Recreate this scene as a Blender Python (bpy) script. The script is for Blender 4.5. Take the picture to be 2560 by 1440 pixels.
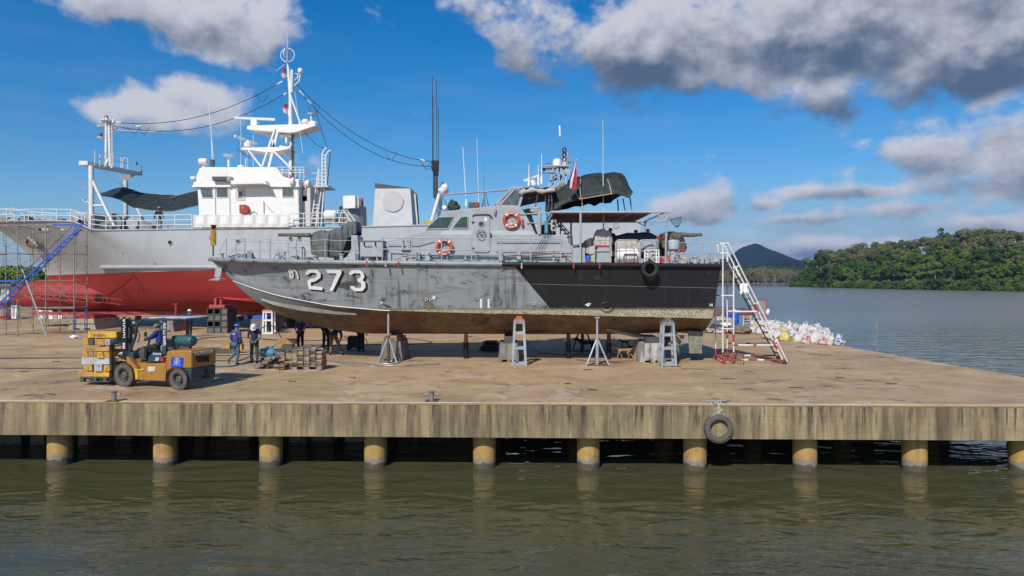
import bpy, bmesh, math, random
from math import sin, cos, pi, radians, atan2, sqrt, asin
from mathutils import Vector, Matrix, noise
from mathutils.bvhtree import BVHTree

for o in list(bpy.data.objects):
    bpy.data.objects.remove(o)
SC = bpy.context.scene
COL = SC.collection
R = random.Random(7)

# ------------------------------------------------------------------ camera, sun, sky, exposure
FPX, HZ, CH = 1707.0, 700.0, 3.57       # focal length in photo pixels, horizon row, camera height over the quay
cam_d = bpy.data.cameras.new("camera")
cam = bpy.data.objects.new("camera", cam_d); COL.objects.link(cam)
cam.location = (0, 0, CH); cam.rotation_euler = (radians(90), 0, 0)
cam_d.sensor_width = 36; cam_d.lens = FPX / 2560 * 36
cam_d.shift_y = -(720 - HZ) / 2560
cam_d.clip_start = 0.1; cam_d.clip_end = 20000
SC.camera = cam
SC.view_settings.view_transform = 'Standard'
SC.view_settings.look = 'None'
SC.view_settings.gamma = 1
SC.view_settings.exposure = 0.0
SC.cycles.max_bounces = 6
SC.cycles.volume_bounces = 0

SUN_EL, SUN_DIR = radians(40), Vector((0.36, 1.0, 0)).normalized()
trav = Vector((SUN_DIR.x * cos(SUN_EL), SUN_DIR.y * cos(SUN_EL), -sin(SUN_EL)))
sun_d = bpy.data.lights.new("sun", 'SUN'); sun_d.energy = 4.1; sun_d.angle = radians(0.5)
sun_d.color = (1.0, 0.93, 0.83)
sun = bpy.data.objects.new("sun", sun_d); COL.objects.link(sun)
sun.rotation_euler = trav.to_track_quat('-Z', 'Y').to_euler()
sun.location = (-20, -40, 60)


class NT:
    """small node-graph writer"""
    def __init__(s, tree):
        s.t = tree
        tree.nodes.clear()
    def n(s, kind, **kw):
        x = s.t.nodes.new(kind)
        for k, v in kw.items():
            setattr(x, k, v)
        return x
    def put(s, inp, v):
        if hasattr(v, 'is_linked') or hasattr(v, 'links'):
            s.t.links.new(v, inp)
        else:
            if isinstance(v, (tuple, list)) and len(v) == 3 and inp.type == 'RGBA':
                v = (*v, 1)
            inp.default_value = v
    def m(s, op, a, b=0.0, c=None, clamp=False):
        x = s.n('ShaderNodeMath', operation=op, use_clamp=clamp)
        s.put(x.inputs[0], a); s.put(x.inputs[1], b)
        if c is not None: s.put(x.inputs[2], c)
        return x.outputs[0]
    def step(s, v, lo, hi, a=0.0, b=1.0):
        x = s.n('ShaderNodeMapRange', interpolation_type='SMOOTHSTEP')
        s.put(x.inputs[0], v); s.put(x.inputs[1], lo); s.put(x.inputs[2], hi); s.put(x.inputs[3], a); s.put(x.inputs[4], b)
        return x.outputs[0]
    def mix(s, f, a, b, mode='MIX'):
        x = s.n('ShaderNodeMix', data_type='RGBA', blend_type=mode)
        s.put(x.inputs[0], f); s.put(x.inputs[6], a); s.put(x.inputs[7], b)
        return x.outputs[2]
    def noise(s, vec, scale=1.0, detail=4, rough=.55, dist=0.0, sc3=None, loc=None):
        if sc3 is not None or loc is not None:
            mp = s.n('ShaderNodeMapping')
            s.put(mp.inputs[0], vec)
            if sc3 is not None: mp.inputs[3].default_value = sc3
            if loc is not None: mp.inputs[1].default_value = loc
            vec = mp.outputs[0]
        x = s.n('ShaderNodeTexNoise')
        s.put(x.inputs['Vector'], vec)
        x.inputs['Scale'].default_value = scale; x.inputs['Detail'].default_value = detail
        x.inputs['Roughness'].default_value = rough; x.inputs['Distortion'].default_value = dist
        return x.outputs[0]
    def xyz(s, vec):
        x = s.n('ShaderNodeSeparateXYZ'); s.put(x.inputs[0], vec)
        return x.outputs
    def comb(s, a, b, c):
        x = s.n('ShaderNodeCombineXYZ'); s.put(x.inputs[0], a); s.put(x.inputs[1], b); s.put(x.inputs[2], c)
        return x.outputs[0]


world = bpy.data.worlds.new("World"); SC.world = world; world.use_nodes = True
g = NT(world.node_tree)
sky = g.n('ShaderNodeTexSky', sky_type='NISHITA', sun_disc=False)
sky.sun_elevation = SUN_EL
sky.sun_rotation = atan2(-SUN_DIR.x, -SUN_DIR.y)
sky.altitude = 0; sky.air_density = 1.0; sky.dust_density = 0.6; sky.ozone_density = 3.0
tc = g.n('ShaderNodeTexCoord')
dx, dy, dz = g.xyz(tc.outputs['Generated'])[:3]
az = g.m('ARCTAN2', dx, dy)
el = g.m('ARCSINE', dz)
# clouds: (azimuth, elevation, half-width, half-height, weight) in degrees-like units taken from photo pixels
def ang(px, py, rx, ry, w=1.0):
    return (atan2(px - 1280, FPX), math.atan((HZ - py) / sqrt(FPX ** 2 + (px - 1280) ** 2)), rx / FPX, ry / FPX, w)
BLOBS = [ang(*b) for b in [
    (1960, 75, 520, 135, 1.2), (2450, 110, 380, 130, 1.2), (1640, 130, 260, 95, 1.05), (2150, -10, 600, 120, 1.2), (1790, 215, 130, 42, .75), (2060, 245, 150, 36, .62),
    (1290, 120, 110, 90, .72), (1190, 20, 110, 60, .6), (1420, 70, 170, 120, .75), (2330, 190, 130, 50, .8),
    (2450, 400, 230, 80, 1.0), (2230, 375, 110, 40, .62), (2555, 300, 90, 50, .6), (2480, 450, 240, 60, .9),
    (1730, 522, 130, 52, 1.0), (1640, 545, 120, 34, .72), (1900, 512, 60, 24, .8), (1990, 480, 140, 26, .7), (2170, 478, 150, 26, .75),
    (2040, 545, 260, 20, .6), (2250, 520, 200, 24, .66), (1760, 592, 190, 26, .66), (2440, 560, 120, 26, .7), (2060, 622, 330, 34, .85),
    (560, 70, 170, 84, 1.1), (400, 10, 230, 50, .9), (640, 20, 130, 90, .9), (745, 55, 40, 26, .62),
    (470, 260, 130, 76, 1.0), (440, 205, 70, 40, .72), (560, 268, 70, 70, .8), (270, 272, 130, 36, .68), (430, 320, 150, 34, .7), (590, 222, 30, 26, .55),
]]
def cover(a, e, pert):
    tot = None
    for (ba, be, rx, ry, w) in BLOBS:
        u = g.m('MULTIPLY', g.m('SUBTRACT', a, ba), 1 / rx)
        v = g.m('MULTIPLY', g.m('SUBTRACT', e, be), 1 / ry)
        q = g.m('MULTIPLY_ADD', v, v, g.m('MULTIPLY', u, u))
        f = g.m('MULTIPLY', g.m('POWER', 2.718, g.m('MULTIPLY', q, -0.8)), w)
        tot = f if tot is None else g.m('SMOOTH_MAX', tot, f, 0.25)
    return g.m('ADD', tot, pert)
nv = g.comb(az, g.m('MULTIPLY', el, 1.25), 0.0)
def cnoise(vec):
    big = g.noise(vec, 8, 8, .54, 0.15)
    fine = g.noise(vec, 26, 6, .58, .2, loc=(3, 1, 0))
    return g.m('ADD', g.m('MULTIPLY_ADD', big, 1.75, -0.875), g.m('MULTIPLY_ADD', fine, .62, -0.31))
n0 = cnoise(nv)
n1 = cnoise(g.comb(g.m('SUBTRACT', az, 0.012), g.m('MULTIPLY', g.m('ADD', el, 0.024), 1.25), 0.0))
front = g.step(dy, -0.2, 0.3)
D0 = g.m('MULTIPLY', cover(az, el, n0), front)
alpha = g.m('MULTIPLY', g.step(D0, 0.40, 0.76), 0.95)
# sunlit tops and shaded bases: height of the point inside its own cloud, broken up by the relief of the noise
num, den = None, None
for (ba, be, rx, ry, w) in BLOBS:
    u = g.m('MULTIPLY', g.m('SUBTRACT', az, ba), 1 / rx); v = g.m('MULTIPLY', g.m('SUBTRACT', el, be), 1 / ry)
    f = g.m('POWER', 2.718, g.m('MULTIPLY', g.m('MULTIPLY_ADD', v, v, g.m('MULTIPLY', u, u)), -1.6))
    fv = g.m('MULTIPLY', f, v)
    num = fv if num is None else g.m('ADD', num, fv); den = f if den is None else g.m('ADD', den, f)
rise = g.m('DIVIDE', num, g.m('ADD', den, 0.05))
relief = g.m('SUBTRACT', n0, n1)
thin = g.step(D0, 1.1, 0.5, 0, .35)
lv = g.m('ADD', g.m('MULTIPLY_ADD', relief, 1.5, g.m('MULTIPLY', rise, 1.25)), thin)
lv = g.m('ADD', lv, g.step(az, -0.10, -0.22, 0, .45))
lit = g.step(lv, -0.75, 0.80)
ccol = g.mix(lit, (0.085, 0.125, 0.20), (0.62, 0.63, 0.69))
# thin high veil low in the sky
veil = g.m('MULTIPLY', g.step(g.noise(g.comb(az, g.m('MULTIPLY', el, 5), 0.0), 5, 6, .6), .42, .75), g.step(el, 0.42, 0.0, 0, .45))
veil = g.m('MAXIMUM', veil, g.m('MULTIPLY', g.m('MULTIPLY', g.step(el, .17, .02), g.step(az, -.05, .35)), g.step(g.noise(g.comb(az, g.m('MULTIPLY', el, 4), 3.0), 4, 6, .6), .3, .6, .35, .92)))
hs = g.n('ShaderNodeHueSaturation'); hs.inputs['Saturation'].default_value = 1.38; hs.inputs['Value'].default_value = 0.107
low = g.mix(g.step(el, 0.30, -0.02), (0.92, 1.0, 1.08), (0.86, 0.93, 1.04))
g.put(hs.inputs['Color'], g.mix(1.0, sky.outputs[0], low, 'MULTIPLY'))
base = g.mix(veil, hs.outputs[0], (0.27, 0.36, 0.51))
fin = g.mix(alpha, base, ccol)
bg = g.n('ShaderNodeBackground'); g.put(bg.inputs[0], fin); bg.inputs[1].default_value = 1.0
wo = g.n('ShaderNodeOutputWorld'); g.t.links.new(bg.outputs[0], wo.inputs[0])

# ------------------------------------------------------------------ coordinates
def P(px, py, Y):
    return Vector(((px - 1280) / FPX * Y, Y, CH - (py - HZ) / FPX * Y))
def G(px, py, z=0.0):
    Y = (CH - z) * FPX / (py - HZ)
    return Vector(((px - 1280) / FPX * Y, Y, z))
def lerp(a, b, t): return a + (b - a) * t
def interp(x, pts):
    if x <= pts[0][0]: return pts[0][1]
    for (a, va), (b, vb) in zip(pts, pts[1:]):
        if x <= b: return va + (vb - va) * (x - a) / (b - a)
    return pts[-1][1]

# ------------------------------------------------------------------ materials
MATS = {}
def new_mat(name):
    m = bpy.data.materials.new(name); m.use_nodes = True
    k = NT(m.node_tree)
    out = k.n('ShaderNodeOutputMaterial'); b = k.n('ShaderNodeBsdfPrincipled')
    k.t.links.new(b.outputs[0], out.inputs[0])
    return m, k, b, out
def M(name, col, rough=.55, metal=0.0, var=.18, scale=2.5, streak=0.0, dirt=None, dirt_amt=0.0, bump=0.0, bscale=30, spec=.5, rust=0.0, dthr=.52):
    """weathered paint / cloth / concrete: base colour broken up by noise, run-off streaks, patches of dirt or rust"""
    if name in MATS: return MATS[name]
    m, k, b, out = new_mat(name)
    tcx = k.n('ShaderNodeTexCoord'); v = tcx.outputs['Object']
    n = k.noise(v, scale, 6, .6)
    c = k.mix(k.step(n, .3, .7), tuple(x * (1 - var) for x in col), tuple(min(1, x * (1 + var * .6)) for x in col))
    if streak:
        sn = k.noise(v, 1.0, 5, .6, 0, sc3=(9, 9, .5))
        c = k.mix(k.m('MULTIPLY', k.step(sn, .48, .7), streak), c, dirt or (.12, .10, .08))
    if dirt_amt:
        dn = k.noise(v, scale * 2.3, 8, .7, .4, loc=(5, 2, 1))
        c = k.mix(k.m('MULTIPLY', k.step(dn, dthr, dthr + .12), dirt_amt), c, dirt or (.12, .10, .08))
    if rust:
        rn = k.noise(v, scale * 4, 8, .7, .2, loc=(1, 7, 3))
        c = k.mix(k.m('MULTIPLY', k.step(rn, .58, .66), rust), c, (.16, .055, .02))
    k.put(b.inputs['Base Color'], c)
    b.inputs['Roughness'].default_value = rough
    k.put(b.inputs['Roughness'], k.m('MULTIPLY_ADD', n, .25, rough - .12))
    b.inputs['Metallic'].default_value = metal
    b.inputs['Specular IOR Level'].default_value = spec
    if bump:
        bp = k.n('ShaderNodeBump'); bp.inputs['Strength'].default_value = bump; bp.inputs['Distance'].default_value = .02
        k.put(bp.inputs['Height'], k.noise(v, bscale, 5, .65)); k.put(b.inputs['Normal'], bp.outputs[0])
    MATS[name] = m
    return m

white = M('white_paint', (.74, .73, .70), .45, var=.08, streak=.10, dirt=(.42, .32, .2), rust=.25)
pwhite = M('clean_white', (.80, .79, .77), .4, var=.04)
lgrey = M('light_grey_paint', (.38, .405, .43), .5, var=.10, dirt_amt=.18, dirt=(.20, .20, .20), scale=1.2)
bgrey = M('boat_grey_paint', (.36, .385, .405), .5, var=.10, streak=.10, dirt_amt=.18, dirt=(.17, .175, .18), scale=1.6)
mgrey = M('mid_grey_paint', (.22, .24, .26), .5, var=.15, dirt_amt=.25)
dgrey = M('dark_grey_paint', (.07, .075, .08), .5, var=.2, dirt_amt=.2, dirt=(.16, .15, .14))
black = M('black_paint', (.012, .012, .013), .5, var=.3, spec=.3)
rubber = M('rubber', (.028, .027, .027), .75, var=.4, dirt_amt=.35, dirt=(.09, .08, .07), bump=.3)
galv = M('galvanised_steel', (.42, .45, .48), .4, .35, var=.2, dirt_amt=.35, dirt=(.25, .2, .16), rust=.3)
steel = M('worn_steel', (.30, .29, .28), .45, .5, var=.25, rust=.7)
rustm = M('rusty_steel', (.13, .075, .05), .8, .1, var=.35, dirt_amt=.5, dirt=(.05, .035, .03))
redp = M('red_paint', (.42, .03, .03), .5, var=.2, rust=.2)
oxide = M('red_primer', (.30, .035, .03), .55, var=.2, dirt_amt=.25, dirt=(.15, .03, .03))
orange = M('orange_ring', (.55, .075, .02), .55, var=.2)
bluep = M('blue_paint', (.02, .10, .48), .45, var=.2)
cyanp = M('pale_blue_paint', (.09, .30, .42), .5, var=.2, dirt_amt=.3)
yellowp = M('yellow_paint', (.62, .38, .02), .55, var=.2, dirt_amt=.4, dirt=(.16, .09, .03))
glass = M('dark_glass', (.02, .035, .035), .08, var=.3, spec=.8)
curtain = M('green_glass', (.03, .06, .05), .15, var=.5, scale=6, spec=.7)
tarpb = M('black_tarp', (.028, .036, .034), .62, var=.4, scale=3, bump=1.0, bscale=9, dirt_amt=.35, dirt=(.08, .095, .09), spec=.35)
tarpg = M('grey_tarp', (.11, .12, .12), .7, var=.25, bump=.5, bscale=9)
tarpd = M('charcoal_tarp', (.055, .055, .06), .7, var=.25, bump=.5, bscale=9)
canvasb = M('brown_canvas', (.15, .115, .085), .85, var=.3, bump=.6, bscale=8)
beige = M('beige_canvas', (.46, .42, .37), .8, var=.25, scale=4, bump=.6, bscale=9, dirt_amt=.4, dirt=(.22, .17, .13))
burgundy = M('burgundy_cloth', (.23, .125, .13), .8, var=.2)
conc = M('concrete_block', (.24, .22, .19), .85, var=.3, streak=.9, dirt=(.10, .09, .08), bump=.6, bscale=12)
concd = M('dark_concrete', (.15, .14, .135), .85, var=.35, streak=.5, dirt=(.04, .04, .04), bump=.5, bscale=12)
wood = M('old_timber', (.20, .145, .10), .85, var=.45, scale=5, dirt_amt=.5, dirt=(.06, .045, .035), bump=.5, bscale=18)
woodl = M('pale_timber', (.36, .26, .17), .85, var=.35, scale=5, bump=.4, bscale=18)
rope = M('pale_rope', (.50, .45, .37), .9, var=.2)
hose = M('dark_hose', (.03, .03, .033), .6, var=.3)
skin = M('brown_skin', (.22, .11, .065), .6, var=.1)
hair = M('black_hair', (.012, .010, .009), .7, var=.3)

# ------------------------------------------------------------------ mesh builder
class MB:
    def __init__(s): s.v, s.f, s.mi = [], [], []
    def add(s, vs, fs, mi=0):
        o = len(s.v); s.v += [Vector(p) for p in vs]; s.f += [tuple(o + i for i in f) for f in fs]; s.mi += [mi] * len(fs)
        return s
    def box(s, c, d, rz=0, ry=0, rx=0, mi=0, taper=(1, 1)):
        hx, hy, hz = d[0] / 2, d[1] / 2, d[2] / 2
        rot = Matrix.Rotation(rz, 3, 'Z') @ Matrix.Rotation(ry, 3, 'Y') @ Matrix.Rotation(rx, 3, 'X')
        vs = []
        for z, (tx, ty) in ((-hz, (1, 1)), (hz, taper)):
            for x, y in ((-hx, -hy), (hx, -hy), (hx, hy), (-hx, hy)):
                vs.append(Vector(c) + rot @ Vector((x * tx, y * ty, z)))
        return s.add(vs, [(3, 2, 1, 0), (4, 5, 6, 7), (0, 1, 5, 4), (1, 2, 6, 5), (2, 3, 7, 6), (3, 0, 4, 7)], mi)
    def bx(s, a, b, mi=0):
        return s.box([(p + q) / 2 for p, q in zip(a, b)], [abs(q - p) for p, q in zip(a, b)], mi=mi)
    def bar(s, a, b, w, h=None, mi=0):
        a, b = Vector(a), Vector(b); h = h or w; d = (b - a)
        if d.length < 1e-6: return s
        d.normalize(); up = Vector((0, 0, 1)) if abs(d.z) < .95 else Vector((0, 1, 0))
        sx = d.cross(up).normalized(); sy = sx.cross(d)
        vs = [p + sx * i * w / 2 + sy * j * h / 2 for p in (a, b) for i, j in ((-1, -1), (1, -1), (1, 1), (-1, 1))]
        return s.add(vs, [(0, 1, 2, 3), (7, 6, 5, 4), (0, 4, 5, 1), (1, 5, 6, 2), (2, 6, 7, 3), (3, 7, 4, 0)], mi)
    def tube(s, pts, r, n=8, closed=False, mi=0, cap=True):
        pts = [Vector(p) for p in pts]; m = len(pts)
        rs = r if isinstance(r, (list, tuple)) else [r] * m
        prev = None; rings = []
        for i, p in enumerate(pts):
            if closed: d = pts[(i + 1) % m] - pts[i - 1]
            else: d = pts[min(i + 1, m - 1)] - pts[max(i - 1, 0)]
            if d.length < 1e-9: d = Vector((0, 0, 1))
            d.normalize()
            if prev is None:
                ref = Vector((0, 0, 1)) if abs(d.z) < .9 else Vector((1, 0, 0))
                sx = d.cross(ref).normalized()
            else:
                sx = prev - d * prev.dot(d)
                sx = sx.normalized() if sx.length > 1e-6 else d.orthogonal().normalized()
            prev = sx; sy = d.cross(sx)
            rings.append([p + (sx * cos(2 * pi * k / n) + sy * sin(2 * pi * k / n)) * rs[i] for k in range(n)])
        vs = [q for rg in rings for q in rg]; fs = []
        for i in range(m if closed else m - 1):
            j = (i + 1) % m
            for k in range(n):
                l = (k + 1) % n
                fs.append((i * n + k, i * n + l, j * n + l, j * n + k))
        if cap and not closed:
            fs.append(tuple(range(n - 1, -1, -1))); fs.append(tuple((m - 1) * n + k for k in range(n)))
        return s.add(vs, fs, mi)
    def lathe(s, c, prof, n=20, axis='Z', mi=0, sy=1.0):
        """prof: (radius, height) pairs, turned round an axis through c"""
        c = Vector(c); vs = []; m = len(prof)
        for r, h in prof:
            for k in range(n):
                a = 2 * pi * k / n; x, y = r * cos(a), r * sin(a) * sy
                vs.append(c + (Vector((x, y, h)) if axis == 'Z' else Vector((x, h, -y)) if axis == 'Y' else Vector((h, x, y))))
        fs = [(i * n + k, i * n + (k + 1) % n, (i + 1) * n + (k + 1) % n, (i + 1) * n + k) for i in range(m - 1) for k in range(n)]
        fs.append(tuple(range(n - 1, -1, -1))); fs.append(tuple((m - 1) * n + k for k in range(n)))
        return s.add(vs, fs, mi)
    def prism(s, poly, off, mi=0):
        """poly: 3-D outline; off: extrusion vector"""
        off = Vector(off); a = [Vector(p) for p in poly]; n = len(a)
        vs = a + [p + off for p in a]
        fs = [tuple(range(n - 1, -1, -1)), tuple(range(n, 2 * n))] + [(i, (i + 1) % n, n + (i + 1) % n, n + i) for i in range(n)]
        return s.add(vs, fs, mi)
    def ell(s, c, r, nu=12, nv=8, mi=0, jit=0.0, seed=0, rz=0, ry=0):
        c = Vector(c); vs = []; rd = random.Random(seed)
        rot = Matrix.Rotation(rz, 3, 'Z') @ Matrix.Rotation(ry, 3, 'Y')
        for i in range(nv + 1):
            t = pi * i / nv
            for k in range(nu):
                a = 2 * pi * k / nu
                d = Vector((sin(t) * cos(a), sin(t) * sin(a), cos(t)))
                q = 1 + jit * noise.noise(d * 2.1 + Vector((seed * 3.7, 0, 0)))
                vs.append(c + rot @ Vector((d.x * r[0] * q, d.y * r[1] * q, d.z * r[2] * q)))
        fs = [(i * nu + k, (i + 1) * nu + k, (i + 1) * nu + (k + 1) % nu, i * nu + (k + 1) % nu) for i in range(nv) for k in range(nu)]
        return s.add(vs, fs, mi)
    def grid(s, rows, mi=0, closed=False):
        """rows of equal-length point lists"""
        n = len(rows[0]); vs = [p for r in rows for p in r]; fs = []
        for i in range(len(rows) - 1):
            for k in range(n if closed else n - 1):
                l = (k + 1) % n
                fs.append((i * n + k, i * n + l, (i + 1) * n + l, (i + 1) * n + k))
        return s.add(vs, fs, mi)
    def build(s, name, mats, parent=None, smooth=False, bevel=0.0, fix=True):
        me = bpy.data.meshes.new(name)
        off = world_loc(parent) if parent is not None else Vector((0, 0, 0))
        me.from_pydata([p - off for p in s.v], [], s.f)
        if not isinstance(mats, (list, tuple)): mats = [mats]
        for q in mats: me.materials.append(q)
        for p, i in zip(me.polygons, s.mi): p.material_index = i
        bm = bmesh.new(); bm.from_mesh(me)
        bmesh.ops.remove_doubles(bm, verts=bm.verts, dist=1e-5)
        if fix: bmesh.ops.recalc_face_normals(bm, faces=bm.faces)
        if smooth:
            for f in bm.faces: f.smooth = True
            for e in bm.edges:
                if len(e.link_faces) == 2 and e.calc_face_angle(0) > radians(smooth if smooth is not True else 40): e.smooth = False
        bm.to_mesh(me); bm.free()
        o = bpy.data.objects.new(name, me); COL.objects.link(o)
        if parent is not None: o.parent = parent
        if bevel:
            b = o.modifiers.new('bevel', 'BEVEL'); b.width = bevel; b.segments = 2; b.limit_method = 'ANGLE'
        return o

def world_loc(o):
    v = Vector((0, 0, 0))
    while o is not None:
        v += Vector(o.location); o = o.parent
    return v
def tag(o, label=None, cat=None, group=None, kind=None):
    if label: o['label'] = label
    if cat: o['category'] = cat
    if group: o['group'] = group
    if kind: o['kind'] = kind
    return o
def thing(name, label, cat, loc=(0, 0, 0), group=None, rz=0):
    o = bpy.data.objects.new(name, None); COL.objects.link(o); o.location = loc; o.rotation_euler = (0, 0, rz)
    o.empty_display_size = .2
    return tag(o, label, cat, group)
def single(mb, name, mats, label, cat, group=None, origin=None, **kw):
    """a thing that is one mesh, its origin at its base"""
    if origin is None:
        lo = Vector((sum(v.x for v in mb.v) / len(mb.v), sum(v.y for v in mb.v) / len(mb.v), min(v.z for v in mb.v)))
    else: lo = Vector(origin)
    for i, v in enumerate(mb.v): mb.v[i] = v - lo
    o = mb.build(name, mats, None, **kw); o.location = lo
    return tag(o, label, cat, group)
def kids(o): return [c for c in bpy.data.objects if c.parent == o]
def copy_tree(o, loc, rz=0, label=None, scale=None):
    KC = kids(o)
    c = o.copy(); COL.objects.link(c); c.location = loc; c.rotation_euler = (0, 0, rz)
    if label: c['label'] = label
    if scale: c.scale = scale if isinstance(scale, tuple) else (scale,) * 3
    for ch in KC:
        d = ch.copy(); COL.objects.link(d); d.parent = c
        for gch in kids(ch):
            e = gch.copy(); COL.objects.link(e); e.parent = d
    return c
def arc(c, r, a0, a1, n, plane='XZ'):
    out = []
    for i in range(n + 1):
        a = a0 + (a1 - a0) * i / n; u, v = r * cos(a), r * sin(a)
        out.append(Vector(c) + (Vector((u, 0, v)) if plane == 'XZ' else Vector((u, v, 0)) if plane == 'XY' else Vector((0, u, v))))
    return out
def sag(a, b, s, n=12):
    a, b = Vector(a), Vector(b)
    return [a.lerp(b, i / n) - Vector((0, 0, s * 4 * (i / n) * (1 - i / n))) for i in range(n + 1)]
def text_mesh(txt, size, mat, parent, origin, xdir, updir, depth=.006, name='lettering', bold=.012, shear=0, sx=1.0):
    """lettering as real raised letters, origin = lower left corner"""
    cu = bpy.data.curves.new(name, 'FONT'); cu.body = txt; cu.size = size; cu.extrude = depth / 2; cu.offset = bold * size; cu.shear = shear
    t = bpy.data.objects.new(name, cu); COL.objects.link(t)
    dg = bpy.context.evaluated_depsgraph_get()
    me = bpy.data.meshes.new_from_object(t.evaluated_get(dg))
    bpy.data.objects.remove(t)
    x, u = Vector(xdir).normalized(), Vector(updir).normalized(); nrm = x.cross(u)
    mt = Matrix((x * sx, u, nrm)).transposed().to_4x4(); mt.translation = Vector(origin) - (world_loc(parent) if parent else Vector())
    me.transform(mt); me.materials.clear(); me.materials.append(mat); me.name = name
    o = bpy.data.objects.new(name, me); COL.objects.link(o)
    if parent: o.parent = parent
    return o
# ------------------------------------------------------------------ water
WZ = -1.95
m, k, b, out = new_mat('river_water')
geo = k.n('ShaderNodeNewGeometry'); pos = geo.outputs['Position']
px_, py_, pz_ = k.xyz(pos)[:3]
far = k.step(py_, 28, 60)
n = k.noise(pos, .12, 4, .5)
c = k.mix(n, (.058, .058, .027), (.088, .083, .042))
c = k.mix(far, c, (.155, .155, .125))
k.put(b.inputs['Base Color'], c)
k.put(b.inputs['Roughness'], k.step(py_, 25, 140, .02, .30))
b.inputs['IOR'].default_value = 1.33
b.inputs['Specular IOR Level'].default_value = .62
w1 = k.noise(pos, 1.0, 2.5, .5, .5, sc3=(.55, 1.25, 1))
w2 = k.noise(pos, 1.0, 3, .55, .8, sc3=(2.0, 4.2, 1), loc=(4, 2, 0))
w3 = k.noise(pos, 1.0, 3, .6, .2, sc3=(.25, .9, 1), loc=(9, 2, 0))
calm = k.step(k.noise(pos, .16, 3, .5, 0, loc=(2.2, 7, 0)), .40, .62, .30, 1.0)
near = k.step(py_, 19.0, 10.5, .12, 1.0)
hgt = k.m('ADD', k.m('MULTIPLY', w1, 1.0), k.m('MULTIPLY', k.m('MULTIPLY', w2, .80), k.m('MULTIPLY', calm, near)))
hgt = k.m('ADD', k.m('MULTIPLY', hgt, k.step(py_, 22, 60, 1, .5)), k.m('MULTIPLY', w3, k.step(py_, 22, 60, 0, 1.3)))
bp = k.n('ShaderNodeBump'); bp.inputs['Strength'].default_value = 1.0
bp.inputs['Distance'].default_value = .095
k.put(bp.inputs['Height'], hgt); k.put(b.inputs['Normal'], bp.outputs[0])
water_m = m
mb = MB()
ys = [-60, 0, 8, 14, 20, 30, 60, 120, 300, 800, 2000, 5200]
xs = [-5000, -1500, -400, -100, -30, 0, 30, 100, 400, 1500, 5000]
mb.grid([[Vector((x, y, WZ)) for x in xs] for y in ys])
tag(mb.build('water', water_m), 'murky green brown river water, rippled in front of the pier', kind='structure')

# ------------------------------------------------------------------ quay
m, k, b, out = new_mat('quay_concrete')
geo = k.n('ShaderNodeNewGeometry'); pos = geo.outputs['Position']
X, Y, Z = k.xyz(pos)[:3]
band = k.noise(pos, .42, 8, .68, .9, sc3=(.7, 1, 1))
patch = k.noise(pos, .22, 5, .6, .4)
c = k.mix(k.step(band, .3, .72), (.35, .228, .112), (.57, .405, .215))
c = k.mix(k.m('MULTIPLY', k.step(patch, .45, .7), .55), c, (.52, .34, .235))
grey = k.step(k.noise(pos, .5, 6, .65, .5, loc=(3, 3, 0)), .55, .75, 0, .5)
c = k.mix(grey, c, (.25, .205, .15))
oil = k.noise(pos, 1.0, 7, .7, .7, sc3=(.8, .9, 1), loc=(8, 1, 0))
oz = k.noise(pos, .13, 2, .5, 0, loc=(1.4, 5, 0))
c = k.mix(k.m('MULTIPLY', k.step(oil, .55, .66), k.step(oz, .42, .56, .12, .75)), c, (.045, .040, .036))
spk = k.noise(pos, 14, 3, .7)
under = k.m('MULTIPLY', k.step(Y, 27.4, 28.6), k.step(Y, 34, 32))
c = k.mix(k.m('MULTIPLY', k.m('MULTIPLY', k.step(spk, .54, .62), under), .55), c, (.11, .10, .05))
tyre = k.noise(pos, .16, 2, .4, 1.5, loc=(2, 9, 0))
c = k.mix(k.m('MULTIPLY', k.step(k.m('ABSOLUTE', k.m('SUBTRACT', tyre, .5)), .004, .0), .45), c, (.12, .10, .085))
fine = k.noise(pos, 6, 6, .75)
c = k.mix(.5, c, k.mix(fine, (.55, .55, .55), (1.25, 1.25, 1.25)), 'MULTIPLY')
joint = k.m('LESS_THAN', k.m('ABSOLUTE', k.m('SUBTRACT', k.m('FRACT', k.m('MULTIPLY', Y, .2)), .5)), .003)
pth = k.noise(pos, .5, 5, .6, .8, loc=(11, 4, 0))
c = k.mix(k.m('MULTIPLY', k.step(pth, .60, .64), .4), c, (.60, .50, .38))
c = k.mix(k.m('MULTIPLY', joint, .22), c, (.16, .13, .1))
k.put(b.inputs['Base Color'], c); b.inputs['Roughness'].default_value = .85
bp = k.n('ShaderNodeBump'); bp.inputs['Strength'].default_value = .35; bp.inputs['Distance'].default_value = .02
k.put(bp.inputs['Height'], k.m('ADD', fine, band)); k.put(b.inputs['Normal'], bp.outputs[0])
quay_m = m

def front_y(x): return 19.55 - .0253 * x
FL, FR = Vector((-45, front_y(-45), 0)), Vector((19.25, front_y(19.25), 0))
BR = Vector((16.1, 60.5, 0))
outline = [FL, FR, BR, Vector((-12, 60.5, 0)), Vector((-12, 64, 0)), Vector((-150, 64, 0)), Vector((-150, 30, 0))]
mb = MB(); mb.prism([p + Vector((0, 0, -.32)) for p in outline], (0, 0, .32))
tag(mb.build('pavement', quay_m), 'tan concrete quay surface with dark oil stains', kind='structure')

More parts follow.
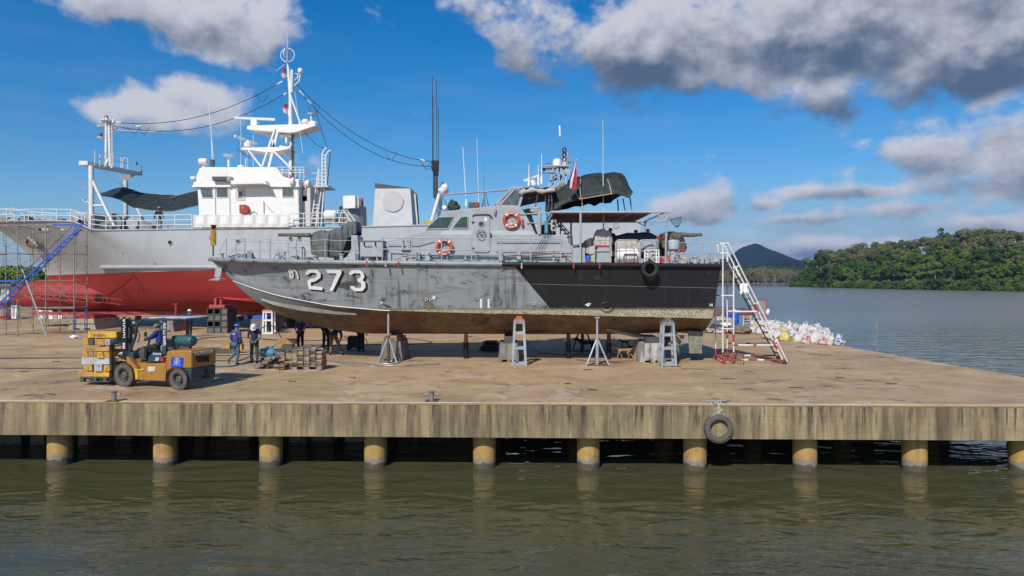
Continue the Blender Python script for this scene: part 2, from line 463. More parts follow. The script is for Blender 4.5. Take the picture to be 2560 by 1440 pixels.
m, k, b, out = new_mat('stained_beam')
geo = k.n('ShaderNodeNewGeometry'); pos = geo.outputs['Position']
X, Y, Z = k.xyz(pos)[:3]
v1 = k.noise(pos, 1.0, 7, .65, .15, sc3=(2.6, 2.6, .22))
v2 = k.noise(pos, 1.0, 6, .7, .3, sc3=(.55, .55, .35), loc=(3, 0, 0))
v3 = k.noise(pos, 9, 6, .75)
c = k.mix(k.step(v1, .3, .72), (.105, .076, .045), (.45, .365, .195))
c = k.mix(k.step(v2, .38, .62, 0, .65), c, (.18, .135, .090))
v5 = k.noise(pos, 1.0, 5, .7, .1, sc3=(3.4, 3.4, .35), loc=(8, 4, 2))
c = k.mix(k.m('MULTIPLY', k.step(v5, .62, .74), .7), c, (.52, .45, .30))
v4 = k.noise(pos, 1.0, 5, .7, .2, sc3=(6, 6, .5), loc=(1, 4, 2))
c = k.mix(k.m('MULTIPLY', k.step(v4, .50, .66), k.step(Z, -.95, -.05, .35, 1.0)), c, (.045, .038, .032))
c = k.mix(.55, c, k.mix(v3, (.5, .5, .5), (1.35, 1.35, 1.3)), 'MULTIPLY')
sm = k.m('MULTIPLY', k.m('LESS_THAN', k.m('ABSOLUTE', k.m('ADD', Z, .29)), .006), .5)
c = k.mix(sm, c, (.09, .075, .06))
k.put(b.inputs['Base Color'], c); b.inputs['Roughness'].default_value = .9
bp = k.n('ShaderNodeBump'); bp.inputs['Strength'].default_value = .5; bp.inputs['Distance'].default_value = .015
k.put(bp.inputs['Height'], k.m('ADD', v3, v1)); k.put(b.inputs['Normal'], bp.outputs[0])
beam_m = m

m, k, b, out = new_mat('pile_coating')
geo = k.n('ShaderNodeNewGeometry'); pos = geo.outputs['Position']
X, Y, Z = k.xyz(pos)[:3]
zz = k.m('ADD', Z, k.m('MULTIPLY_ADD', k.noise(pos, 2.6, 6, .75), .50, -.25))
c = k.mix(k.noise(pos, 3, 6, .7, sc3=(1, 1, .4)), (.34, .20, .055), (.52, .34, .11))
c = k.mix(k.step(k.noise(pos, 2, 5, .7, .5), .52, .66, 0, .5), c, (.26, .13, .05))
c = k.mix(k.m('MULTIPLY', k.step(k.noise(pos, 1.0, 6, .7, .2, sc3=(6, 6, .7)), .5, .68), .6), c, (.20, .10, .05))
c = k.mix(k.step(zz, -1.62, -1.68), c, (.24, .205, .15))
c = k.mix(k.step(zz, -1.76, -1.80), c, (.085, .068, .05))
k.put(b.inputs['Base Color'], c); b.inputs['Roughness'].default_value = .7
pile_m = m

linew = M('faded_white_line', (.70, .68, .63), .7, var=.15, dirt_amt=.35, dirt=(.4, .33, .25))
liney = M('faded_yellow_line', (.50, .30, .06), .7, var=.25, dirt_amt=.4, dirt=(.3, .22, .14))
pier = thing('pier', 'long concrete pier front with stained beam carried on yellow brown round piles', 'pier', (0, 19.6, -1.95))
def frontbox(y0, y1, z0, z1, xa=-45, xb=19.25):
    mb = MB()
    vs = [Vector((x, front_y(x) + y, z)) for z in (z0, z1) for (x, y) in ((xa, y0), (xb, y0), (xb, y1), (xa, y1))]
    mb.add(vs, [(3, 2, 1, 0), (4, 5, 6, 7), (0, 1, 5, 4), (1, 2, 6, 5), (2, 3, 7, 6), (3, 0, 4, 7)])
    return mb
mb = frontbox(-.06, .42, -.93, -.012)
bmx = MB()
# subdivide the beam with a slightly uneven lower lip
N = 120
rows = []
for i in range(N + 1):
    x = lerp(-45, 19.25, i / N); y = front_y(x)
    lip = -.93 - .012 * abs(noise.noise(Vector((x * 1.7, 0, 0))))
    rows.append([Vector((x, y - .06, -.010)), Vector((x, y - .065, -.45)), Vector((x, y - .06, lip)), Vector((x, y + .42, lip)), Vector((x, y + .42, -.33)), Vector((x, y, -.33)), Vector((x, y - .002, -.010))])
bmx.grid(rows, closed=True)
bmx.build('edge_beam', beam_m, pier)
frontbox(.20, .30, .004, .008).build('white_line', linew, pier)
frontbox(-.055, .07, .0, .006).build('yellow_line', liney, pier)
# side beam along the right edge
mb = MB(); d = (BR - FR); d.normalize(); nr = Vector((-d.y, d.x, 0))
mb.prism([FR + Vector((.02, .45, -.93)), BR + Vector((0, 0, -.93)), BR + nr * .4 + Vector((0, 0, -.93)), FR + nr * .4 + Vector((0, .45, -.93))], (0, 0, .6))
for yy in (24, 30, 36, 42, 48, 54): mb.bx((-20, yy, -.9), (FR.x - .1 * (yy - 19) - .4, yy + .5, -.33))
mb.build('cross_beam', beam_m, pier)
PX = [-385, -117, 150, 414, 678, 939, 1211, 1471, 1737, 2012, 2286, 2555, 2830]
def pile(x, y):
    q = MB(); q.lathe((x, y, 0), [(.335, -3.2), (.335, -1.2), (.33, -.93)], 28)
    for i, v in enumerate(q.v):
        w = 1 + .02 * noise.noise(v * 3); q.v[i] = Vector((x + (v.x - x) * w, y + (v.y - y) * w, v.z))
    q.build('pile', pile_m, pier, smooth=True)
for p in PX:
    Yp = 19.6 - .0253 * ((p - 1280) / FPX * 19.6) + .60
    x = (p - 1280) / FPX * Yp
    pile(x, Yp)
    pile(x + .1, Yp + 4.6)
    pile(x + .2, Yp + 9.2)
# dark retaining wall and broken blocks under the pier at the left
mb = MB()
mb.bx((-60, 24.6, -3), (-1.2, 25.2, -.33))
rr = random.Random(3)
x = -26.0
while x < -3.4:
    w = rr.uniform(.35, .8); h = rr.uniform(.5, 1.0)
    mb.box((x, 24.3 - rr.uniform(0, 1.2), -1.95 + h / 2), (w, .5, h), rz=rr.uniform(-.2, .2)); x += w + rr.uniform(.1, .5)
mb.build('retaining_wall', M('wet_wall', (.26, .19, .14), .8, var=.5, scale=3), pier)

# bollards
def bollard(px, py, label):
    p = G(px, py); t = thing('bollard', label, 'bollard', p, 'mooring bollards along the pier edge')
    q = MB(); q.lathe(p, [(.07, .02), (.07, .27), (.10, .275), (.10, .295), (.0, .30)], 20); q.build('post', steel, t, smooth=30)
    q = MB(); q.tube([p + Vector((-.18, 0, .21)), p + Vector((.18, 0, .21))], .018, 10)
    for s in (-1, 1): q.tube([p + Vector((s * .17, 0, .21)), p + Vector((s * .19, 0, .21))], .032, 12)
    q.build('cross_pin', steel, t, smooth=30)
    q = MB(); q.box(p + Vector((0, 0, .012)), (.36, .3, .024)); q.build('base_plate', rustm, t)
bollard(285, 1003, 'steel mooring bollard with cross pin on pier edge in front of the forklift')
bollard(1079, 1003, 'steel mooring bollard with cross pin on pier edge below the grey patrol boat middle')
# cleat, rope and tyre
p = G(1790, 1009); t = thing('mooring_cleat', 'low pale steel mooring cleat on pier edge above the hanging tyre', 'cleat', p)
q = MB(); q.bar(p + Vector((-.3, 0, .10)), p + Vector((.3, 0, .10)), .04, .03)
q.build('cleat_bar', galv, t)
for s in (-.13, .13): q = MB(); q.tube([p + Vector((s, 0, 0)), p + Vector((s, 0, .11))], .03, 8); q.build('cleat_foot', galv, t)
def tyre(c, r, w, name, label, group=None, tilt=0, rimless=True, mat=rubber):
    q = MB(); c = Vector(c); n = 40; ri = r * .62; rows = []
    prof = [(ri, -.30), (ri + .05 * r, -.46), (r * .86, -.5), (r * .97, -.38), (r, -.2), (r, .2), (r * .97, .38), (r * .86, .5), (ri + .05 * r, .46), (ri, .30), (ri + .10 * r, .26), (r * .84, .3), (r * .86, 0), (r * .84, -.3), (ri + .1 * r, -.26)]
    for i in range(n):
        a = 2 * pi * i / n
        rows.append([c + Vector((rad * cos(a), h * w, rad * sin(a))) for rad, h in prof])
    rows.append(rows[0]); q.grid(rows, closed=True)
    for i in range(48):
        a = 2 * pi * i / 48
        for s in (-1, 1):
            q.box(c + Vector((r * 1.0 * cos(a), s * w * .27, r * 1.0 * sin(a))), (.02, w * .3, r * .07), ry=-a)
    o = single(q, name, mat, label, 'tyre', group, origin=c, smooth=30)
    return o
tp = P(1796, 1071, 19.28)
tyre(tp, .395, .2, 'tyre', 'worn black car tyre hung as fender on the pier beam', mat=M('dusty_tyre', (.12, .105, .09), .9, var=.3, scale=6, bump=.4))
q = MB()
a = P(1796, 1012, 19.3)
for i in range(4):
    s = (i - 1.5) * .05
    q.tube([a + Vector((s, .35, .06)), a + Vector((s * .5, -.02, .02)), a + Vector((-s * 1.5, -.04, -.15)), a + Vector((s * 3, -.04, -.33)), tp + Vector((s * 2, .1, .33))], .012, 6)
q.tube([tp + Vector((.02, .1, .25)), tp + Vector((.015, .1, -.25))], .012, 6)
q.tube([a + Vector((-.14, -.02, -.24)), a + Vector((.1, -.05, -.12)), a + Vector((-.05, -.05, -.1)), a + Vector((.16, -.02, -.26))], .012, 6)
single(q, 'rope', rope, 'pale knotted rope tying the car tyre to the pier cleat', 'rope', smooth=True)

# ------------------------------------------------------------------ land, hills
def fbm(v, o=5):
    a, s, f = 0, 1, 1
    for _ in range(o): a += s * noise.noise(v * f); s *= .5; f *= 2.1
    return a
sand = M('sandy_soil', (.36, .25, .12), .95, var=.3, scale=.4, bump=.6, bscale=3)
q = MB(); rows = []
for j in range(14):
    y = 64.2 + j * 6
    rows.append([Vector((x, y + fbm(Vector((x * .1, j, 0))) * .5, .02 + 2.3 * min(1, j / 3) * (.75 + .5 * fbm(Vector((x * .05, y * .05, 2)), 3)))) for x in range(-200, -9, 4)])
rows.insert(0, [Vector((v.x, v.y - .1, -2.5)) for v in rows[0]])
q.grid(rows)
tag(q.build('ground', sand, smooth=60), 'sandy yellow bank at the back of the yard', kind='structure')

def ridge(name, label, Y, pts, depth, mat, amp, step, seed=0):
    """a hill whose crest follows (px, py) at distance Y, falling away in front and behind"""
    q = MB(); xs0, xs1 = pts[0][0], pts[-1][0]; n = int((xs1 - xs0) / step); rows = []
    NJ = 22
    for j in range(NJ + 1):
        t = j / NJ; row = []
        for i in range(n + 1):
            px = xs0 + step * i; top = P(px, interp(px, pts), Y)
            y = Y + (t - .62) * depth
            h = max(0, 1 - abs((t - .62) / (.62 if t < .62 else .38))) ** .8
            ht = (top.z - WZ) * h + amp * fbm(Vector((top.x / (amp * 6), y / (amp * 6), seed)), 5) * min(1, h * 4)
            row.append(Vector((top.x, y, WZ - .4 + max(0, ht))))
        rows.append(row)
    q.grid(rows)
    return tag(q.build(name, mat, smooth=180), label, kind='structure')
def forest_mat(name, dark, light, sc):
    m, k, b, out = new_mat(name)
    geo = k.n('ShaderNodeNewGeometry'); pos = geo.outputs['Position']
    vo = k.n('ShaderNodeTexVoronoi'); k.put(vo.inputs['Vector'], pos); vo.inputs['Scale'].default_value = sc
    c = k.mix(k.noise(pos, sc * .5, 5, .6), dark, light)
    k.put(b.inputs['Base Color'], c); b.inputs['Roughness'].default_value = .95; b.inputs['Specular IOR Level'].default_value = .1
    bp = k.n('ShaderNodeBump'); bp.inputs['Strength'].default_value = 1; bp.inputs['Distance'].default_value = 1.2 / sc
    k.put(bp.inputs['Height'], k.m('MULTIPLY_ADD', k.noise(pos, sc * 3, 4, .7), .5, k.m('SUBTRACT', 1, vo.outputs[0]))); k.put(b.inputs['Normal'], bp.outputs[0])
    return m
fm = forest_mat('far_forest', (.008, .016, .008), (.022, .034, .014), .10)
ridge('mountain', 'dark blue forested peak far beyond the river', 2600,
      [(1560, 700), (1640, 668), (1720, 655), (1790, 652), (1822, 640), (1846, 624), (1862, 613), (1882, 606), (1896, 609), (1915, 620), (1945, 632), (1975, 643), (2000, 652), (2040, 652), (2100, 668), (2200, 690)], 700, fm, 6, 2.2)
ridge('mountain', 'low dark forested ridge in front of the far peak', 2000,
      [(1860, 690), (1890, 668), (1925, 652), (1960, 646), (1990, 652), (2040, 656), (2120, 676), (2180, 695)], 500, fm, 5, 2.2, 4)
# ------------------------------------------------------------------ grey patrol boat on blocks
YC = 31.2
SHEER_H = [(-13.8, 0), (-13.4, .42), (-13, .72), (-11.8, 1.35), (-10, 1.95), (-7.5, 2.4), (-5, 2.65), (0, 2.75), (8.8, 2.45)]
SHEER_Z = [(-13.8, 4.575), (-10, 4.43), (-6.4, 4.36), (.3, 4.28), (8.8, 4.22)]
CH_H = [(-12.74, 0), (-12.3, .25), (-11.47, .62), (-10.2, 1.1), (-7.75, 1.8), (-5.45, 2.1), (-1.36, 2.25), (8.5, 2.2)]
CH_Z = [(-12.74, 3.53), (-11.47, 3.16), (-10.2, 2.85), (-7.75, 2.45), (-5.45, 2.27), (-1.36, 2.16), (2.0, 2.10), (8.5, 1.93)]
KL_Z = [(-12.74, 3.53), (-12.43, 3.17), (-11.5, 2.44), (-10.6, 1.96), (-9.14, 1.5), (-7.86, 1.25), (-6.6, 1.12), (4.0, 1.09), (8.7, 1.2)]
def smooth_i(x, pts, d=.35): return (interp(x - d, pts) + 2 * interp(x, pts) + interp(x + d, pts)) / 4 if pts[0][0] + d < x < pts[-1][0] - d else interp(x, pts)

m, k, b, out = new_mat('patrol_hull_paint')
geo = k.n('ShaderNodeNewGeometry'); pos = geo.outputs['Position']
X, Y, Z = k.xyz(pos)[:3]
gc = k.mix(k.noise(pos, .9, 6, .6), (.195, .212, .222), (.33, .352, .366))
s1 = k.noise(pos, 1.0, 7, .7, .2, sc3=(.5, 1, 3.2))
gc = k.mix(k.m('MULTIPLY', k.step(s1, .52, .62), .6), gc, (.14, .145, .15))
s2 = k.noise(pos, 1.0, 7, .68, .1, sc3=(5.5, 1, .5), loc=(2, 0, 1))
zone = k.step(k.noise(pos, .45, 3, .5, 0, loc=(1.3, 0, 2)), .42, .62)
mid = k.m('MULTIPLY', k.step(X, -8.5, -5), k.step(X, 2.5, 0))
gc = k.mix(k.m('MULTIPLY', k.m('MULTIPLY', k.step(s2, .42, .68), zone), k.m('MULTIPLY_ADD', mid, .72, .16)), gc, (.055, .055, .055))
sm = k.noise(pos, 1.0, 5, .7, .6, sc3=(.8, 1, 1.6), loc=(7, 0, 4))
gc = k.mix(k.m('MULTIPLY', k.step(sm, .545, .64), .85), gc, (.035, .035, .037))
scr = k.noise(pos, 1.0, 6, .75, .1, sc3=(.7, 1, 14), loc=(3, 0, 4))
gc = k.mix(k.m('MULTIPLY', k.step(scr, .64, .69), .85), gc, (.03, .03, .03))
bc = k.mix(k.noise(pos, 1.1, 6, .65), (.009, .009, .011), (.018, .018, .020))
b.inputs['Specular IOR Level'].default_value = .3
bc = k.mix(k.m('MULTIPLY', k.step(s2, .5, .7), .22), bc, (.045, .045, .048))
isb = k.m('GREATER_THAN', X, k.m('MULTIPLY', k.m('SUBTRACT', 4.25, Z), .86))
scf = k.noise(pos, 1.0, 7, .75, .2, sc3=(1.2, 1, 3), loc=(1, 8, 3))
bc = k.mix(k.m('MULTIPLY', k.step(scf, .60, .68), .5), bc, (.075, .075, .075))
c = k.mix(isb, gc, bc)
seam = k.m('MULTIPLY', k.m('LESS_THAN', k.m('ABSOLUTE', k.m('SUBTRACT', Z, k.m('MULTIPLY_ADD', X, -.022, 3.42))), .007), .4)
c = k.mix(seam, c, (.5, .5, .5))
pl = k.m('MULTIPLY', k.m('LESS_THAN', k.m('FRACT', k.m('MULTIPLY', X, .31)), .006), .3)
c = k.mix(pl, c, (.06, .06, .06))
zn = k.m('ADD', Z, k.m('MULTIPLY_ADD', k.noise(pos, 3.5, 5, .75), .12, -.06))
fade = k.step(X, -9.2, -6)
green = k.m('MULTIPLY', k.step(zn, 2.42, 2.33), fade)
c = k.mix(k.m('MULTIPLY', green, .85), c, k.mix(k.noise(pos, 4, 4, .6), (.10, .12, .055), (.20, .21, .13)))
barn = k.n('ShaderNodeTexVoronoi'); k.put(barn.inputs['Vector'], pos); barn.inputs['Scale'].default_value = 27
bcol = k.mix(k.m('MULTIPLY', k.step(barn.outputs[0], .2, .7), k.step(k.noise(pos, 16, 4, .7), .35, .6)), (.54, .49, .37), (.12, .11, .07))
bcol = k.mix(k.step(k.noise(pos, 2.5, 6, .75), .48, .66, 0, .7), bcol, (.25, .26, .10))
bcol = k.mix(k.step(k.noise(pos, 9, 5, .75, loc=(3, 3, 3)), .54, .64, 0, .85), bcol, (.07, .065, .045))
c = k.mix(k.m('MULTIPLY', k.step(zn, 2.33, 2.28), k.step(X, -5.5, -3.5)), c, bcol)
k.put(b.inputs['Base Color'], c)
k.put(b.inputs['Roughness'], k.m('MULTIPLY_ADD', s1, .3, .42))
bp = k.n('ShaderNodeBump'); bp.inputs['Strength'].default_value = .35; bp.inputs['Distance'].default_value = .03
k.put(bp.inputs['Height'], k.m('ADD', k.noise(pos, .8, 2, .5), k.m('MULTIPLY', k.noise(pos, 25, 3, .7), .1))); k.put(b.inputs['Normal'], bp.outputs[0])
hull_m = m
m, k, b, out = new_mat('fouled_bottom')
geo = k.n('ShaderNodeNewGeometry'); pos = geo.outputs['Position']
X, Y, Z = k.xyz(pos)[:3]
n1 = k.noise(pos, 1.3, 7, .7, .4); n2 = k.noise(pos, 14, 5, .75); n3 = k.noise(pos, .6, 5, .65, .6, loc=(4, 4, 1))
c = k.mix(k.step(n1, .3, .7), (.075, .048, .028), (.23, .155, .085))
c = k.mix(k.m('MULTIPLY', k.step(n2, .50, .66), .8), c, (.30, .23, .13))
c = k.mix(k.m('MULTIPLY', k.step(n3, .53, .66), .5), c, (.22, .045, .03))
c = k.mix(k.m('MULTIPLY', k.step(k.noise(pos, 1.0, 6, .7, .5, sc3=(.9, 1, 2.6), loc=(5, 1, 8)), .60, .68), .85), c, (.018, .016, .012))
zz = k.m('ADD', Z, k.m('MULTIPLY_ADD', n2, .15, -.07))
gcol = k.mix(k.noise(pos, 2, 5, .6), (.19, .20, .20), (.30, .31, .31))
wl = k.m('MULTIPLY_ADD', X, -.045, 1.82)
bowm = k.step(X, -6.5, -8.5)
c = k.mix(k.m('MULTIPLY', bowm, k.step(k.m('SUBTRACT', zz, wl), -.06, .06)), c, (.15, .15, .08))
c = k.mix(k.m('MULTIPLY', bowm, k.step(k.m('SUBTRACT', zz, wl), .14, .26)), c, gcol)
k.put(b.inputs['Base Color'], c); b.inputs['Roughness'].default_value = .85
bp = k.n('ShaderNodeBump'); bp.inputs['Strength'].default_value = .7; bp.inputs['Distance'].default_value = .02
k.put(bp.inputs['Height'], n2); k.put(b.inputs['Normal'], bp.outputs[0])
bottom_m = m

boat = thing('patrol_boat', 'grey and black naval patrol boat numbered 273 standing on blocks ashore', 'boat', (-2, YC, 0))
NS, KS, KB = 56, 9, 6
side = {1: [], -1: []}; bot = {1: [], -1: []}
for i in range(NS + 1):
    u = (i / NS) ** 1.35
    xs, xc, xk = lerp(-13.8, 8.8, u), lerp(-12.74, 8.5, u), lerp(-12.74, 8.7, u)
    bs, zs = smooth_i(xs, SHEER_H), interp(xs, SHEER_Z)
    bc_, zc = smooth_i(xc, CH_H), smooth_i(xc, CH_Z)
    zk = smooth_i(xk, KL_Z)
    fl = .50 * max(0, 1 - u / .34) * min(1, u / .05)
    for sg in (1, -1):
        row = []
        for j in range(KS + 1):
            s = j / KS
            bb = lerp(bs, bc_, s) - fl * sin(pi * min(1, s * 1.05)) * (1 - s) ** .5 * .9
            row.append(Vector((lerp(xs, xc, s ** 1.15), YC - sg * max(bb, 0), lerp(zs, zc, s))))
        side[sg].append(row)
        row = []
        for j in range(KB + 1):
            s = j / KB
            bb = lerp(bc_, 0, s); vx = .10 * sin(pi * s) * min(1, u * 4)
            row.append(Vector((lerp(xc, xk, s), YC - sg * bb, lerp(zc, zk, s) - vx)))
        bot[sg].append(row)
q = MB()
for sg in (1, -1):
    q.grid(side[sg], 0); q.grid(bot[sg], 1)
# transom
a, bb2 = side[1][-1] + bot[1][-1][1:], side[-1][-1] + bot[-1][-1][1:]
q.grid([a, bb2], 0)
hull = q.build('hull', [hull_m, bottom_m], boat, smooth=24)
hv = [world_loc(hull) + v.co for v in hull.data.vertices]
HB = BVHTree.FromPolygons(hv, [tuple(p.vertices) for p in hull.data.polygons])
EYE = Vector((0, 0, CH))
def on(bvh, px, py, lift=.012):
    d = (P(px, py, 10) - EYE).normalized(); h = bvh.ray_cast(EYE, d)
    if h[0] is None: return P(px, py, 29)
    n = h[1] if h[1].dot(d) < 0 else -h[1]
    return h[0] + n * lift
def marking(name, polys, mat, bvh, parent, lift=.012, cuts=3):
    """painted marking that follows the plating, outlines given in photo pixels"""
    bm = bmesh.new()
    for poly in polys:
        vs = [bm.verts.new((x, y, 0)) for x, y in poly]
        bm.faces.new(vs)
    bm.normal_update()
    bmesh.ops.triangulate(bm, faces=bm.faces)
    for _ in range(cuts):
        es = [e for e in bm.edges if e.calc_length() > 9]
        if es: bmesh.ops.subdivide_edges(bm, edges=es, cuts=1); bmesh.ops.triangulate(bm, faces=bm.faces)
    q = MB(); q.v = [on(bvh, v.co.x, v.co.y, lift) for v in bm.verts]
    bm.verts.index_update()
    q.f = [tuple(v.index for v in f.verts) for f in bm.faces]; q.mi = [0] * len(q.f); bm.free()
    return q.build(name, mat, parent, fix=True)
def zq(pts, ox=500, oy=540, s=5.539): return [(ox + x / s, oy + y / s) for x, y in pts]
N2 = zq([(1462, 780), (1510, 738), (1620, 740), (1672, 790), (1672, 850), (1600, 905), (1538, 915), (1535, 965), (1697, 985), (1697, 1028), (1510, 1012), (1485, 895), (1530, 868), (1590, 860), (1618, 835), (1618, 800), (1590, 785), (1530, 785), (1500, 812), (1462, 812)])
N7 = zq([(1750, 742), (1955, 745), (1960, 790), (1838, 1040), (1795, 1030), (1895, 795), (1762, 790)])
N3 = zq([(2065, 785), (2110, 745), (2215, 748), (2262, 785), (2278, 830), (2268, 870), (2250, 885), (2290, 920), (2292, 990), (2250, 1040), (2145, 1040), (2085, 1000), (2082, 970), (2130, 968), (2160, 995), (2220, 995), (2240, 965), (2225, 925), (2185, 905), (2180, 870), (2215, 855), (2228, 820), (2215, 795), (2130, 790), (2105, 815), (2068, 812)])
NT_ = zq([(1218, 765), (1235, 735), (1262, 732), (1285, 745), (1312, 732), (1340, 760), (1358, 800), (1372, 868), (1352, 868), (1335, 800), (1318, 765), (1303, 757), (1292, 775), (1300, 810), (1302, 845), (1285, 865), (1255, 862), (1238, 835), (1240, 790), (1228, 775)])
def shift(p, dx, dy): return [(x + dx, y + dy) for x, y in p]
marking('number_shadow', [shift(N2, 5.5, 4.6)], black, HB, boat, .007)
marking('number_shadow', [shift(N7, 7, 3)], black, HB, boat, .007)
marking('number_shadow', [shift(N3, 6, 4)], black, HB, boat, .007)
marking('number_shadow', [shift(NT_, 3, 2)], black, HB, boat, .007)
numw = M('number_white', (.78, .77, .75), .5, var=.05, dirt_amt=.25, dirt=(.35, .35, .36), scale=4)
for nm, pl_ in (('thai_letter', NT_), ('number_two', N2), ('number_seven', N7), ('number_three', N3)):
    marking('hull_' + nm, [pl_], numw, HB, boat, .014)
marking('letter_counter', [zq([(1258, 790), (1272, 780), (1282, 800), (1285, 835), (1268, 845), (1258, 820)])], bgrey, HB, boat, .02)
for x in (1200, 1219): marking('draught_mark', [[(x, 747), (x + 5, 747), (x + 5, 770), (x, 770)]], numw, HB, boat)
# 14 at the stern
marking('draught_number', [[(1774, 759), (1775.5, 759), (1775.5, 766), (1774, 766)], [(1777, 763), (1779.6, 758.6), (1781, 758.6), (1781, 766), (1779.6, 766), (1779.6, 764.2), (1777, 764.2)]], numw, HB, boat)
# white scuffs, overboard fittings and rust/algae runs
scuff = M('chalk_white', (.66, .66, .63), .8, var=.2)
algae = M('algae_run', (.17, .15, .08), .9, var=.4, scale=10)
marking('scuff_mark', [[(950, 756), (954, 752), (957, 758), (954, 761)]], scuff, HB, boat)
marking('scuff_mark', [[(1462, 762), (1470, 757), (1478, 758), (1471, 767)]], scuff, HB, boat)
marking('scuff_mark', [[(1080, 742), (1088, 739), (1090, 744), (1083, 751)]], scuff, HB, boat)
marking('algae_stain', [[(1064, 750), (1069, 750), (1071, 772), (1056, 772)], [(1073, 750), (1079, 753), (1092, 772), (1073, 772)]], algae, HB, boat)
marking('algae_stain', [[(1334, 762), (1338, 762), (1338, 773), (1333, 773)]], algae, HB, boat)
def hull_ring(px, py, r, ry=None):
    c = on(HB, px, py, 0); q = MB(); ry = ry or r
    q.tube([c + Vector((r * cos(a), -.02, ry * sin(a))) for a in [2 * pi * i / 20 for i in range(20)]], r * .22, 6, closed=True)
    q.build('outlet_rim', hull_m if px > 1350 else numw, boat, smooth=True)
    kx = FPX / c.y
    marking('outlet', [[(px + r * kx * cos(a), py + ry * kx * sin(a)) for a in [2 * pi * i / 16 for i in range(16)]]], M('hole_black', (.006, .006, .006), .6), HB, boat, .016, 1)
hull_ring(1517, 766, .235, .165); hull_ring(1066, 748, .05); hull_ring(1076, 748, .05); hull_ring(1336, 759, .05); hull_ring(1447, 760, .06); hull_ring(1653, 765, .06)
marking('vent_shadow', [[(1607, 655), (1640, 655), (1644, 690), (1636, 704), (1622, 708), (1609, 700), (1604, 680)]], black, HB, boat, .01)  # cast shadow painted on the plating as a black patch
# rub rail
fore = [side[1][i][0] + Vector((-.0, -.04, -.06)) for i in range(0, NS + 1) if side[1][i][0].x < -0.1]
aft = [side[1][i][0] + Vector((0, -.04, -.06)) for i in range(0, NS + 1) if side[1][i][0].x > -0.5]
railg = M('scuffed_rub_rail', (.26, .28, .29), .5, var=.2, scale=1.5, dirt_amt=.85, dirt=(.03, .03, .03))
q = MB(); q.tube(fore, .095, 8); q.build('rub_rail', railg, boat, smooth=True)
q = MB(); q.tube(aft, .10, 8); q.build('rub_rail', black, boat, smooth=True)
q = MB(); q.tube([Vector((p.x, 2 * YC - p.y, p.z)) for p in fore + aft[1:]], .095, 8); q.build('rub_rail', railg, boat, smooth=True)
# thin bright chine bead at the bow and the spray strake
q = MB(); q.tube([bot[1][i][0] + Vector((0, -.012, 0)) for i in range(0, 27)], .018, 6); q.build('chine_bead', numw, boat)
st = M('spray_strake', (.50, .53, .54), .5, var=.2, dirt_amt=.5, dirt=(.3, .3, .16))
top = [(655, 746), (700, 757), (750, 765), (800, 772), (850, 778), (892, 783)]
low = [(655, 748), (690, 762), (750, 774), (800, 780), (850, 784), (892, 784.5)]
q = MB(); rows = []
for (a1, b1), (a2, b2) in zip(top, low):
    t_, l_ = on(HB, a1, b1, .015), on(HB, a2, b2, .05)
    rows.append([t_, l_, l_ + Vector((0, .12, -.015)), t_ + Vector((0, .1, 0))])
q.grid(rows, closed=True); q.build('spray_strake', st, boat)
for x in (917, 964, 996, 1434, 1499, 1304):
    q = MB(); c = P(x, 660 if x < 1300 else 664, 28.32)
    q.box(c, (.06, .03, .24)); q.build('tag_strip', redp if x not in (964, 1304) else beige, boat)
for x in (598, 720, 1877): pass
# deck
q = MB(); rows = []
for i in range(NS + 1):
    a = side[1][i][0]; rows.append([a + Vector((0, .02, 0)), Vector((a.x, YC, a.z + .05)), Vector((a.x, 2 * YC - a.y, a.z))])
q.grid(rows); q.build('deck', bgrey, boat)

# cabin --------------------------------------------------------------
YN, YF = 29.42, 32.98
def slab(poly, y0, y1, name, mat, parent, bevel=0.0, lean=0.0):
    q = MB(); a = [P(x, y, y0) for x, y in poly]; q.prism(a, (0, y1 - y0, 0))
    if lean:
        zmin = min(p.z for p in a)
        for v in q.v:
            s = 1 if v.y < (y0 + y1) / 2 else -1
            v.y += s * lean * (v.z - zmin)
    return q.build(name, mat, parent, bevel=bevel)
slab([(958, 657), (968, 603), (975, 599), (1062, 577), (1112, 528), (1150, 524), (1240, 514), (1300, 517), (1312, 532), (1325, 556), (1340, 586), (1403, 588), (1432, 617), (1452, 642), (1454, 659)], YN, YF, 'cabin', bgrey, boat, .02)
bandm = M('pale_band', (.47, .49, .51), .5, var=.05)
slab([(1110, 577), (1182, 577), (1182, 587), (1096, 587)], YN - .006, YN + .01, 'paint_band', bandm, boat)
slab([(1226, 577), (1325, 577), (1342, 587), (1226, 587)], YN - .006, YN + .01, 'paint_band', bandm, boat)
def window(poly, y, parent, gm=curtain, fr=bgrey, r=.03, thick=.04):
    a = [P(x, yy, y) for x, yy in poly]
    q = MB(); q.tube(a, r, 6, closed=True); f = q.build('window_frame', fr, parent)
    q = MB(); q.prism([p + Vector((0, -.008, 0)) for p in a], (0, thick, 0)); q.build('window', gm, parent)
window([(1066, 573), (1081, 557), (1096, 543), (1134, 542), (1128, 558), (1120, 572)], YN - .01, boat)
window([(1131, 571), (1142, 556), (1154, 542), (1168, 541), (1170, 544), (1170, 571)], YN - .01, boat)
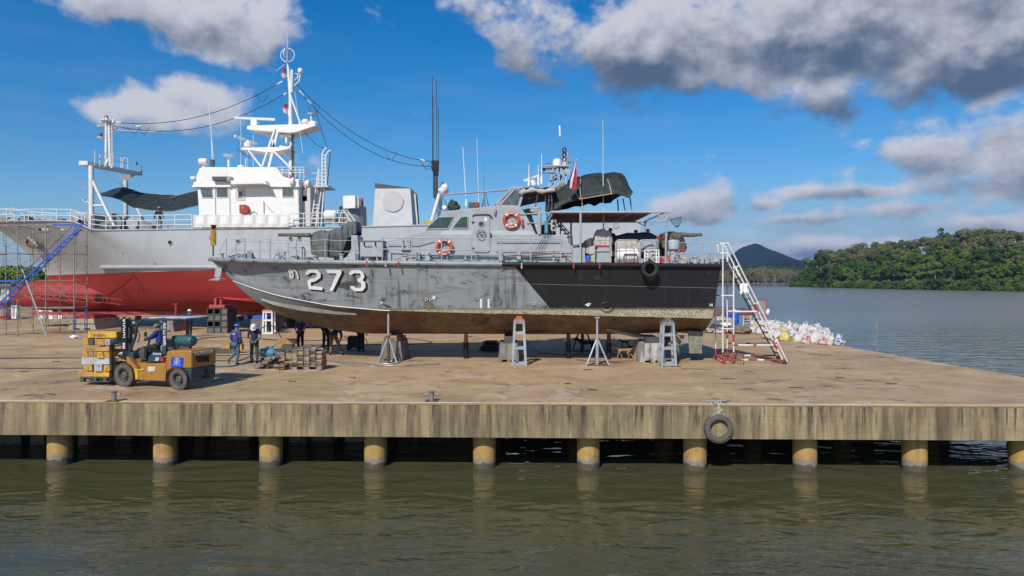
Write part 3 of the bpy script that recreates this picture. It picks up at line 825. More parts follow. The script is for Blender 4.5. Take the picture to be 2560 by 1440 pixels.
# door
q = MB(); q.prism([P(x, y, YN - .05) for x, y in [(1184, 541), (1190, 538), (1218, 538), (1224, 541), (1225, 627), (1219, 631), (1188, 631), (1183, 627)]], (0, .06, 0))
door = q.build('door', bgrey, boat, bevel=.01)
q = MB(); q.tube([P(x, y, YN - .07) for x, y in [(1181, 541), (1185, 537), (1216, 536), (1225, 538), (1230, 544)]], .035, 6); q.build('door_hood', dgrey, boat)
q = MB(); q.tube([P(1203 + 11 * cos(a), 586 + 11 * sin(a), YN - .14) for a in [2 * pi * i / 20 for i in range(20)]], .016, 6, closed=True)
for a in (.8, 2.37): q.tube([P(1203 + 11 * cos(a), 586 + 11 * sin(a), YN - .14), P(1203 - 11 * cos(a), 586 - 11 * sin(a), YN - .14)], .012, 6)
q.tube([P(1203, 586, YN - .15), P(1203, 586, YN - .04)], .03, 8)
q.build('handwheel', dgrey, door)
q = MB(); q.tube([P(1203 + 7 * cos(a), 560 + 7 * sin(a), YN - .06) for a in [2 * pi * i / 16 for i in range(16)]], .02, 6, closed=True); q.build('porthole_rim', bgrey, door)
q = MB(); q.lathe(P(1203, 560, YN - .065), [(.11, 0), (.11, .012)], 16, 'Y'); q.build('porthole', glass, door)
q = MB(); q.prism([P(x, y, YN - .056) for x, y in [(1211, 544), (1217, 544), (1217, 552), (1211, 552)]], (0, .01, 0)); q.build('notice', pwhite, door)
for y in (555, 620):
    q = MB(); q.tube([P(1179, y, YN - .05), P(1186, y, YN - .07)], .03, 6); q.build('hinge', dgrey, door)
q = MB(); q.box(P(1227, 588, YN - .05), (.05, .06, .2)); q.build('latch', dgrey, door)
# deck light
q = MB(); q.box(P(1237, 527, YN - .06), (.1, .12, .16)); q.box(P(1237, 534, YN - .06), (.07, .1, .1)); q.build('deck_light', steel, boat)
# grab rails and pipes on the cabin side
def pipe(name, pts, r, mat, parent=None, n=6): 
    q = MB(); q.tube(pts, r, n); return q.build(name, mat, parent or boat, smooth=True)
pipe('grab_rail', [P(x, y, YN - .1) for x, y in [(968, 611), (1044, 611), (1078, 602), (1084, 600)]], .02, bgrey)
pipe('grab_rail', [P(x, y, YN - .1) for x, y in [(1240, 603), (1404, 603)]], .02, bgrey)
pipe('grab_rail', [P(x, y, YN - .1) for x, y in [(1240, 626), (1446, 629)]], .018, bgrey)
pipe('deck_pipe', [P(x, y, YN - .15) for x, y in [(985, 649), (1027, 637), (1170, 638), (1290, 640), (1400, 642)]], .035, mgrey)
for x in (1118, 1190): pipe('pipe_bracket', [P(x, 640, YN - .15), P(x, 655, YN - .15)], .02, bgrey)
for (x, y0, y1) in ((1003, 599, 623), (1015, 600, 622), (1020, 600, 624)):
    slab([(x, y0), (x + 4, y0), (x + 6, y1), (x + 2, y1)], YN - .12, YN, 'fin_bracket', bgrey, boat)
slab([(1001, 622), (1022, 622), (1024, 625), (1003, 625)], YN - .12, YN, 'fin_bracket', bgrey, boat)
for x in (1045, 1069, 1252, 1297):
    q = MB(); c = P(x, 640, YN - .22); q.bx(c + Vector((-.09, -.08, -.22)), c + Vector((.09, .14, .16)))
    q.lathe(c + Vector((0, -.12, .1)), [(.07, 0), (.07, .12)], 12, 'Y'); q.build('winch_bracket', bgrey, boat, bevel=.01)
# blue water hoses lying on the deck edge
for i, (a, b_) in enumerate(((1040, 1090), (1120, 1190), (1220, 1260), (1275, 1345))):
    pipe('deck_hose', [P(a + (b_ - a) * t / 8, 651 + 2 * sin(t * 1.9 + i), 28.8 + .2 * sin(t + i)) for t in range(9)], .02, cyanp)
pipe('deck_hose', [P(x, y, 28.9) for x, y in [(1262, 641), (1290, 638), (1320, 640), (1350, 637), (1395, 633), (1408, 636), (1418, 648), (1428, 655)]], .032, M('rusty_hose', (.20, .10, .04), .7, var=.3))
for j in range(3):
    pipe('cable', [P(x + j * 7, y, 29.3) for x, y in [(1362, 580), (1352, 605), (1335, 632), (1322, 650), (1310, 656)]], .013, hose)
for j in range(3):
    pipe('cable', [P(1405 + 12 * cos(t * .7) + j * 6, 648 - abs(7 * sin(t * .7)) - j, 28.8 + .1 * j) for t in range(9)], .016, hose)
q = MB()
q.tube([P(1384, 655, 28.9), P(1384, 634, 28.9)], .05, 8); q.build('hydrant', bgrey, boat)
q = MB(); q.tube([P(1384, 634, 28.9), P(1384, 628, 28.9), P(1389, 626, 28.9)], .035, 8); q.build('hydrant_valve', redp, boat)

# flying bridge --------------------------------------------------------
q = MB()
for a, b_ in (((1237, 514), (1279, 470)), ((1279, 470), (1311, 468)), ((1311, 468), (1297, 518)), ((1237, 514), (1297, 517)), ((1249, 513), (1284, 474))):
    for yy in (YN + .12, YF - .12): q.bar(P(*a, yy), P(*b_, yy), .09, .09)
for a in ((1237, 514), (1279, 469), (1258, 492)): q.bar(P(*a, YN + .12), P(*a, YN + .12) + Vector((0, YF - YN - .24, 0)), .08, .08)
q.bar(P(1311, 468, YN + .12), P(1311, 468, YN + .12) + Vector((0, YF - YN - .24, 0)), .1, .06)
q.build('windscreen_frame', bgrey, boat)
clear = M('grey_glass', (.10, .12, .125), .12, var=.4, scale=4, spec=.7)
slab([(1253, 513), (1283, 476), (1307, 474), (1294, 514)], YN + .11, YN + .13, 'side_window', clear, boat)
slab([(1253, 513), (1283, 476), (1307, 474), (1294, 514)], YF - .13, YF - .11, 'side_window', clear, boat)
q = MB(); a = P(1239, 511, YN + .17); c = P(1277, 472, YN + .17); w = Vector((0, YF - YN - .34, 0)); q.add([a, c, c + w, a + w], [(0, 1, 2, 3)]); q.build('windscreen', glass, boat)
# bimini top, rolled canvas, frame and console
q = MB(); rows = []
for i in range(15):
    x = 1302 + i * 6.2; row = []
    for j in range(9):
        s = j / 8; p = P(x, 469 + .6 * sin(i), YN + .1); row.append(p + Vector((0, s * 3.3, .13 * sin(pi * s) + .02 * sin(i * 1.3 + j))))
    rows.append(row)
q.grid(rows); q.grid([[p + Vector((0, 0, -.05)) for p in r] for r in rows]); q.build('bimini_top', beige, boat, smooth=True)
q = MB(); q.tube([P(1300 + i * 8, 477 + 2.2 * sin(i * 1.1) + (8 if i == 0 else 0), YN + .05) for i in range(12)], [.10 + .03 * sin(i * 2.1) for i in range(12)], 9); q.build('rolled_canvas', beige, boat, smooth=True)
slab([(1303, 487), (1372, 482), (1372, 488), (1345, 492), (1301, 502)], YN + .5, YN + 2.9, 'sun_curtain', tarpd, boat)
for x0, y0, x1, y1 in ((1308, 480, 1300, 518), (1345, 480, 1338, 520), (1374, 476, 1364, 586), (1378, 476, 1384, 586), (1362, 480, 1372, 586)):
    for yy in (YN + .15, YF - .15): pipe('awning_pole', [P(x0, y0, yy), P(x1, y1, yy)], .028, dgrey)
for y in (500, 530, 552, 572): pipe('ladder_rung', [P(1368, y, YN + .15), P(1382, y, YN + .15)], .02, dgrey)
pipe('bridge_rail', [P(x, y, YN - .02) for x, y in [(1300, 532), (1297, 534), (1302, 536), (1376, 532)]], .03, bgrey)
pipe('bridge_rail', [P(x, y, YN - .02) for x, y in [(1322, 560), (1317, 558), (1322, 557), (1376, 560)]], .025, bgrey)
pipe('bridge_post', [P(1349, 586, YN), P(1349, 530, YN)], .08, bgrey, n=10)
slab([(1350, 586), (1390, 586), (1388, 560), (1352, 562)], YN + .5, YN + 2.6, 'console_shade', tarpd, boat)
slab([(1305, 524), (1324, 520), (1327, 530), (1344, 584), (1338, 585)], YN + .05, YF - .05, 'seat_back', black, boat, bevel=.02)
q = MB(); q.ell(P(1336, 526, YN + .3), (.32, .3, .17), jit=.5, seed=3); q.bx(P(1320, 524, YN + .1), P(1352, 538, YN + .5)); q.build('cloth_bundle', beige, boat, smooth=40)
q = MB(); q.box(P(1384, 564, YN + .05), (.24, .2, .5)); q.build('instrument_box', beige, boat, bevel=.04)
for y in (559, 570):
    q = MB(); q.lathe(P(1384, y, YN - .06), [(.06, 0), (.06, .01)], 14, 'Y'); q.build('instrument_dial', black, boat)
q = MB(); q.tube([P(1366, 583, YN), P(1366, 552, YN)], .085, 12); q.build('gas_bottle', cyanp, boat, smooth=40)
for x0 in (1392, 1400):
    pipe('stair_rail', [P(x0, 556, YN + .2), P(x0 + 30, 590, YN + .2), P(x0 + 31, 613, YN + .2)], .03, dgrey)
pipe('stair_rail', [P(1427, 553, YN + .2), P(1428, 613, YN + .2)], .03, dgrey)
pipe('stair_rail', [P(1401, 556, YN + .2), P(1401, 587, YN + .2)], .03, dgrey)
for i in range(4):
    q = MB(); q.box(P(1400 + i * 8, 566 + i * 9, YN + .6), (.22, .7, .03)); q.build('stair_tread', dgrey, boat)

# mast -----------------------------------------------------------------
YM = 31.0
q = MB()
for a, b_ in (((1369, 475), (1383, 420)), ((1384, 475), (1394, 420)), ((1400, 475), (1403, 420)), ((1374, 455), (1394, 447)), ((1376, 452), (1422, 436)), ((1386, 440), (1403, 438)), ((1390, 470), (1409, 430)), ((1415, 470), (1414, 428))):
    for yy in (YM - .35, YM + .35): q.bar(P(*a, yy), P(*b_, yy), .075)
for y in (470, 455, 440, 424): q.bar(P(1385, y, YM - .35), P(1385, y, YM - .35) + Vector((0, .7, 0)), .05)
q.build('mast_truss', lgrey, boat)
q = MB(); q.box(P(1393, 418.5, YM), (1.1, .9, .05)); q.box(P(1370, 419, YM - .3), (.7, .25, .04)); q.box(P(1368, 431, YM - .3), (.75, .3, .05)); q.box(P(1418, 427, YM - .2), (.25, .3, .28), ry=.3)
q.build('mast_platform', lgrey, boat)
q = MB(); q.lathe(P(1392.5, 417, YM), [(.19, 0), (.195, .22), (.17, .30), (.11, .355), (.04, .375), (0, .378)], 20); q.build('satellite_dome', pwhite, boat, smooth=50)
for x, y, mt_ in ((1369.5, 417, steel), (1360, 429, dgrey), (1401, 430, orange)):
    q = MB(); q.lathe(P(x, y, YM - .2), [(.07, 0), (.085, .02), (.06, .04), (.06, .14), (.085, .15), (.085, .18), (0, .18)], 12); q.build('signal_lamp', mt_, boat)
q = MB(); c = P(1411, 417, YM + .1); q.lathe(c, [(.1, 0), (.1, .3), (.05, .45), (.03, .6)], 12); q.build('antenna_base', pwhite, boat, smooth=40)
q = MB(); c = P(1419, 405, YM)
for i in range(14):
    a = 2 * pi * i / 14; q.tube([c + Vector((.24 * cos(a), .24 * sin(a), -.0)), c + Vector((.19 * cos(a), .19 * sin(a), .17)), c + Vector((.05 * cos(a), .05 * sin(a), .22))], .012, 5)
q.tube([c + Vector((.24 * cos(a), .24 * sin(a), 0)) for a in [2 * pi * i / 20 for i in range(20)]], .013, 5, closed=True)
q.tube([c + Vector((0, 0, -.5)), c + Vector((0, 0, .45))], .035, 8)
q.build('basket_antenna', lgrey, boat)
q = MB()
for i in range(3):
    cc = P(1411, 397 - i * 11, YM); q.tube([cc + Vector((.075 * cos(a), 0, .10 * sin(a))) for a in [2 * pi * k_ / 14 for k_ in range(14)]], .032, 6, closed=True)
q.build('shackle_chain', black, boat, smooth=True)
def whip(px0, py0, px1, py1, Yy, r, parent=None, name='whip_antenna', mat=white, base=True):
    q = MB(); a, c = P(px0, py0, Yy), P(px1, py1, Yy); q.tube([a, a.lerp(c, .5), c], [r, r * .8, r * .5], 6)
    if base: q.tube([a, a + Vector((0, 0, .35))], r * 2, 8)
    return q.build(name, mat, parent or boat, smooth=True)
whip(1401, 417, 1400, 338, YM, .022, mat=steel, base=False); pipe('tube_antenna', [P(1400, 341, YM), P(1399, 314, YM)], .045, pwhite, n=10)
for x0, y0, x1, y1 in ((1322, 465, 1322, 411), (1346, 463, 1346, 412), (1354, 460, 1354, 385)): whip(x0, y0, x1, y1, 30.4, .025, mat=pwhite)
whip(1166, 516, 1157, 367, 30.2, .028); whip(1197, 518, 1192, 346, 30.6, .016); whip(1211, 520, 1207, 365, 30.3, .022, mat=mgrey)
whip(1509, 600, 1507, 301, 30.0, .03, mat=M('ivory_whip', (.55, .54, .48), .5))
# radar
q = MB(); q.lathe(P(1331, 465, 30.8), [(.19, 0), (.20, .1), (.15, .16), (.15, .24), (.07, .28), (0, .29)], 16); q.build('radar_base', pwhite, boat, smooth=40)
q = MB(); a, c = P(1310, 453, 30.6), P(1349, 439, 31.0); q.bar(a, c, .14, .13); rad = q.build('radar_scanner', pwhite, boat, bevel=.04)
text_mesh('FURUNO', .085, M('violet_letters', (.10, .06, .35), .5), rad, P(1320, 451.5, 30.58), P(1349, 439, 30.8) - P(1310, 453, 30.6), (.33, 0, .94), .004)
# wheelhouse roof gear
q = MB(); q.ell(P(1132, 516, 30.2), (.22, .2, .28), jit=.4, seed=8); q.ell(P(1141, 519, 30.2), (.17, .18, .18), jit=.4, seed=5); q.build('searchlight_cover', tarpb, boat, smooth=True)
q = MB(); q.ell(P(1113, 521, 30.2), (.16, .18, .14), jit=.5, seed=2); q.build('horn_cover', pwhite, boat, smooth=True)
q = MB(); q.bx(P(1171, 523, 30.1), P(1199, 508, 30.5)); q.build('roof_locker', dgrey, boat, bevel=.02)
q = MB(); q.bx(P(1187, 517, 30.04), P(1196, 511, 30.1)); q.build('side_lamp', redp, boat)
pipe('roof_cradle', [P(1204, 520, 30), P(1214, 480, 30), P(1222, 520, 30)], .03, dgrey)
pipe('roof_cradle', [P(1102, 524, 30), P(1107, 487, 30), P(1118, 520, 30)], .03, dgrey)
pipe('boat_pole', [P(1108, 487, 30), P(1290, 474, 30)], .035, steel)

# stanchions and lifelines
ST = MB(); ST.tube([(0, 0, 0), (0, 0, 1)], .024, 6); stm = ST.build('stanchion', bgrey, None, smooth=True)
first = [True]
def post(a, h, parent=boat, r=1.0, mat=None, lean=(0, 0)):
    if first[0] and parent is boat: o = stm; first[0] = False
    else: o = stm.copy(); COL.objects.link(o)
    if mat and o.data.materials[0] is not mat:
        o.data = post_mesh(mat)
    o.parent = parent; o.location = Vector(a) - world_loc(parent); o.scale = (r, r, h)
    o.rotation_euler = (lean[1], lean[0], 0)
    return o
PMESH = {}
def post_mesh(mat):
    if mat.name not in PMESH:
        PMESH[mat.name] = stm.data.copy(); PMESH[mat.name].materials[0] = mat
    return PMESH[mat.name]
def deck_pt(px, inset=.1, sgn=1):
    Yy = 29
    for _ in range(6):
        x = (px - 1280) / FPX * Yy; Yy = YC - sgn * (interp(x, SHEER_H) - inset)
    return Vector((x, Yy, interp(x, SHEER_Z)))
wire = M('lifeline_wire', (.50, .50, .48), .5)
bow_posts = [566, 612, 675, 741, 813, 888]
ptsn = [deck_pt(x) for x in bow_posts]
for p in ptsn: post(p, .92)
for h in (.9, .45):
    q = MB()
    for a, c in zip(ptsn, ptsn[1:]): q.tube(sag(a + Vector((0, 0, h)), c + Vector((0, 0, h)), .05, 6), .012, 4)
    q.build('lifeline', wire, boat)
pipe('stay_wire', [ptsn[1] + Vector((0, 0, .9)), P(570, 640, 30.6)], .012, wire); pipe('stay_wire', [ptsn[0] + Vector((0, 0, .9)), P(545, 638, 31)], .012, wire)
pf = [deck_pt(x, .1, -1) for x in (590, 650, 720, 790, 870, 950)]
for p in pf: post(p, .92)
q = MB()
for h in (.9, .45):
    for a, c in zip(pf, pf[1:]): q.tube(sag(a + Vector((0, 0, h)), c + Vector((0, 0, h)), .05, 6), .012, 4)
q.build('lifeline', wire, boat)
mid_p = [deck_pt(x) for x in (956, 1029, 1104, 1179, 1253, 1327, 1402)]
for p in mid_p: post(p, 1.02, r=1.15)
for h in (1.0, .52):
    pipe('handrail', [p + Vector((0, 0, h)) for p in mid_p], .024, bgrey)
# bow staff, fairleads, bitts, small deck gear
bs_ = P(533, 640, YC); pipe('jack_staff', [bs_, P(533, 566, YC)], .035, dgrey, n=8)
q = MB(); q.lathe(P(534, 572, YC), [(.1, 0), (.1, .12), (.13, .13), (.13, .17), (0, .17)], 12); q.build('staff_lamp', black, boat)
q = MB()
for i in range(9): q.tube([P(533.5, 577 + i * 4.3, YC) + Vector((.11 * cos(a), .09 * sin(a), .02 * sin(a * 2))) for a in [2 * pi * k_ / 10 for k_ in range(10)]], .03, 6, closed=True)
single(q, 'rope', yellowp, 'yellow rope coiled around the bow staff of the patrol boat', 'rope')
q = MB(); q.ell(P(528, 591, YC), (.09, .09, .17), jit=.4, seed=1); single(q, 'plastic_bag', M('pink_plastic', (.5, .22, .25), .5), 'small pink plastic bag tied beside yellow rope at the bow', 'bag', smooth=True)
def clutter(n, xa, xb, ylo, yhi, Y0, Y1, name, mat, parent, sz=(.08, .25), seed=0):
    rd = random.Random(seed)
    for i in range(n):
        px = rd.uniform(xa, xb); Yy = rd.uniform(Y0, Y1)
        base = interp((px - 1280) / FPX * Yy, SHEER_Z)
        h = rd.uniform(*sz); w = rd.uniform(*sz) * .8
        c = Vector(((px - 1280) / FPX * Yy, Yy, base))
        q = MB(); r_ = rd.random()
        if r_ < .4: q.lathe(c, [(w * .4, 0), (w * .4, h * .8), (w * .6, h * .85), (w * .6, h), (0, h)], 12)
        elif r_ < .7: q.bx(c + Vector((-w / 2, -w / 2, 0)), c + Vector((w / 2, w / 2, h))); q.tube([c + Vector((-w / 2, 0, h)), c + Vector((w * .4, 0, h * 1.3))], .02, 6)
        else: q.tube([c + Vector((w * cos(a), 0, h * abs(sin(a)))) for a in [pi * k_ / 8 for k_ in range(9)]], .025, 6)
        q.build(name, mat, parent)
clutter(13, 540, 720, 0, 0, 30.0, 31.3, 'deck_fitting', mgrey, boat, (.08, .3), 4)
clutter(12, 690, 860, 0, 0, 29.2, 30.6, 'deck_fitting', bgrey, boat, (.12, .42), 9)
clutter(9, 850, 960, 0, 0, 29.0, 29.9, 'deck_fitting', lgrey, boat, (.15, .5), 2)
clutter(10, 1005, 1180, 0, 0, 28.75, 29.2, 'deck_fitting', bgrey, boat, (.08, .25), 12)
clutter(12, 1640, 1790, 0, 0, 28.9, 29.8, 'deck_fitting', lgrey, boat, (.12, .4), 22)
for x in (732, 752):
    q = MB(); c = deck_pt(x, .5); q.prism([c + Vector((-.16, 0, 0)), c + Vector((.16, 0, 0)), c + Vector((.16, 0, .45)), c + Vector((.08, 0, .62)), c + Vector((-.08, 0, .62)), c + Vector((-.16, 0, .45))], (0, .2, 0)); q.build('vent_cowl', lgrey, boat, bevel=.02)
# anchor
q = MB()
q.add([P(540, 662, 30.95), P(556, 667, 30.95), P(552, 690, 30.95), P(545, 694, 30.95), P(536, 692, 30.95), P(540, 662, 31.25), P(556, 667, 31.25), P(552, 690, 31.25), P(545, 694, 31.25), P(536, 692, 31.25)], [(0, 1, 2, 3, 4), (9, 8, 7, 6, 5), (0, 5, 6, 1), (1, 6, 7, 2), (2, 7, 8, 3), (3, 8, 9, 4), (4, 9, 5, 0)])
q.add([P(520, 701, 31.1), P(536, 695, 30.9), P(552, 694, 30.9), P(566, 698, 31.1), P(545, 702, 30.9), P(536, 695, 31.3), P(552, 694, 31.3), P(545, 702, 31.3)], [(0, 1, 4), (1, 2, 4), (2, 3, 4), (0, 7, 5), (5, 7, 6), (6, 7, 3), (0, 5, 1), (1, 5, 6, 2), (2, 6, 3), (0, 4, 7), (4, 3, 7)])
q.build('anchor', lgrey, boat, bevel=.015)
slab([(538, 655), (560, 655), (560, 672), (541, 664)], 30.9, 31.5, 'anchor_pocket', mgrey, boat)

# running gear
propm = M('fouled_bronze', (.26, .235, .19), .8, var=.3, bump=.5)
for sg in (1, -1):
    ys = YC - sg * 1.05
    pipe('propeller_shaft', [P(1515, 823, 30.15) if sg == 1 else P(1515, 823, 30.15) + Vector((0, 2.1, 0)), (P(1660, 856, 30.15)) if sg == 1 else P(1660, 856, 30.15) + Vector((0, 2.1, 0))], .075, propm, n=10)
    off = Vector((0, 0, 0)) if sg == 1 else Vector((0, 2.1, 0))
    q = MB(); hub = P(1690, 860, 30.15) + off
    q.lathe(hub, [(.03, -.35), (.11, -.2), (.13, 0), (.11, .2), (.02, .32)], 12, 'X')
    for k_ in range(4):
        a0 = k_ * pi / 2 + .5; rows = []
        for i in range(6):
            r_ = .1 + i * .10; row = []
            wd = .28 * sin(pi * (i + 1.6) / 8)
            for j in range(5):
                s = (j - 2) / 2; tw = .9 - .08 * i
                row.append(hub + Vector((s * wd * sin(tw) * .9, r_ * cos(a0 + s * wd * cos(tw) / r_ * .9 + i * .07), r_ * sin(a0 + s * wd * cos(tw) / r_ * .9 + i * .07))))
            rows.append(row)
        q.grid(rows)
    o = q.build('propeller', propm, boat, smooth=40); sdm = o.modifiers.new('s', 'SOLIDIFY'); sdm.thickness = .035
    slab([(1686, 838), (1712, 838), (1706, 862), (1700, 868)], 30.1 + off.y, 30.2 + off.y, 'shaft_strut', propm, boat)
    rud = M('fouled_rudder', (.24, .235, .175), .9, var=.3, scale=6, bump=.5, dirt_amt=.4, dirt=(.12, .10, .07))
    slab([(1719, 827), (1759, 830), (1757, 845), (1755, 884), (1723, 884), (1722, 845)], 29.95 + off.y, 30.04 + off.y, 'rudder', rud, boat, bevel=.02)
slab([(1700, 826), (1755, 826), (1752, 834), (1702, 832)], 30.4, 32.0, 'skeg', bottom_m, boat)

# aft deck: awning frame, canopy, lockers ------------------------------------
YA, YB = 28.75, 33.4
q = MB(); a = P(1376, 530, YA); c = P(1675, 530, YA); w = Vector((0, YB - YA, 0))
ZA = a.z
for x in (1451, 1664): 
    d0 = deck_pt(x, .28); pipe('awning_post', [d0, Vector((d0.x, YA, ZA))], .045, lgrey, n=8)
    pipe('awning_post', [d0 + w * .98, Vector((d0.x, YA, ZA)) + w], .045, lgrey, n=8)
pipe('awning_rail', [a, c], .05, lgrey, n=8); pipe('awning_rail', [a + w, c + w], .05, lgrey, n=8)
for x in (1380, 1480, 1580, 1664): pipe('awning_beam', [Vector((P(x, 530, YA).x, YA, ZA)), Vector((P(x, 530, YA).x, YA, ZA)) + w], .035, lgrey)
for (a1, b1) in (((1637, 531), (1664, 551)), ((1668, 531), (1664, 551)), ((1675, 531), (1664, 552))): pipe('awning_brace', [P(*a1, YA), P(*b1, YA)], .03, lgrey)
pipe('awning_brace', [P(1595, 556, YB - .2), P(1612, 565, 31.5), P(1616, 552, YB - .2)], .03, dgrey)
pipe('awning_brace', [P(1632, 552, YA), P(1664, 552, YA)], .03, lgrey)
q = MB(); rows = []
for i in range(23):
    x = P(1386 + i * 11.5, 530, YA).x; row = []
    for j in range(9):
        s = j / 8; row.append(Vector((x, YA + .05 + s * (YB - YA - .1), ZA + .02 - .07 * sin(pi * ((i % 5.5) / 5.5)) * sin(pi * s) - .03 * noise.noise(Vector((i * .6, j * .7, 0))))))
    rows.append(row)
q.grid(rows); q.grid([[p + Vector((0, 0, .012)) for p in r] for r in rows]); q.build('awning_canopy', burgundy, boat, smooth=True)
q = MB(); q.box(P(1545, 536, 30.5), (1.1, .16, .1)); q.build('awning_lamp', mgrey, boat)
# aft railings: rigid section then wire
fr = [(1486, 597, 1622, 597)]
for xs_ in ((1486, 1526), (1540, 1598), (1600, 1637)):
    d0, d1 = deck_pt(xs_[0]), deck_pt(xs_[1]); up = Vector((0, 0, 1.0))
    pipe('guard_rail', [d0, d0 + up * .93, d0 + up + Vector((.08, 0, 0)), d1 + up - Vector((.08, 0, 0)), d1 + up * .93, d1], .032, lgrey)
    pipe('guard_rail', [d0 + up * .55, d1 + up * .55], .02, lgrey)
ap = [deck_pt(x) for x in (1664, 1722, 1758, 1781, 1798)]
for p in ap[1:]: post(p, .95)
for h in (.95, .5):
    q = MB()
    for a, c in zip(ap, ap[1:]): q.tube(sag(a + Vector((0, 0, h)), c + Vector((0, 0, h)), .04, 6), .014, 4)
    q.build('lifeline', wire, boat)
for x in (1762, 1772): pipe('towing_hoop', [deck_pt(x - 6, .8), deck_pt(x - 6, .8) + Vector((0, 0, .42)), deck_pt(x, .8) + Vector((0, 0, .5)), deck_pt(x + 6, .8) + Vector((0, 0, .42)), deck_pt(x + 6, .8)], .03, lgrey)
# lockers, vents
slab([(1432, 620), (1452, 619), (1463, 619), (1463, 657), (1432, 657)], 28.95, 30.0, 'deck_locker', bgrey, boat, bevel=.02)
slab([(1495, 616), (1523, 616), (1528, 656), (1491, 656)], 28.75, 29.6, 'deck_locker', lgrey, boat, bevel=.02)
slab([(1494, 613), (1524, 613), (1525, 617), (1493, 617)], 28.72, 29.65, 'locker_lid', redp, boat)
for x, r_ in ((1623, .42), (1682.5, .27)):
    c = deck_pt(x, .75); q = MB()
    q.lathe(c, [(r_ * .55, 0), (r_ * .6, .55), (r_ * .62, .62), (r_, .66), (r_ * 1.02, 1.02), (r_ * .9, 1.06), (0, 1.07)], 24); q.build('vent_mushroom', lgrey, boat, smooth=40)
    q = MB(); q.tube([c + Vector((.12 + .1 * cos(t), -r_ * .66, .28 + .2 * sin(t))) for t in [pi * i / 8 for i in range(9)]], .035, 6); q.build('vent_handle', lgrey, boat)
# deck box forward of the cabin
c0, c1 = P(900, 642, 28.95), P(955, 604, 28.95)
q = MB(); q.bx(c0, (c1.x, 29.9, c1.z)); lk = q.build('ready_locker', bgrey, boat, bevel=.02)
q = MB(); q.bx(c0 + Vector((-.03, -.03, c1.z - c0.z)), (c1.x + .03, 29.93, c1.z + .05)); q.build('locker_cover', M('locker_cloth', (.20, .22, .23), .8, var=.2), lk)
for x in (910, 938):
    q = MB(); q.tube([P(x, 604, 28.9), P(x, 612, 28.9), P(x + 2, 616, 28.9)], .02, 5); q.build('tie', black, lk)
q = MB(); q.bx(P(914, 615, 28.93), P(929, 618, 28.94)); q.build('stencil_plate', black, lk)
q = MB(); q.bx(P(915.5, 615.8, 28.92), P(920.5, 617.2, 28.935)); q.bx(P(922, 615.8, 28.92), P(927.5, 617.2, 28.935)); q.build('stencil_mark', lgrey, lk)
for x in (905, 950): pipe('locker_leg', [P(x, 642, 29.0), P(x, 652, 29.0)], .03, black)
slab([(878, 588), (893, 588), (900, 655), (878, 655)], 29.3, 30.4, 'gun_shield', lgrey, boat, bevel=.02)
# ------------------------------------------------------------------ white and red survey ship behind
YS = 51.8
S_H = [(-39.7, 0), (-39.2, .45), (-38.5, .95), (-36, 2.3), (-33, 3.4), (-29, 4.05), (-24, 4.25), (3, 4.2), (9, 3.85)]
S_Z = [(-39.7, 7.95), (-31.2, 7.70), (-30.6, 7.62), (-29.6, 7.12), (-28.8, 7.02), (-10.5, 7.25), (3, 7.6), (9, 7.67)]
L1_H = [(-37.2, 0), (-36, .55), (-33, 1.9), (-30, 3.0), (-26, 3.9), (-22, 4.2), (3, 4.2), (9, 3.85)]
L2_H = [(-35.4, 0), (-33, .75), (-30, 1.9), (-26, 3.2), (-22, 3.95), (-18, 4.2), (3, 4.1), (9, 3.6)]
L3_H = [(-35.2, 0), (-32, .6), (-28, 1.55), (-24, 2.75), (-20, 3.55), (-15, 3.95), (3, 3.6), (9, 2.4)]
L4_H = [(-35.0, 0), (-32, .3), (-28, .75), (-24, 1.6), (-20, 2.5), (-15, 3.0), (3, 2.4), (9, 1.0)]
m, k, b, out = new_mat('ship_hull_paint')
geo = k.n('ShaderNodeNewGeometry'); pos = geo.outputs['Position']
X, Y, Z = k.xyz(pos)[:3]
gc = k.mix(k.noise(pos, .5, 6, .6), (.37, .40, .425), (.47, .495, .52))
gc = k.mix(k.m('MULTIPLY', k.step(k.noise(pos, 1.0, 6, .7, .2, sc3=(1.6, 1, .3)), .52, .66), .22), gc, (.22, .22, .22))
gc = k.mix(k.m('MULTIPLY', k.step(X, -27.5, -30.5), .5), gc, (.25, .225, .20))  # bare taupe primer at the bow, with some of the flare's shade painted in
rc = k.mix(k.noise(pos, .4, 5, .6, .3), (.24, .022, .020), (.33, .038, .033))
rc = k.mix(k.m('MULTIPLY', k.step(k.noise(pos, .9, 5, .7, .4, loc=(2, 2, 2)), .55, .70), .5), rc, (.14, .024, .026))
rl = k.m('MULTIPLY_ADD', X, .0235, 4.755)
c = k.mix(k.m('LESS_THAN', Z, rl), gc, rc)
for zz in (3.15, 2.2, 5.6):
    sm = k.m('MULTIPLY', k.m('LESS_THAN', k.m('ABSOLUTE', k.m('SUBTRACT', Z, zz)), .012), .18)
    c = k.mix(sm, c, (.2, .2, .2))
k.put(b.inputs['Base Color'], c); b.inputs['Roughness'].default_value = .6; b.inputs['Specular IOR Level'].default_value = .3
bp = k.n('ShaderNodeBump'); bp.inputs['Strength'].default_value = .25; bp.inputs['Distance'].default_value = .06
k.put(bp.inputs['Height'], k.noise(pos, .6, 3, .5)); k.put(b.inputs['Normal'], bp.outputs[0])
ship_m = m
ship = thing('survey_ship', 'large survey ship with white bridge, grey hull and red underside propped ashore', 'ship', (-12, YS, 0))
rows = {1: [], -1: []}; NSH = 70
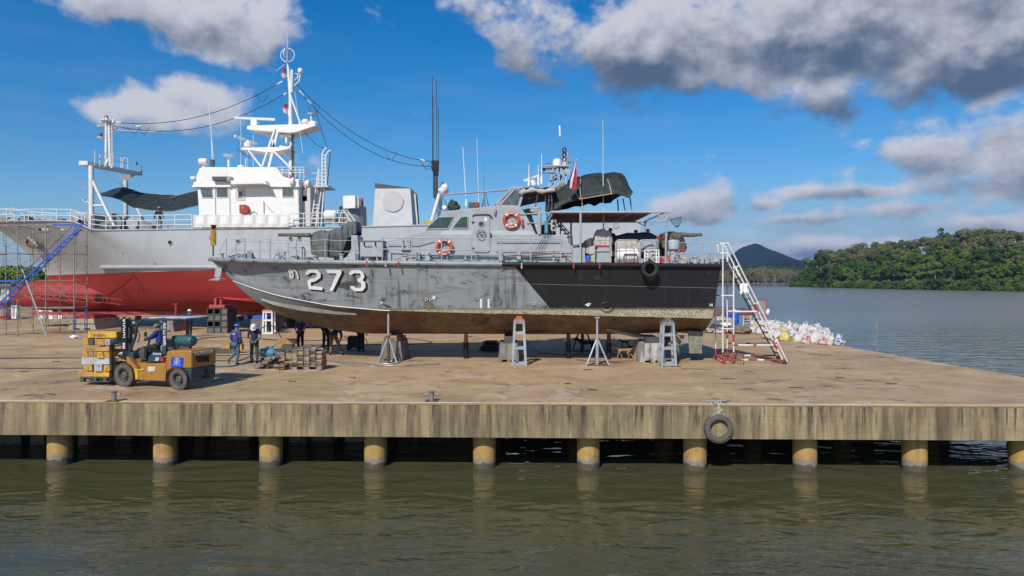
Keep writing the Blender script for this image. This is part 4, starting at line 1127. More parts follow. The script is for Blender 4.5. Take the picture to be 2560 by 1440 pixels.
def catmull(p, n):
    out = []
    P_ = [p[0]] + p + [p[-1]]
    for i in range(1, len(P_) - 2):
        for j in range(n):
            t = j / n; a, b_, c_, d_ = P_[i - 1], P_[i], P_[i + 1], P_[i + 2]
            out.append(.5 * ((2 * b_) + (c_ - a) * t + (2 * a - 5 * b_ + 4 * c_ - d_) * t * t + (3 * b_ - a - 3 * c_ + d_) * t ** 3))
    return out + [p[-1]]
for i in range(NSH + 1):
    u = (i / NSH) ** 1.3
    xs = lerp(-39.7, 9, u); x1 = lerp(-37.2, 9, u); x2 = lerp(-35.4, 9, u); x3 = lerp(-35.2, 8.9, u); x4 = lerp(-35, 8.6, u); xk = lerp(-34.8, 8.2, u)
    zs = interp(xs, S_Z)
    for sg in (1, -1):
        pts = [(xs, interp(xs, S_H), zs), (x1, smooth_i(x1, L1_H, .8), lerp(6.0, 5.5, min(1, u * 4))), (x2, smooth_i(x2, L2_H, .8), 4.0), (x3, smooth_i(x3, L3_H, .8), 2.35), (x4, smooth_i(x4, L4_H, .8), 1.5), (xk, 0, 1.18)]
        cr = catmull([Vector((a, YS - sg * max(0, h), z)) for a, h, z in pts], 4)
        for v in cr:
            if (v.y - YS) * sg > 0: v.y = YS
        rows[sg].append(cr)
q = MB()
for sg in (1, -1): q.grid(rows[sg])
q.grid([rows[1][-1], rows[-1][-1]])
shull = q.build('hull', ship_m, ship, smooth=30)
SBV = BVHTree.FromPolygons([world_loc(shull) + v.co for v in shull.data.vertices], [tuple(p.vertices) for p in shull.data.polygons])
q = MB(); q.tube([(-37.9, YS, 2.42), (-37.8, YS, 2.42), (-37.4, YS, 2.42), (-36.8, YS, 2.42), (-36, YS, 2.42), (-34.5, YS, 2.42), (-32.5, YS, 2.40), (-30, YS, 2.35), (-27.5, YS, 2.3)], [.08, .35, .72, .98, 1.12, 1.18, 1.18, 1.05, .6], 28)
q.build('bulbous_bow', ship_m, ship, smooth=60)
bl_ = bpy.data.objects['bulbous_bow']; pv_, pf_ = [], []
for o_ in (shull, bl_):
    n0_ = len(pv_); pv_ += [world_loc(o_) + v.co for v in o_.data.vertices]; pf_ += [tuple(n0_ + i for i in p.vertices) for p in o_.data.polygons]
SBV = BVHTree.FromPolygons(pv_, pf_)
q = MB()
for z in (2.35, 2.0): q.tube([(-36 if z > 2.2 else -35.2, YS - 1.17, z + .15), (-30, YS - 1.5, z - .1), (-28.6, YS - 1.7, z - .25)], .03, 6)
q.build('bulb_ridge', oxide, ship)
q = MB(); q.bx((-36.2, YS - .35, .93), (7.6, YS + .35, 1.16)); q.build('bar_keel', M('keel_red', (.42, .055, .05), .5, var=.2), ship)
q = MB(); q.grid(list([[r[0] + Vector((0, .02, -.03)), Vector((r[0].x, 2 * YS - r[0].y, r[0].z - .03))] for r in rows[1]])); q.build('deck', M('deck_grey', (.2, .22, .23), .8), ship)
# rub strake, sweeping up to the stern
q = MB(); sp = [on(SBV, px, py, .05) for px, py in [(255, 667), (330, 667), (450, 667), (560, 668), (650, 668), (760, 667), (900, 664), (1050, 655), (1200, 643), (1320, 628), (1430, 612), (1520, 598), (1592, 584)]]
q.tube(sp, .14, 8); q.build('rub_strake', M('strake_white', (.35, .37, .395), .45, var=.08), ship, smooth=True)
q = MB(); q.tube([r[0] + Vector((0, -.02, .02)) for r in rows[1]], .055, 6); q.build('gunwale', lgrey, ship, smooth=True)
def ship_hole(px, py, r, mat=None, rim=True):
    c = on(SBV, px, py, .02); kx = FPX / c.y; marking('porthole' if r < .3 else 'thruster_tunnel', [[(px + r * kx * cos(a), py + r * kx * sin(a)) for a in [2 * pi * i / 16 for i in range(16)]]], mat or MATS['hole_black'], SBV, ship, .03, 1)
    if rim:
        q = MB(); q.tube([c + Vector((r * cos(a), -.02, r * sin(a))) for a in [2 * pi * i / 20 for i in range(20)]], r * .14, 6, closed=True); q.build('rim', ship_m, ship, smooth=True)
MATS['hole_black'] = MATS.get('hole_black') or M('hole_black', (.006, .006, .006), .6)
ship_hole(248, 746, .36); ship_hole(425.5, 606, .15); ship_hole(596, 603, .13); ship_hole(307, 633, .035, rim=False); ship_hole(388, 659, .04, rim=False); ship_hole(228, 660, .035, rim=False)
for x in (727, 749): ship_hole(x, 597, .14, glass)
ship_hole(1539, 563, .2, lgrey)
marking('bow_mark', [[(94, 571), (122, 569), (125, 577), (102, 578)], [(150, 571), (160, 571), (160, 576), (150, 576)]], pwhite, SBV, ship, .03)
marking('bow_mark', [[(96, 570), (103, 570), (106, 576), (99, 576)]], black, SBV, ship, .045)
# bilge fin
q = MB(); q.add([P(537, 742, 47.9), P(575, 749, 47.6), P(662, 758, 47.5), P(662, 749, 48.2), P(560, 744, 48.4)], [(0, 1, 2, 3, 4), (4, 3, 2, 1, 0)]); q.build('bilge_fin', M('fin_red', (.50, .06, .055), .5), ship)
# stowed anchor with its rope
q = MB(); a = on(SBV, 88, 603, .15)
for i in range(4): q.tube([a + Vector(((.45 + .05 * i) * cos(t) + .05 * i, -.05 * i, (.3 + .04 * i) * sin(t))) for t in [2 * pi * j / 16 for j in range(16)]], .045, 6, closed=True)
q.build('hawser', rustm, ship)
q = MB(); q.tube([a + Vector((-.3, -.1, .35)), a + Vector((.05, -.2, .1)), a + Vector((.35, -.2, -.1))], .12, 8); q.bar(a + Vector((.1, -.2, .35)), a + Vector((.5, -.25, -.35)), .16); q.build('anchor', steel, ship)

def spx(name, pts, r, mat=white, parent=None, n=6, Y=48.3, closed=False):
    q = MB(); q.tube([p if isinstance(p, Vector) else P(p[0], p[1], p[2] if len(p) > 2 else Y) for p in pts], r, n, closed=closed)
    return q.build(name, mat, parent or ship, smooth=True)
# bow railing panels (forecastle), both sides
def rail_run(px0, px1, py_f, inset, h, levels, n, sgn=1, name='railing', mat=white):
    top = []
    for i in range(n + 1):
        px = lerp(px0, px1, i / n); Yy = 48
        for _ in range(6):
            x = (px - 1280) / FPX * Yy; Yy = YS - sgn * (interp(x, S_H) - inset)
        z = interp(x, S_Z); top.append(Vector((x, Yy, z)))
    q = MB()
    for l in levels: q.tube([p + Vector((0, 0, h * l)) for p in top], .03, 5)
    q.build(name, mat, ship, smooth=True)
    for p in top: post(p, h, ship, 1.25, mat)
    return top
rail_run(-45, 36, None, .1, .95, (1, .55, .12), 4)
rail_run(36, 212, None, .1, .85, (1, .5), 5)
for x in (8, 27, 52, 78, 104, 132, 168, 196): spx('rail_brace', [(x, 531, 49), (x + 9, 541, 49), (x + 9, 556, 49)], .028)
rail_run(222, 480, None, .1, 1.02, (1, .66, .33), 6)
rail_run(722, 870, None, .1, 1.02, (1, .66, .33), 4)
rail_run(-20, 860, None, .1, 1.0, (1, .5), 18, -1)
spx('bow_rope', [(0, 522, 51), (45, 526, 50), (95, 531, 49.5), (140, 534, 49)], .02)
# deck machinery forward
rd = random.Random(5)
q = MB(); q.bx(P(171, 558, 50.5), Vector((P(221, 530, 50.5).x, 53.5, P(221, 530, 50.5).z))); q.build('windlass_house', lgrey, ship, bevel=.08)
def drum(px, py, Y, r, w, name='winch_drum', mat=mgrey, axis='Y'):
    q = MB(); c = P(px, py, Y); q.lathe(c, [(r, 0), (r, .06), (r * .6, .07), (r * .6, w - .07), (r, w - .06), (r, w)], 20, axis); q.build(name, mat, ship, smooth=35)
drum(60, 548, 49.5, .28, .7); drum(8, 548, 50, .22, .5); drum(186, 545, 49.2, .32, .5, mat=lgrey); drum(285, 553, 50, .58, 1.2); drum(330, 557, 49.3, .42, .8, mat=lgrey); drum(218, 560, 49, .24, .6); drum(357, 563, 49.5, .3, .5)
for i in range(26):
    px = rd.uniform(15, 480); Yy = rd.uniform(49, 53); x = (px - 1280) / FPX * Yy; z = interp(x, S_Z) - .03; h = rd.uniform(.25, .75 if px > 210 else .45); w = rd.uniform(.25, .6)
    q = MB(); c = Vector((x, Yy, z))
    if rd.random() < .5:
        q.lathe(c, [(w * .4, 0), (w * .32, h * .8), (w * .5, h * .85), (w * .5, h), (0, h)], 12)
    else:
        q.bx(c + Vector((-w / 2, -w / 2, 0)), c + Vector((w / 2, w / 2, h * .8))); q.tube([c + Vector((-w / 2, 0, h * .8)), c + Vector((0, 0, h * 1.1)), c + Vector((w / 2, 0, h * .8))], .03, 5)
    q.build('deck_gear', rd.choice([mgrey, lgrey, dgrey, mgrey]), ship)
# forward gantry: two posts joined by a beam running across the ship
YG0, YG1 = 48.3, 55.2
g0, g1 = P(224, 409, YG0), P(330, 434, YG1)
q = MB(); q.bar(g0 + Vector((-.3, -.25, 0)), g1 + Vector((.3, 0, 0)), .62, .30); q.build('gantry_beam', white, ship, bevel=.03)
q = MB(); q.bar(g1 + Vector((.2, 0, -.05)), P(354, 436, YG1), .3, .1); q.build('gantry_arm', mgrey, ship)
spx('gantry_post', [(228, 414, YG0), (229, 575, YG0)], .17, n=12); spx('gantry_post', [(314, 440, YG1), (315, 570, YG1)], .17, M('shaded_post', (.55, .55, .53), .5), n=12)  # far post gets a duller white, its shade painted into the colour
spx('gantry_brace', [(230, 449, YG0), (286, 566, YG0)], .11, n=10); spx('gantry_brace', [(230, 514, YG0), (262, 513, YG0)], .07, n=8); spx('gantry_brace', [(338, 512, YG1), (366, 566, YG1)], .11, n=10)
q = MB(); q.add([g1 + Vector((-.9, -.3, -.15)), g1 + Vector((.5, -.3, -.15)), P(314, 455, YG1 - .1)], [(0, 1, 2), (2, 1, 0)]); q.build('gusset', white, ship)
spx('cctv_arm', [(228, 506, YG0), (212, 504, YG0)], .04); q = MB(); q.bx(P(207, 503, YG0), P(214, 498, YG0 + .2)); q.build('cctv_camera', white, ship)
YF_ = 50.3
for dx, dz in ((0, 0), (.32, 0), (.16, .35)): spx('foremast', [P(265, 416, YF_) + Vector((dx, dz, 0)), P(266, 303, YF_) + Vector((dx * .6, dz, 0))], .10, n=8)
q = MB()
for i in range(12): q.bar(P(276, 412 - i * 9, YF_ - .02), P(281, 412 - i * 9, YF_ - .02), .03)
q.tube([P(281, 415, YF_), P(280, 310, YF_)], .04, 6); q.build('mast_ladder', white, ship)
q = MB(); q.bar(P(262, 418, YF_), P(272, 398, YF_), .2, .1); q.bar(P(280, 420, YF_), P(272, 398, YF_), .1, .1); q.build('mast_foot', white, ship)
for (x, y, w) in ((252, 317, .5), (252, 345, .5), (268, 303, .9)):
    q = MB(); q.lathe(P(x, y, YF_), [(.05, -.14), (w * .5, 0), (w * .5, .05), (0, .05)], 14); q.build('lamp_shelf', white, ship)
for (x, y, mt_) in ((252, 343, redp), (266, 299, steel)):
    q = MB(); q.lathe(P(x, y, YF_), [(.12, 0), (.12, .22), (.14, .24), (.14, .28), (0, .28)], 12); q.build('signal_lamp', mt_, ship)
q = MB(); q.bx(P(262, 312, YF_ - .2), P(275, 297, YF_ + .2)); q.ell(P(283, 305, YF_), (.14, .14, .2)); q.ell(P(256, 303, YF_), (.14, .14, .18)); q.build('mast_head', white, ship, bevel=.04)
spx('whip_antenna', [(263, 296, YF_), (263, 248, YF_)], .02); 
spx('aerial_rod', [(288, 325, YF_), (330, 327, YF_), (390, 329, YF_)], .02)
q = MB(); q.tube([P(287 + 6 * cos(a), 320 + 5 * sin(a), YF_) for a in [2 * pi * i / 14 for i in range(14)]], .025, 5, closed=True); q.build('cable_loop', black, ship)
# gantry walkway rails
for (x0, y0), (x1, y1), Ya, Yb in (((237, 378), (262, 383), 48.6, 49.6), ((283, 386), (320, 394), 51.2, 54)):
    A, B = P(x0, y0, Ya), P(x1, y1, Yb); q = MB()
    for hh in (0, -.45): q.tube([A + Vector((0, 0, hh)), B + Vector((0, 0, hh))], .025, 5)
    for t in (0, .5, 1): q.tube([A.lerp(B, t), A.lerp(B, t) + Vector((0, 0, -1.0))], .025, 5)
    q.build('gantry_rail', white, ship)
q = MB(); q.tube([P(306, 424, 54), P(306, 398, 54), P(309, 394, 54), P(319, 394, 54), P(320, 398, 54), P(320, 428, 54)], .03, 5)
q.build('gantry_rail', white, ship)
q = MB(); q.tube([P(352, 434, YG1), P(352, 414, YG1)], .03, 6); q.bar(P(343, 412, YG1), P(357, 415, YG1), .06); q.add([P(340, 402, YG1), P(346, 411, YG1), P(341, 413, YG1)], [(0, 1, 2), (2, 1, 0)]); q.lathe(P(352, 433, YG1), [(.12, 0), (.1, .3), (.04, .4)], 10); q.build('wind_vane', mgrey, ship)
# bridge house -------------------------------------------------------------
YH, YHF = 48.15, 53.4
wallm = M('house_white', (.80, .79, .765), .45, var=.04, streak=.12, dirt=(.55, .45, .33), rust=.12)
slab([(493, 463), (745, 463), (745, 570), (500, 570)], YH, YHF - .8, 'house_wall', wallm, ship, .02)
slab([(480, 467), (482, 462), (498, 421), (505, 418), (572, 418), (690, 418), (698, 428), (708, 441), (722, 446), (747, 448), (747, 466)], YH - .12, YHF - .6, 'bridge_top', wallm, ship, .03)
q = MB(); q.bar(P(480, 465.5, YH - .16), P(577, 465.5, YH - .16), .05, .12); q.bar(P(614, 465, YH - .16), P(748, 466, YH - .16), .05, .08); q.build('drip_rail', wallm, ship)
shade = M('aft_wall', (.60, .58, .55), .5, var=.08, streak=.3, dirt=(.3, .22, .15), rust=.3)  # rust-streaked duller house white, the aft face's shade painted into it
slab([(745, 448), (760, 448), (776, 462), (776, 566), (745, 566)], YH + .7, YHF - .9, 'aft_house', shade, ship, .02)
for pl_ in ([(500, 470), (531, 471), (533, 495), (506, 495)], [(541, 470), (570, 470), (571, 494), (542, 494)], [(706, 470), (734, 470), (734, 493), (706, 493)]):
    window(pl_, YH - .02, ship, clear, wallm, .035)
slab([(589, 472), (613, 472), (613, 502), (592, 501), (589, 494)], YH - .03, YH + .01, 'side_door', shade, ship)
window([(595, 478), (607, 478), (607, 494), (595, 494)], YH - .05, ship, clear, wallm, .03)
slab([(577, 451), (662, 450), (668, 462), (657, 459), (577, 461)], YH - .9, YH - .08, 'wing_roof', wallm, ship, .02)
slab([(530, 441), (566, 441), (566, 451), (530, 451)], YH - .45, YH - .12, 'light_bar', dgrey, ship, .02)
slab([(566, 439), (577, 441), (577, 456), (566, 452)], YH - .5, YH - .12, 'light_bracket', steel, ship, .02)
for x in (498, 505): pass
spx('down_pipe', [(537, 470), (538, 560)], .04, wallm, Y=YH - .05); spx('down_pipe', [(566, 464), (573, 470), (574, 560)], .04, wallm, Y=YH - .05)
# red crescent light housing
q = MB(); q.prism([P(x, y, YH - .3) for x, y in [(598, 512), (612, 511), (619, 515), (622, 523), (619, 531), (612, 534), (598, 533)]], (0, .28, 0)); hd = q.build('lifebuoy_cradle', redp, ship, bevel=.03)
slab([(602, 516), (611, 516), (611, 524), (602, 524)], YH - .34, YH - .29, 'signal_light', M('brass_lamp', (.35, .2, .04), .5), hd)
q = MB(); q.tube([P(625 + 16 * t, 533 - 5 * sin(t * 3), YH - .08) for t in [i / 10 for i in range(11)]], .03, 5); q.tube([P(659, 502, YH - .07), P(659, 532, YH - .07)], .03, 5); q.tube([P(660, 504, YH - .07), P(672, 520, YH - .07), P(683, 530, YH - .07)], .025, 5); q.build('wall_pipe', shade, ship)
# canvas dodger along the house
q = MB(); rws = []
for i in range(49):
    px = lerp(483, 722, i / 48); rws.append([P(px, y, YH - .75) + Vector((0, .05 * sin(i * 1.05) * (1 if abs(y - 552) < 12 else .3), 0)) for y in (537.5, 545, 553, 561, 568)])
m, k, b, out = new_mat('dodger_cloth')
geo = k.n('ShaderNodeNewGeometry'); pos = geo.outputs['Position']; X, Y, Z = k.xyz(pos)[:3]
fr_ = k.m('FRACT', k.m('MULTIPLY_ADD', X, 1.18, k.m('MULTIPLY', k.noise(pos, 3, 3), .15)))
pn = k.m('MULTIPLY', k.step(fr_, .08, .16), k.step(fr_, .86, .78)); pn = k.m('MULTIPLY', pn, k.m('MULTIPLY', k.step(Z, 7.45, 7.55), k.step(Z, 8.05, 7.95)))
c = k.mix(pn, (.66, .635, .59), (.78, .765, .745)); k.put(b.inputs['Base Color'], c); b.inputs['Roughness'].default_value = .8
dodg = m
q.grid(rws); q.build('canvas_dodger', dodg, ship, smooth=True)
for x in range(485, 724, 30): post(P(x, 570, YH - .72), .95, ship, 1.2, white)
# roof gear
def pod(px, py, Y, prof, name, mat=white, n=18):
    q = MB(); q.lathe(P(px, py, Y), prof, n); return q.build(name, mat, ship, smooth=40)
q = MB(); c = P(509, 405, 48.6); q.lathe(c + Vector((-.28, 0, 0)), [(.24, 0), (.27, .05), (.27, .45), (.2, .55), (0, .55)], 18, 'X'); q.tube([c + Vector((0, 0, -.2)), c + Vector((0, 0, -.5))], .08, 8); q.build('searchlight', white, ship, smooth=40)
q = MB(); c = P(483, 446, 48.0); q.lathe(c + Vector((-.16, 0, 0)), [(.12, 0), (.14, .03), (.14, .3), (0, .33)], 14, 'X'); q.build('flood_lamp', white, ship, smooth=40)
spx('whip_antenna', [(531, 417, 49.5), (528, 330, 49.5), (522, 258, 49.5)], .03); spx('whip_antenna', [(535, 417, 49.5), (530, 352, 49.5)], .022, pwhite)
q = MB(); q.box(P(531, 408, 49.5), (.25, .25, .5)); q.build('antenna_tuner', dgrey, ship)
pod(572, 417, 49, [(.09, 0), (.09, .65), (.3, .74), (.38, .76), (.38, .8), (.1, .84), (0, .84)], 'gps_mushroom')
for i in range(5): spx('gps_pin', [(560 + i * 6, 389, 49), (560 + i * 6, 382, 49)], .012)
pod(603, 417, 49.5, [(.28, -.03), (.25, .08), (.1, .13), (0, .13)], 'vent_cap')
for x, y1 in ((602, 301), (633, 335), (618, 372)): spx('whip_antenna', [(x, 418, 50.5), (x, y1, 50.5)], .014, pwhite)
spx('whip_antenna', [(614, 395, 48.9), (615, 440, 48.9)], .03)
q = MB(); q.bar(P(592, 372, 49.5), P(626, 396, 49.5), .06)
for i in range(7): q.bar(P(595 + i * 5, 374 + i * 3.4 - 4, 49.5), P(595 + i * 5, 374 + i * 3.4 + 4, 49.5), .025)
q.build('yagi_aerial', dgrey, ship)
# main mast
YMM = 51.2
def mp(x, y, dy=0): return P(x, y, YMM + dy)
q = MB(); q.tube([mp(728, 448), mp(727, 320), mp(726, 238), mp(720, 165)], [.17, .16, .13, .09], 10); q.build('mast_pole', white, ship, smooth=True)
q = MB(); q.tube([mp(730, 175, -.1), mp(729, 232, -.1)], .12, 8); q.tube([mp(731, 448, -.15), mp(731, 330, -.15)], .05, 6, mi=1); q.tube([mp(735, 440, -.12), mp(735, 330, -.12)], .03, 6, mi=1); q.build('mast_cable_duct', [white, dgrey], ship)
for dy in (-.5, .5):
    spx('mast_stay', [mp(726, 238, dy * .2), mp(752, 312, dy)], .07, n=8)
q = MB()
for i in range(16):
    y = 436 - i * 7; q.bar(mp(732, y, -.1), mp(737, y, -.1), .025)
for i in range(9): q.tube([mp(737 + 0, 436 - i * 12, -.6), mp(741, 436 - i * 12, -.3), mp(741, 436 - i * 12, .3)], .02, 4)
q.build('mast_ladder', white, ship)
# platforms
def platform(poly, dy0, dy1, name='mast_platform'):
    slab(poly, YMM + dy0, YMM + dy1, name, wallm, ship, .02)
platform([(617, 316), (620, 314), (786, 309), (790, 314), (768, 321), (740, 330), (722, 332), (640, 326), (617, 323)], -.8, .8)
platform([(603, 369), (720, 367), (722, 372), (680, 380), (660, 380), (625, 375), (603, 374)], -.9, .9)
for a, c in (((688, 322), (655, 418)), ((694, 330), (672, 418)), ((622, 376), (654, 418)), ((676, 369), (725, 418)), ((640, 326), (692, 350)), ((682, 350), (686, 372))):
    for dy in ((-.8, .8) if a != (640, 326) else (0,)): q = MB(); q.bar(mp(*a, dy), mp(*c, dy), .17, .12); q.build('mast_strut', white, ship)
# radars
q = MB(); q.bar(mp(586, 295, -.6), mp(688, 299, .3), .14, .2); q.build('radar_scanner', pwhite, ship, bevel=.03)
q = MB(); q.bx(mp(626, 313, -.35), mp(650, 302, .3)); q.lathe(mp(638, 302, 0), [(.15, 0), (.12, .12), (0, .12)], 12); q.build('radar_turning_unit', pwhite, ship, bevel=.03)
q = MB(); q.bar(mp(586, 340, -1.0), mp(643, 361, .8), .14, .2); q.build('radar_scanner', pwhite, ship, bevel=.03)
pod(619, 368, YMM, [(.3, 0), (.33, .15), (.33, .3), (.15, .42), (.12, .5), (0, .5)], 'radar_turning_unit', pwhite)
for y in (341, 372):
    q = MB(); c = mp(711, y, -.4); q.ell(c + Vector((-.25, 0, .06)), (.16, .2, .2)); q.lathe(c + Vector((-.3, 0, .06)), [(.22, 0), (.12, .3), (.1, .55), (.2, .8), (0, .8)], 14, 'X'); q.tube([c + Vector((.15, 0, 0)), c + Vector((.15, 0, -.5))], .09, 8); q.build('loud_hailer', pwhite, ship, smooth=40)
q = MB(); c = mp(770, 312, -.2); q.ell(c + Vector((-.2, 0, .2)), (.3, .25, .25)); q.ell(c + Vector((.35, 0, .1)), (.35, .2, .2)); q.build('projector', white, ship, smooth=True)
q = MB(); q.tube([mp(778, 308), mp(778, 288)], .07, 8); q.lathe(mp(778, 288), [(.1, 0), (.25, .08), (.27, .14), (0, .17)], 14); q.build('antenna_dish', white, ship, smooth=40)
# masthead: side arm with dome, lamps, direction finding loop
q = MB(); q.tube([mp(735, 215), mp(748, 203), mp(751, 184)], .05, 6); q.tube([mp(728, 185), mp(753, 184)], .035, 6); q.tube([mp(731, 205), mp(748, 190)], .035, 6); q.tube([mp(744, 184), mp(744, 198)], .03, 6); q.build('mast_arm', white, ship)
pod(751, 182, YMM, [(.16, 0), (.2, .1), (.19, .26), (.1, .34), (0, .35)], 'mast_dome', pwhite)
for (x, y) in ((710, 183), (714, 271)):
    q = MB(); q.lathe(mp(x, y), [(.22, -.06), (.22, 0), (.12, .02), (.12, .2), (.15, .22), (.15, .3), (0, .3)], 12); o = q.build('signal_lamp', [redp], ship)
    q = MB(); q.lathe(mp(x, y + 4), [(.1, -.25), (.2, -.02), (.26, .06), (0, .08)], 12); q.build('lamp_shelf', white, ship)
    q = MB(); q.tube([mp(x, y + 6), mp(724, y + 8)], .07, 6); q.tube([mp(722, y + 2), mp(723, y + 20)], .09, 8); q.build('lamp_arm', white, ship)
for ax in ('x', 'y'):
    c = mp(719, 138); rr_ = .51
    q = MB(); q.tube([c + (Vector((rr_ * cos(a), 0, rr_ * sin(a))) if ax == 'x' else Vector((rr_ * .25 * cos(a), rr_ * .97 * cos(a), rr_ * sin(a)))) for a in [2 * pi * i / 36 for i in range(36)]], .035, 6, closed=True); q.build('direction_loop', white, ship, smooth=True)
spx('loop_pole', [mp(719, 165), mp(719, 120)], .06); spx('whip_antenna', [mp(719, 120), mp(717, 78)], .022)
spx('aerial_rod', [mp(712, 160), mp(690, 178)], .02)
# after end of the bridge: rails, ladders, hoop mast
q = MB()
for dz_ in (0, -12, -22):
    q.tube([P(692, 418 + dz_ * -.0 + (0 if dz_ == 0 else -dz_ * .6), YH), P(760, 418 - dz_ * .6, YH), P(775, 428 - dz_ * .6, YH + 1), P(778, 430 - dz_ * .6, 52)], .028, 5)
for x in (706, 722, 738, 750, 760): q.tube([P(x, 418, YH), P(x, 446, YH)], .028, 5)
q.tube([P(777, 433, 49.5), P(811, 433, 49.5)], .028, 5); q.tube([P(777, 448, 49.5), P(811, 448, 49.5)], .028, 5)
q.build('top_rail', white, ship)
q = MB()
for dy in (0, .7):
    q.tube([P(805, 463, 49 + dy), P(806, 385, 49 + dy), P(811, 374, 49 + dy), P(817, 369, 49 + dy)], .06, 6)
    q.tube([P(815, 463, 49 + dy), P(814, 392, 49 + dy), P(820, 380, 49 + dy), P(827, 376, 49 + dy)], .06, 6)
for i in range(9): q.tube([P(806, 460 - i * 9, 49), P(814, 460 - i * 9, 49)], .035, 5)
q.build('hoop_mast', white, ship)
q = MB()
for dx in (0, 13):
    q.tube([P(797 + dx * .1, 420, 49 + dx * .04), P(777 + dx, 566, 49)], .05, 6)
    q.tube([P(805 + dx * .4, 462, 48.8), P(790 + dx, 566, 48.8)], .05, 6)
q.tube([P(752, 448, 48.7), P(754, 566, 48.7)], .05, 6); q.tube([P(744, 448, 48.2), P(747, 566, 48.2)], .06, 6)
for i in range(14): q.tube([P(792 - i * .9, 440 + i * 9, 49), P(803 - i * .4, 440 + i * 9, 49)], .03, 5)
q.build('deck_ladder', white, ship)
slab([(784, 464), (820, 463), (820, 467), (784, 468)], 48.4, 50.4, 'ladder_landing', shade, ship)
slab([(779, 490), (797, 490), (797, 566), (779, 566)], 51, 52.5, 'lobby_wall', M('rust_red_door', (.20, .05, .04), .6, var=.4), ship)
for x, y, r_ in ((730, 455, .3), (768, 460, .28)):
    q = MB(); c = P(x + 2, y, 48); q.lathe(c + Vector((-.2, 0, 0)), [(r_ * .6, 0), (r_, .1), (r_, .3), (0, .42)], 14, 'X'); q.build('deck_lamp', white, ship, smooth=40)
q = MB(); q.bx(P(756, 470, 48.85), P(768, 503, 48.9)); q.build('notice_board', redp, ship); q = MB(); q.bx(P(757.5, 472, 48.82), P(766, 490, 48.86)); q.build('notice_sheet', pwhite, ship)
q = MB()
for x in (712, 722): q.tube([P(x + 6 * cos(a), 441 + 4 * sin(a), 49.2) for a in [pi * i / 8 for i in range(9)]], .07, 6)
q.build('red_ring', redp, ship)
# funnel houses
def tapered(poly_t, y0, y1, name, mat, bevel=.04):
    return slab(poly_t, y0, y1, name, mat, ship, bevel)
fsil = M('funnel_silver', (.58, .575, .58), .5, var=.10, scale=2, streak=.12, dirt=(.62, .62, .62))
tapered([(929, 592), (938, 470), (1026, 470), (1034, 590)], 49.5, 53.2, 'funnel', fsil)
tapered([(937, 471), (937, 457), (1026, 469.5), (1026, 471)], 49.48, 53.1, 'funnel_top', dgrey)
q = MB(); q.lathe(P(982, 503, 49.42), [(.76, 0), (.76, .1)], 48, 'Y'); q.build('blank_disc', M('disc_grey', (.50, .50, .49), .5, var=.05), ship)
q = MB(); q.bx(P(969, 586, 49.3), P(984, 580, 49.45)); q.build('rust_bracket', rustm, ship)
for i, x in enumerate((1030, 1034, 1038)):
    spx('exhaust_pipe', [(x - 4, 476 + i * 8, 50 + i), (x + 4, 590, 50 + i)], .10, mgrey, n=8)
spx('funnel_ladder', [(1037, 484, 50), (1046, 588, 50)], .06, white); spx('funnel_ladder', [(1041, 490, 51), (1047, 560, 51)], .05, dgrey)
q = MB(); c = P(882, 592, 51); q.lathe(c, [(1.02, 0), (1.02, 1.3), (.98, 2.2), (.9, 2.25), (0, 2.25)], 28); q.build('winch_house', M('house_grey', (.22, .235, .25), .5, var=.12), ship, smooth=30)
slab([(858, 522), (857, 490), (888, 488.5), (888, 520)], 49.6, 52.4, 'white_tank', pwhite, ship, .02)
spx('tank_pipe', [(895, 489, 49.9), (896, 520, 49.9)], .05, white); spx('tank_pipe', [(906, 495, 51.8), (907, 525, 51.8)], .06, redp)
for off_ in (0, 10):
    q = MB(); A, B = P(848 + off_, 530, 48.6), P(905 + off_, 598, 48.3)
    q.tube([A + Vector((-.3, 0, -.8)), A + Vector((-.1, 0, .1)), A + Vector((.3, 0, .12)), A + Vector((.6, 0, -.3)), B], .04, 6); q.build('stair_rail', white, ship)
q = MB()
for i in range(9): q.bar(P(858 + i * 6, 548 + i * 6, 48.4), P(866 + i * 6, 544 + i * 6, 49), .06, .03)
q.build('stair_tread', white, ship)
slab([(900, 594), (1060, 590), (1060, 600), (900, 604)], 48.2, 53, 'after_deck', wallm, ship)
q = MB(); q.tube([P(x, y, 49) for x, y in [(905, 592), (980, 588), (1062, 584)]], .05, 6); q.build('deck_edge_bar', dgrey, ship)
# after boom and aerial poles
q = MB(); q.tube([P(1077, 560, 49.5), P(1099, 484, 49.5)], .14, 10); q.tube([P(1096, 560, 50), P(1101, 484, 50)], .12, 10); q.tube([P(1088, 526, 49.7), P(1098, 525, 49.7)], .09, 8); q.build('boom_frame', white, ship, smooth=True)
spx('boom_mast', [(1091, 500, 49.8), (1090, 402, 49.8)], .12, dgrey, n=8); spx('boom_mast', [(1085, 494, 49.8), (1085, 424, 49.8)], .08, dgrey, n=8)
q = MB(); q.box(P(1088, 414, 49.8), (.5, .4, .7)); q.box(P(1090, 432, 49.8), (.35, .3, .4)); q.build('insulator_head', black, ship)
for x, y1 in ((1081.5, 188), (1092, 200), (1097, 270), (1083.5, 240)): spx('whip_antenna', [(x, 412, 49.8), (x - 1, y1, 49.8)], .03, dgrey)
slab([(1059, 552), (1084, 551), (1068, 567), (1060, 570)], 48.6, 49.4, 'boom_base', yellowp, ship)
for x in range(1450, 1600, 48): pass
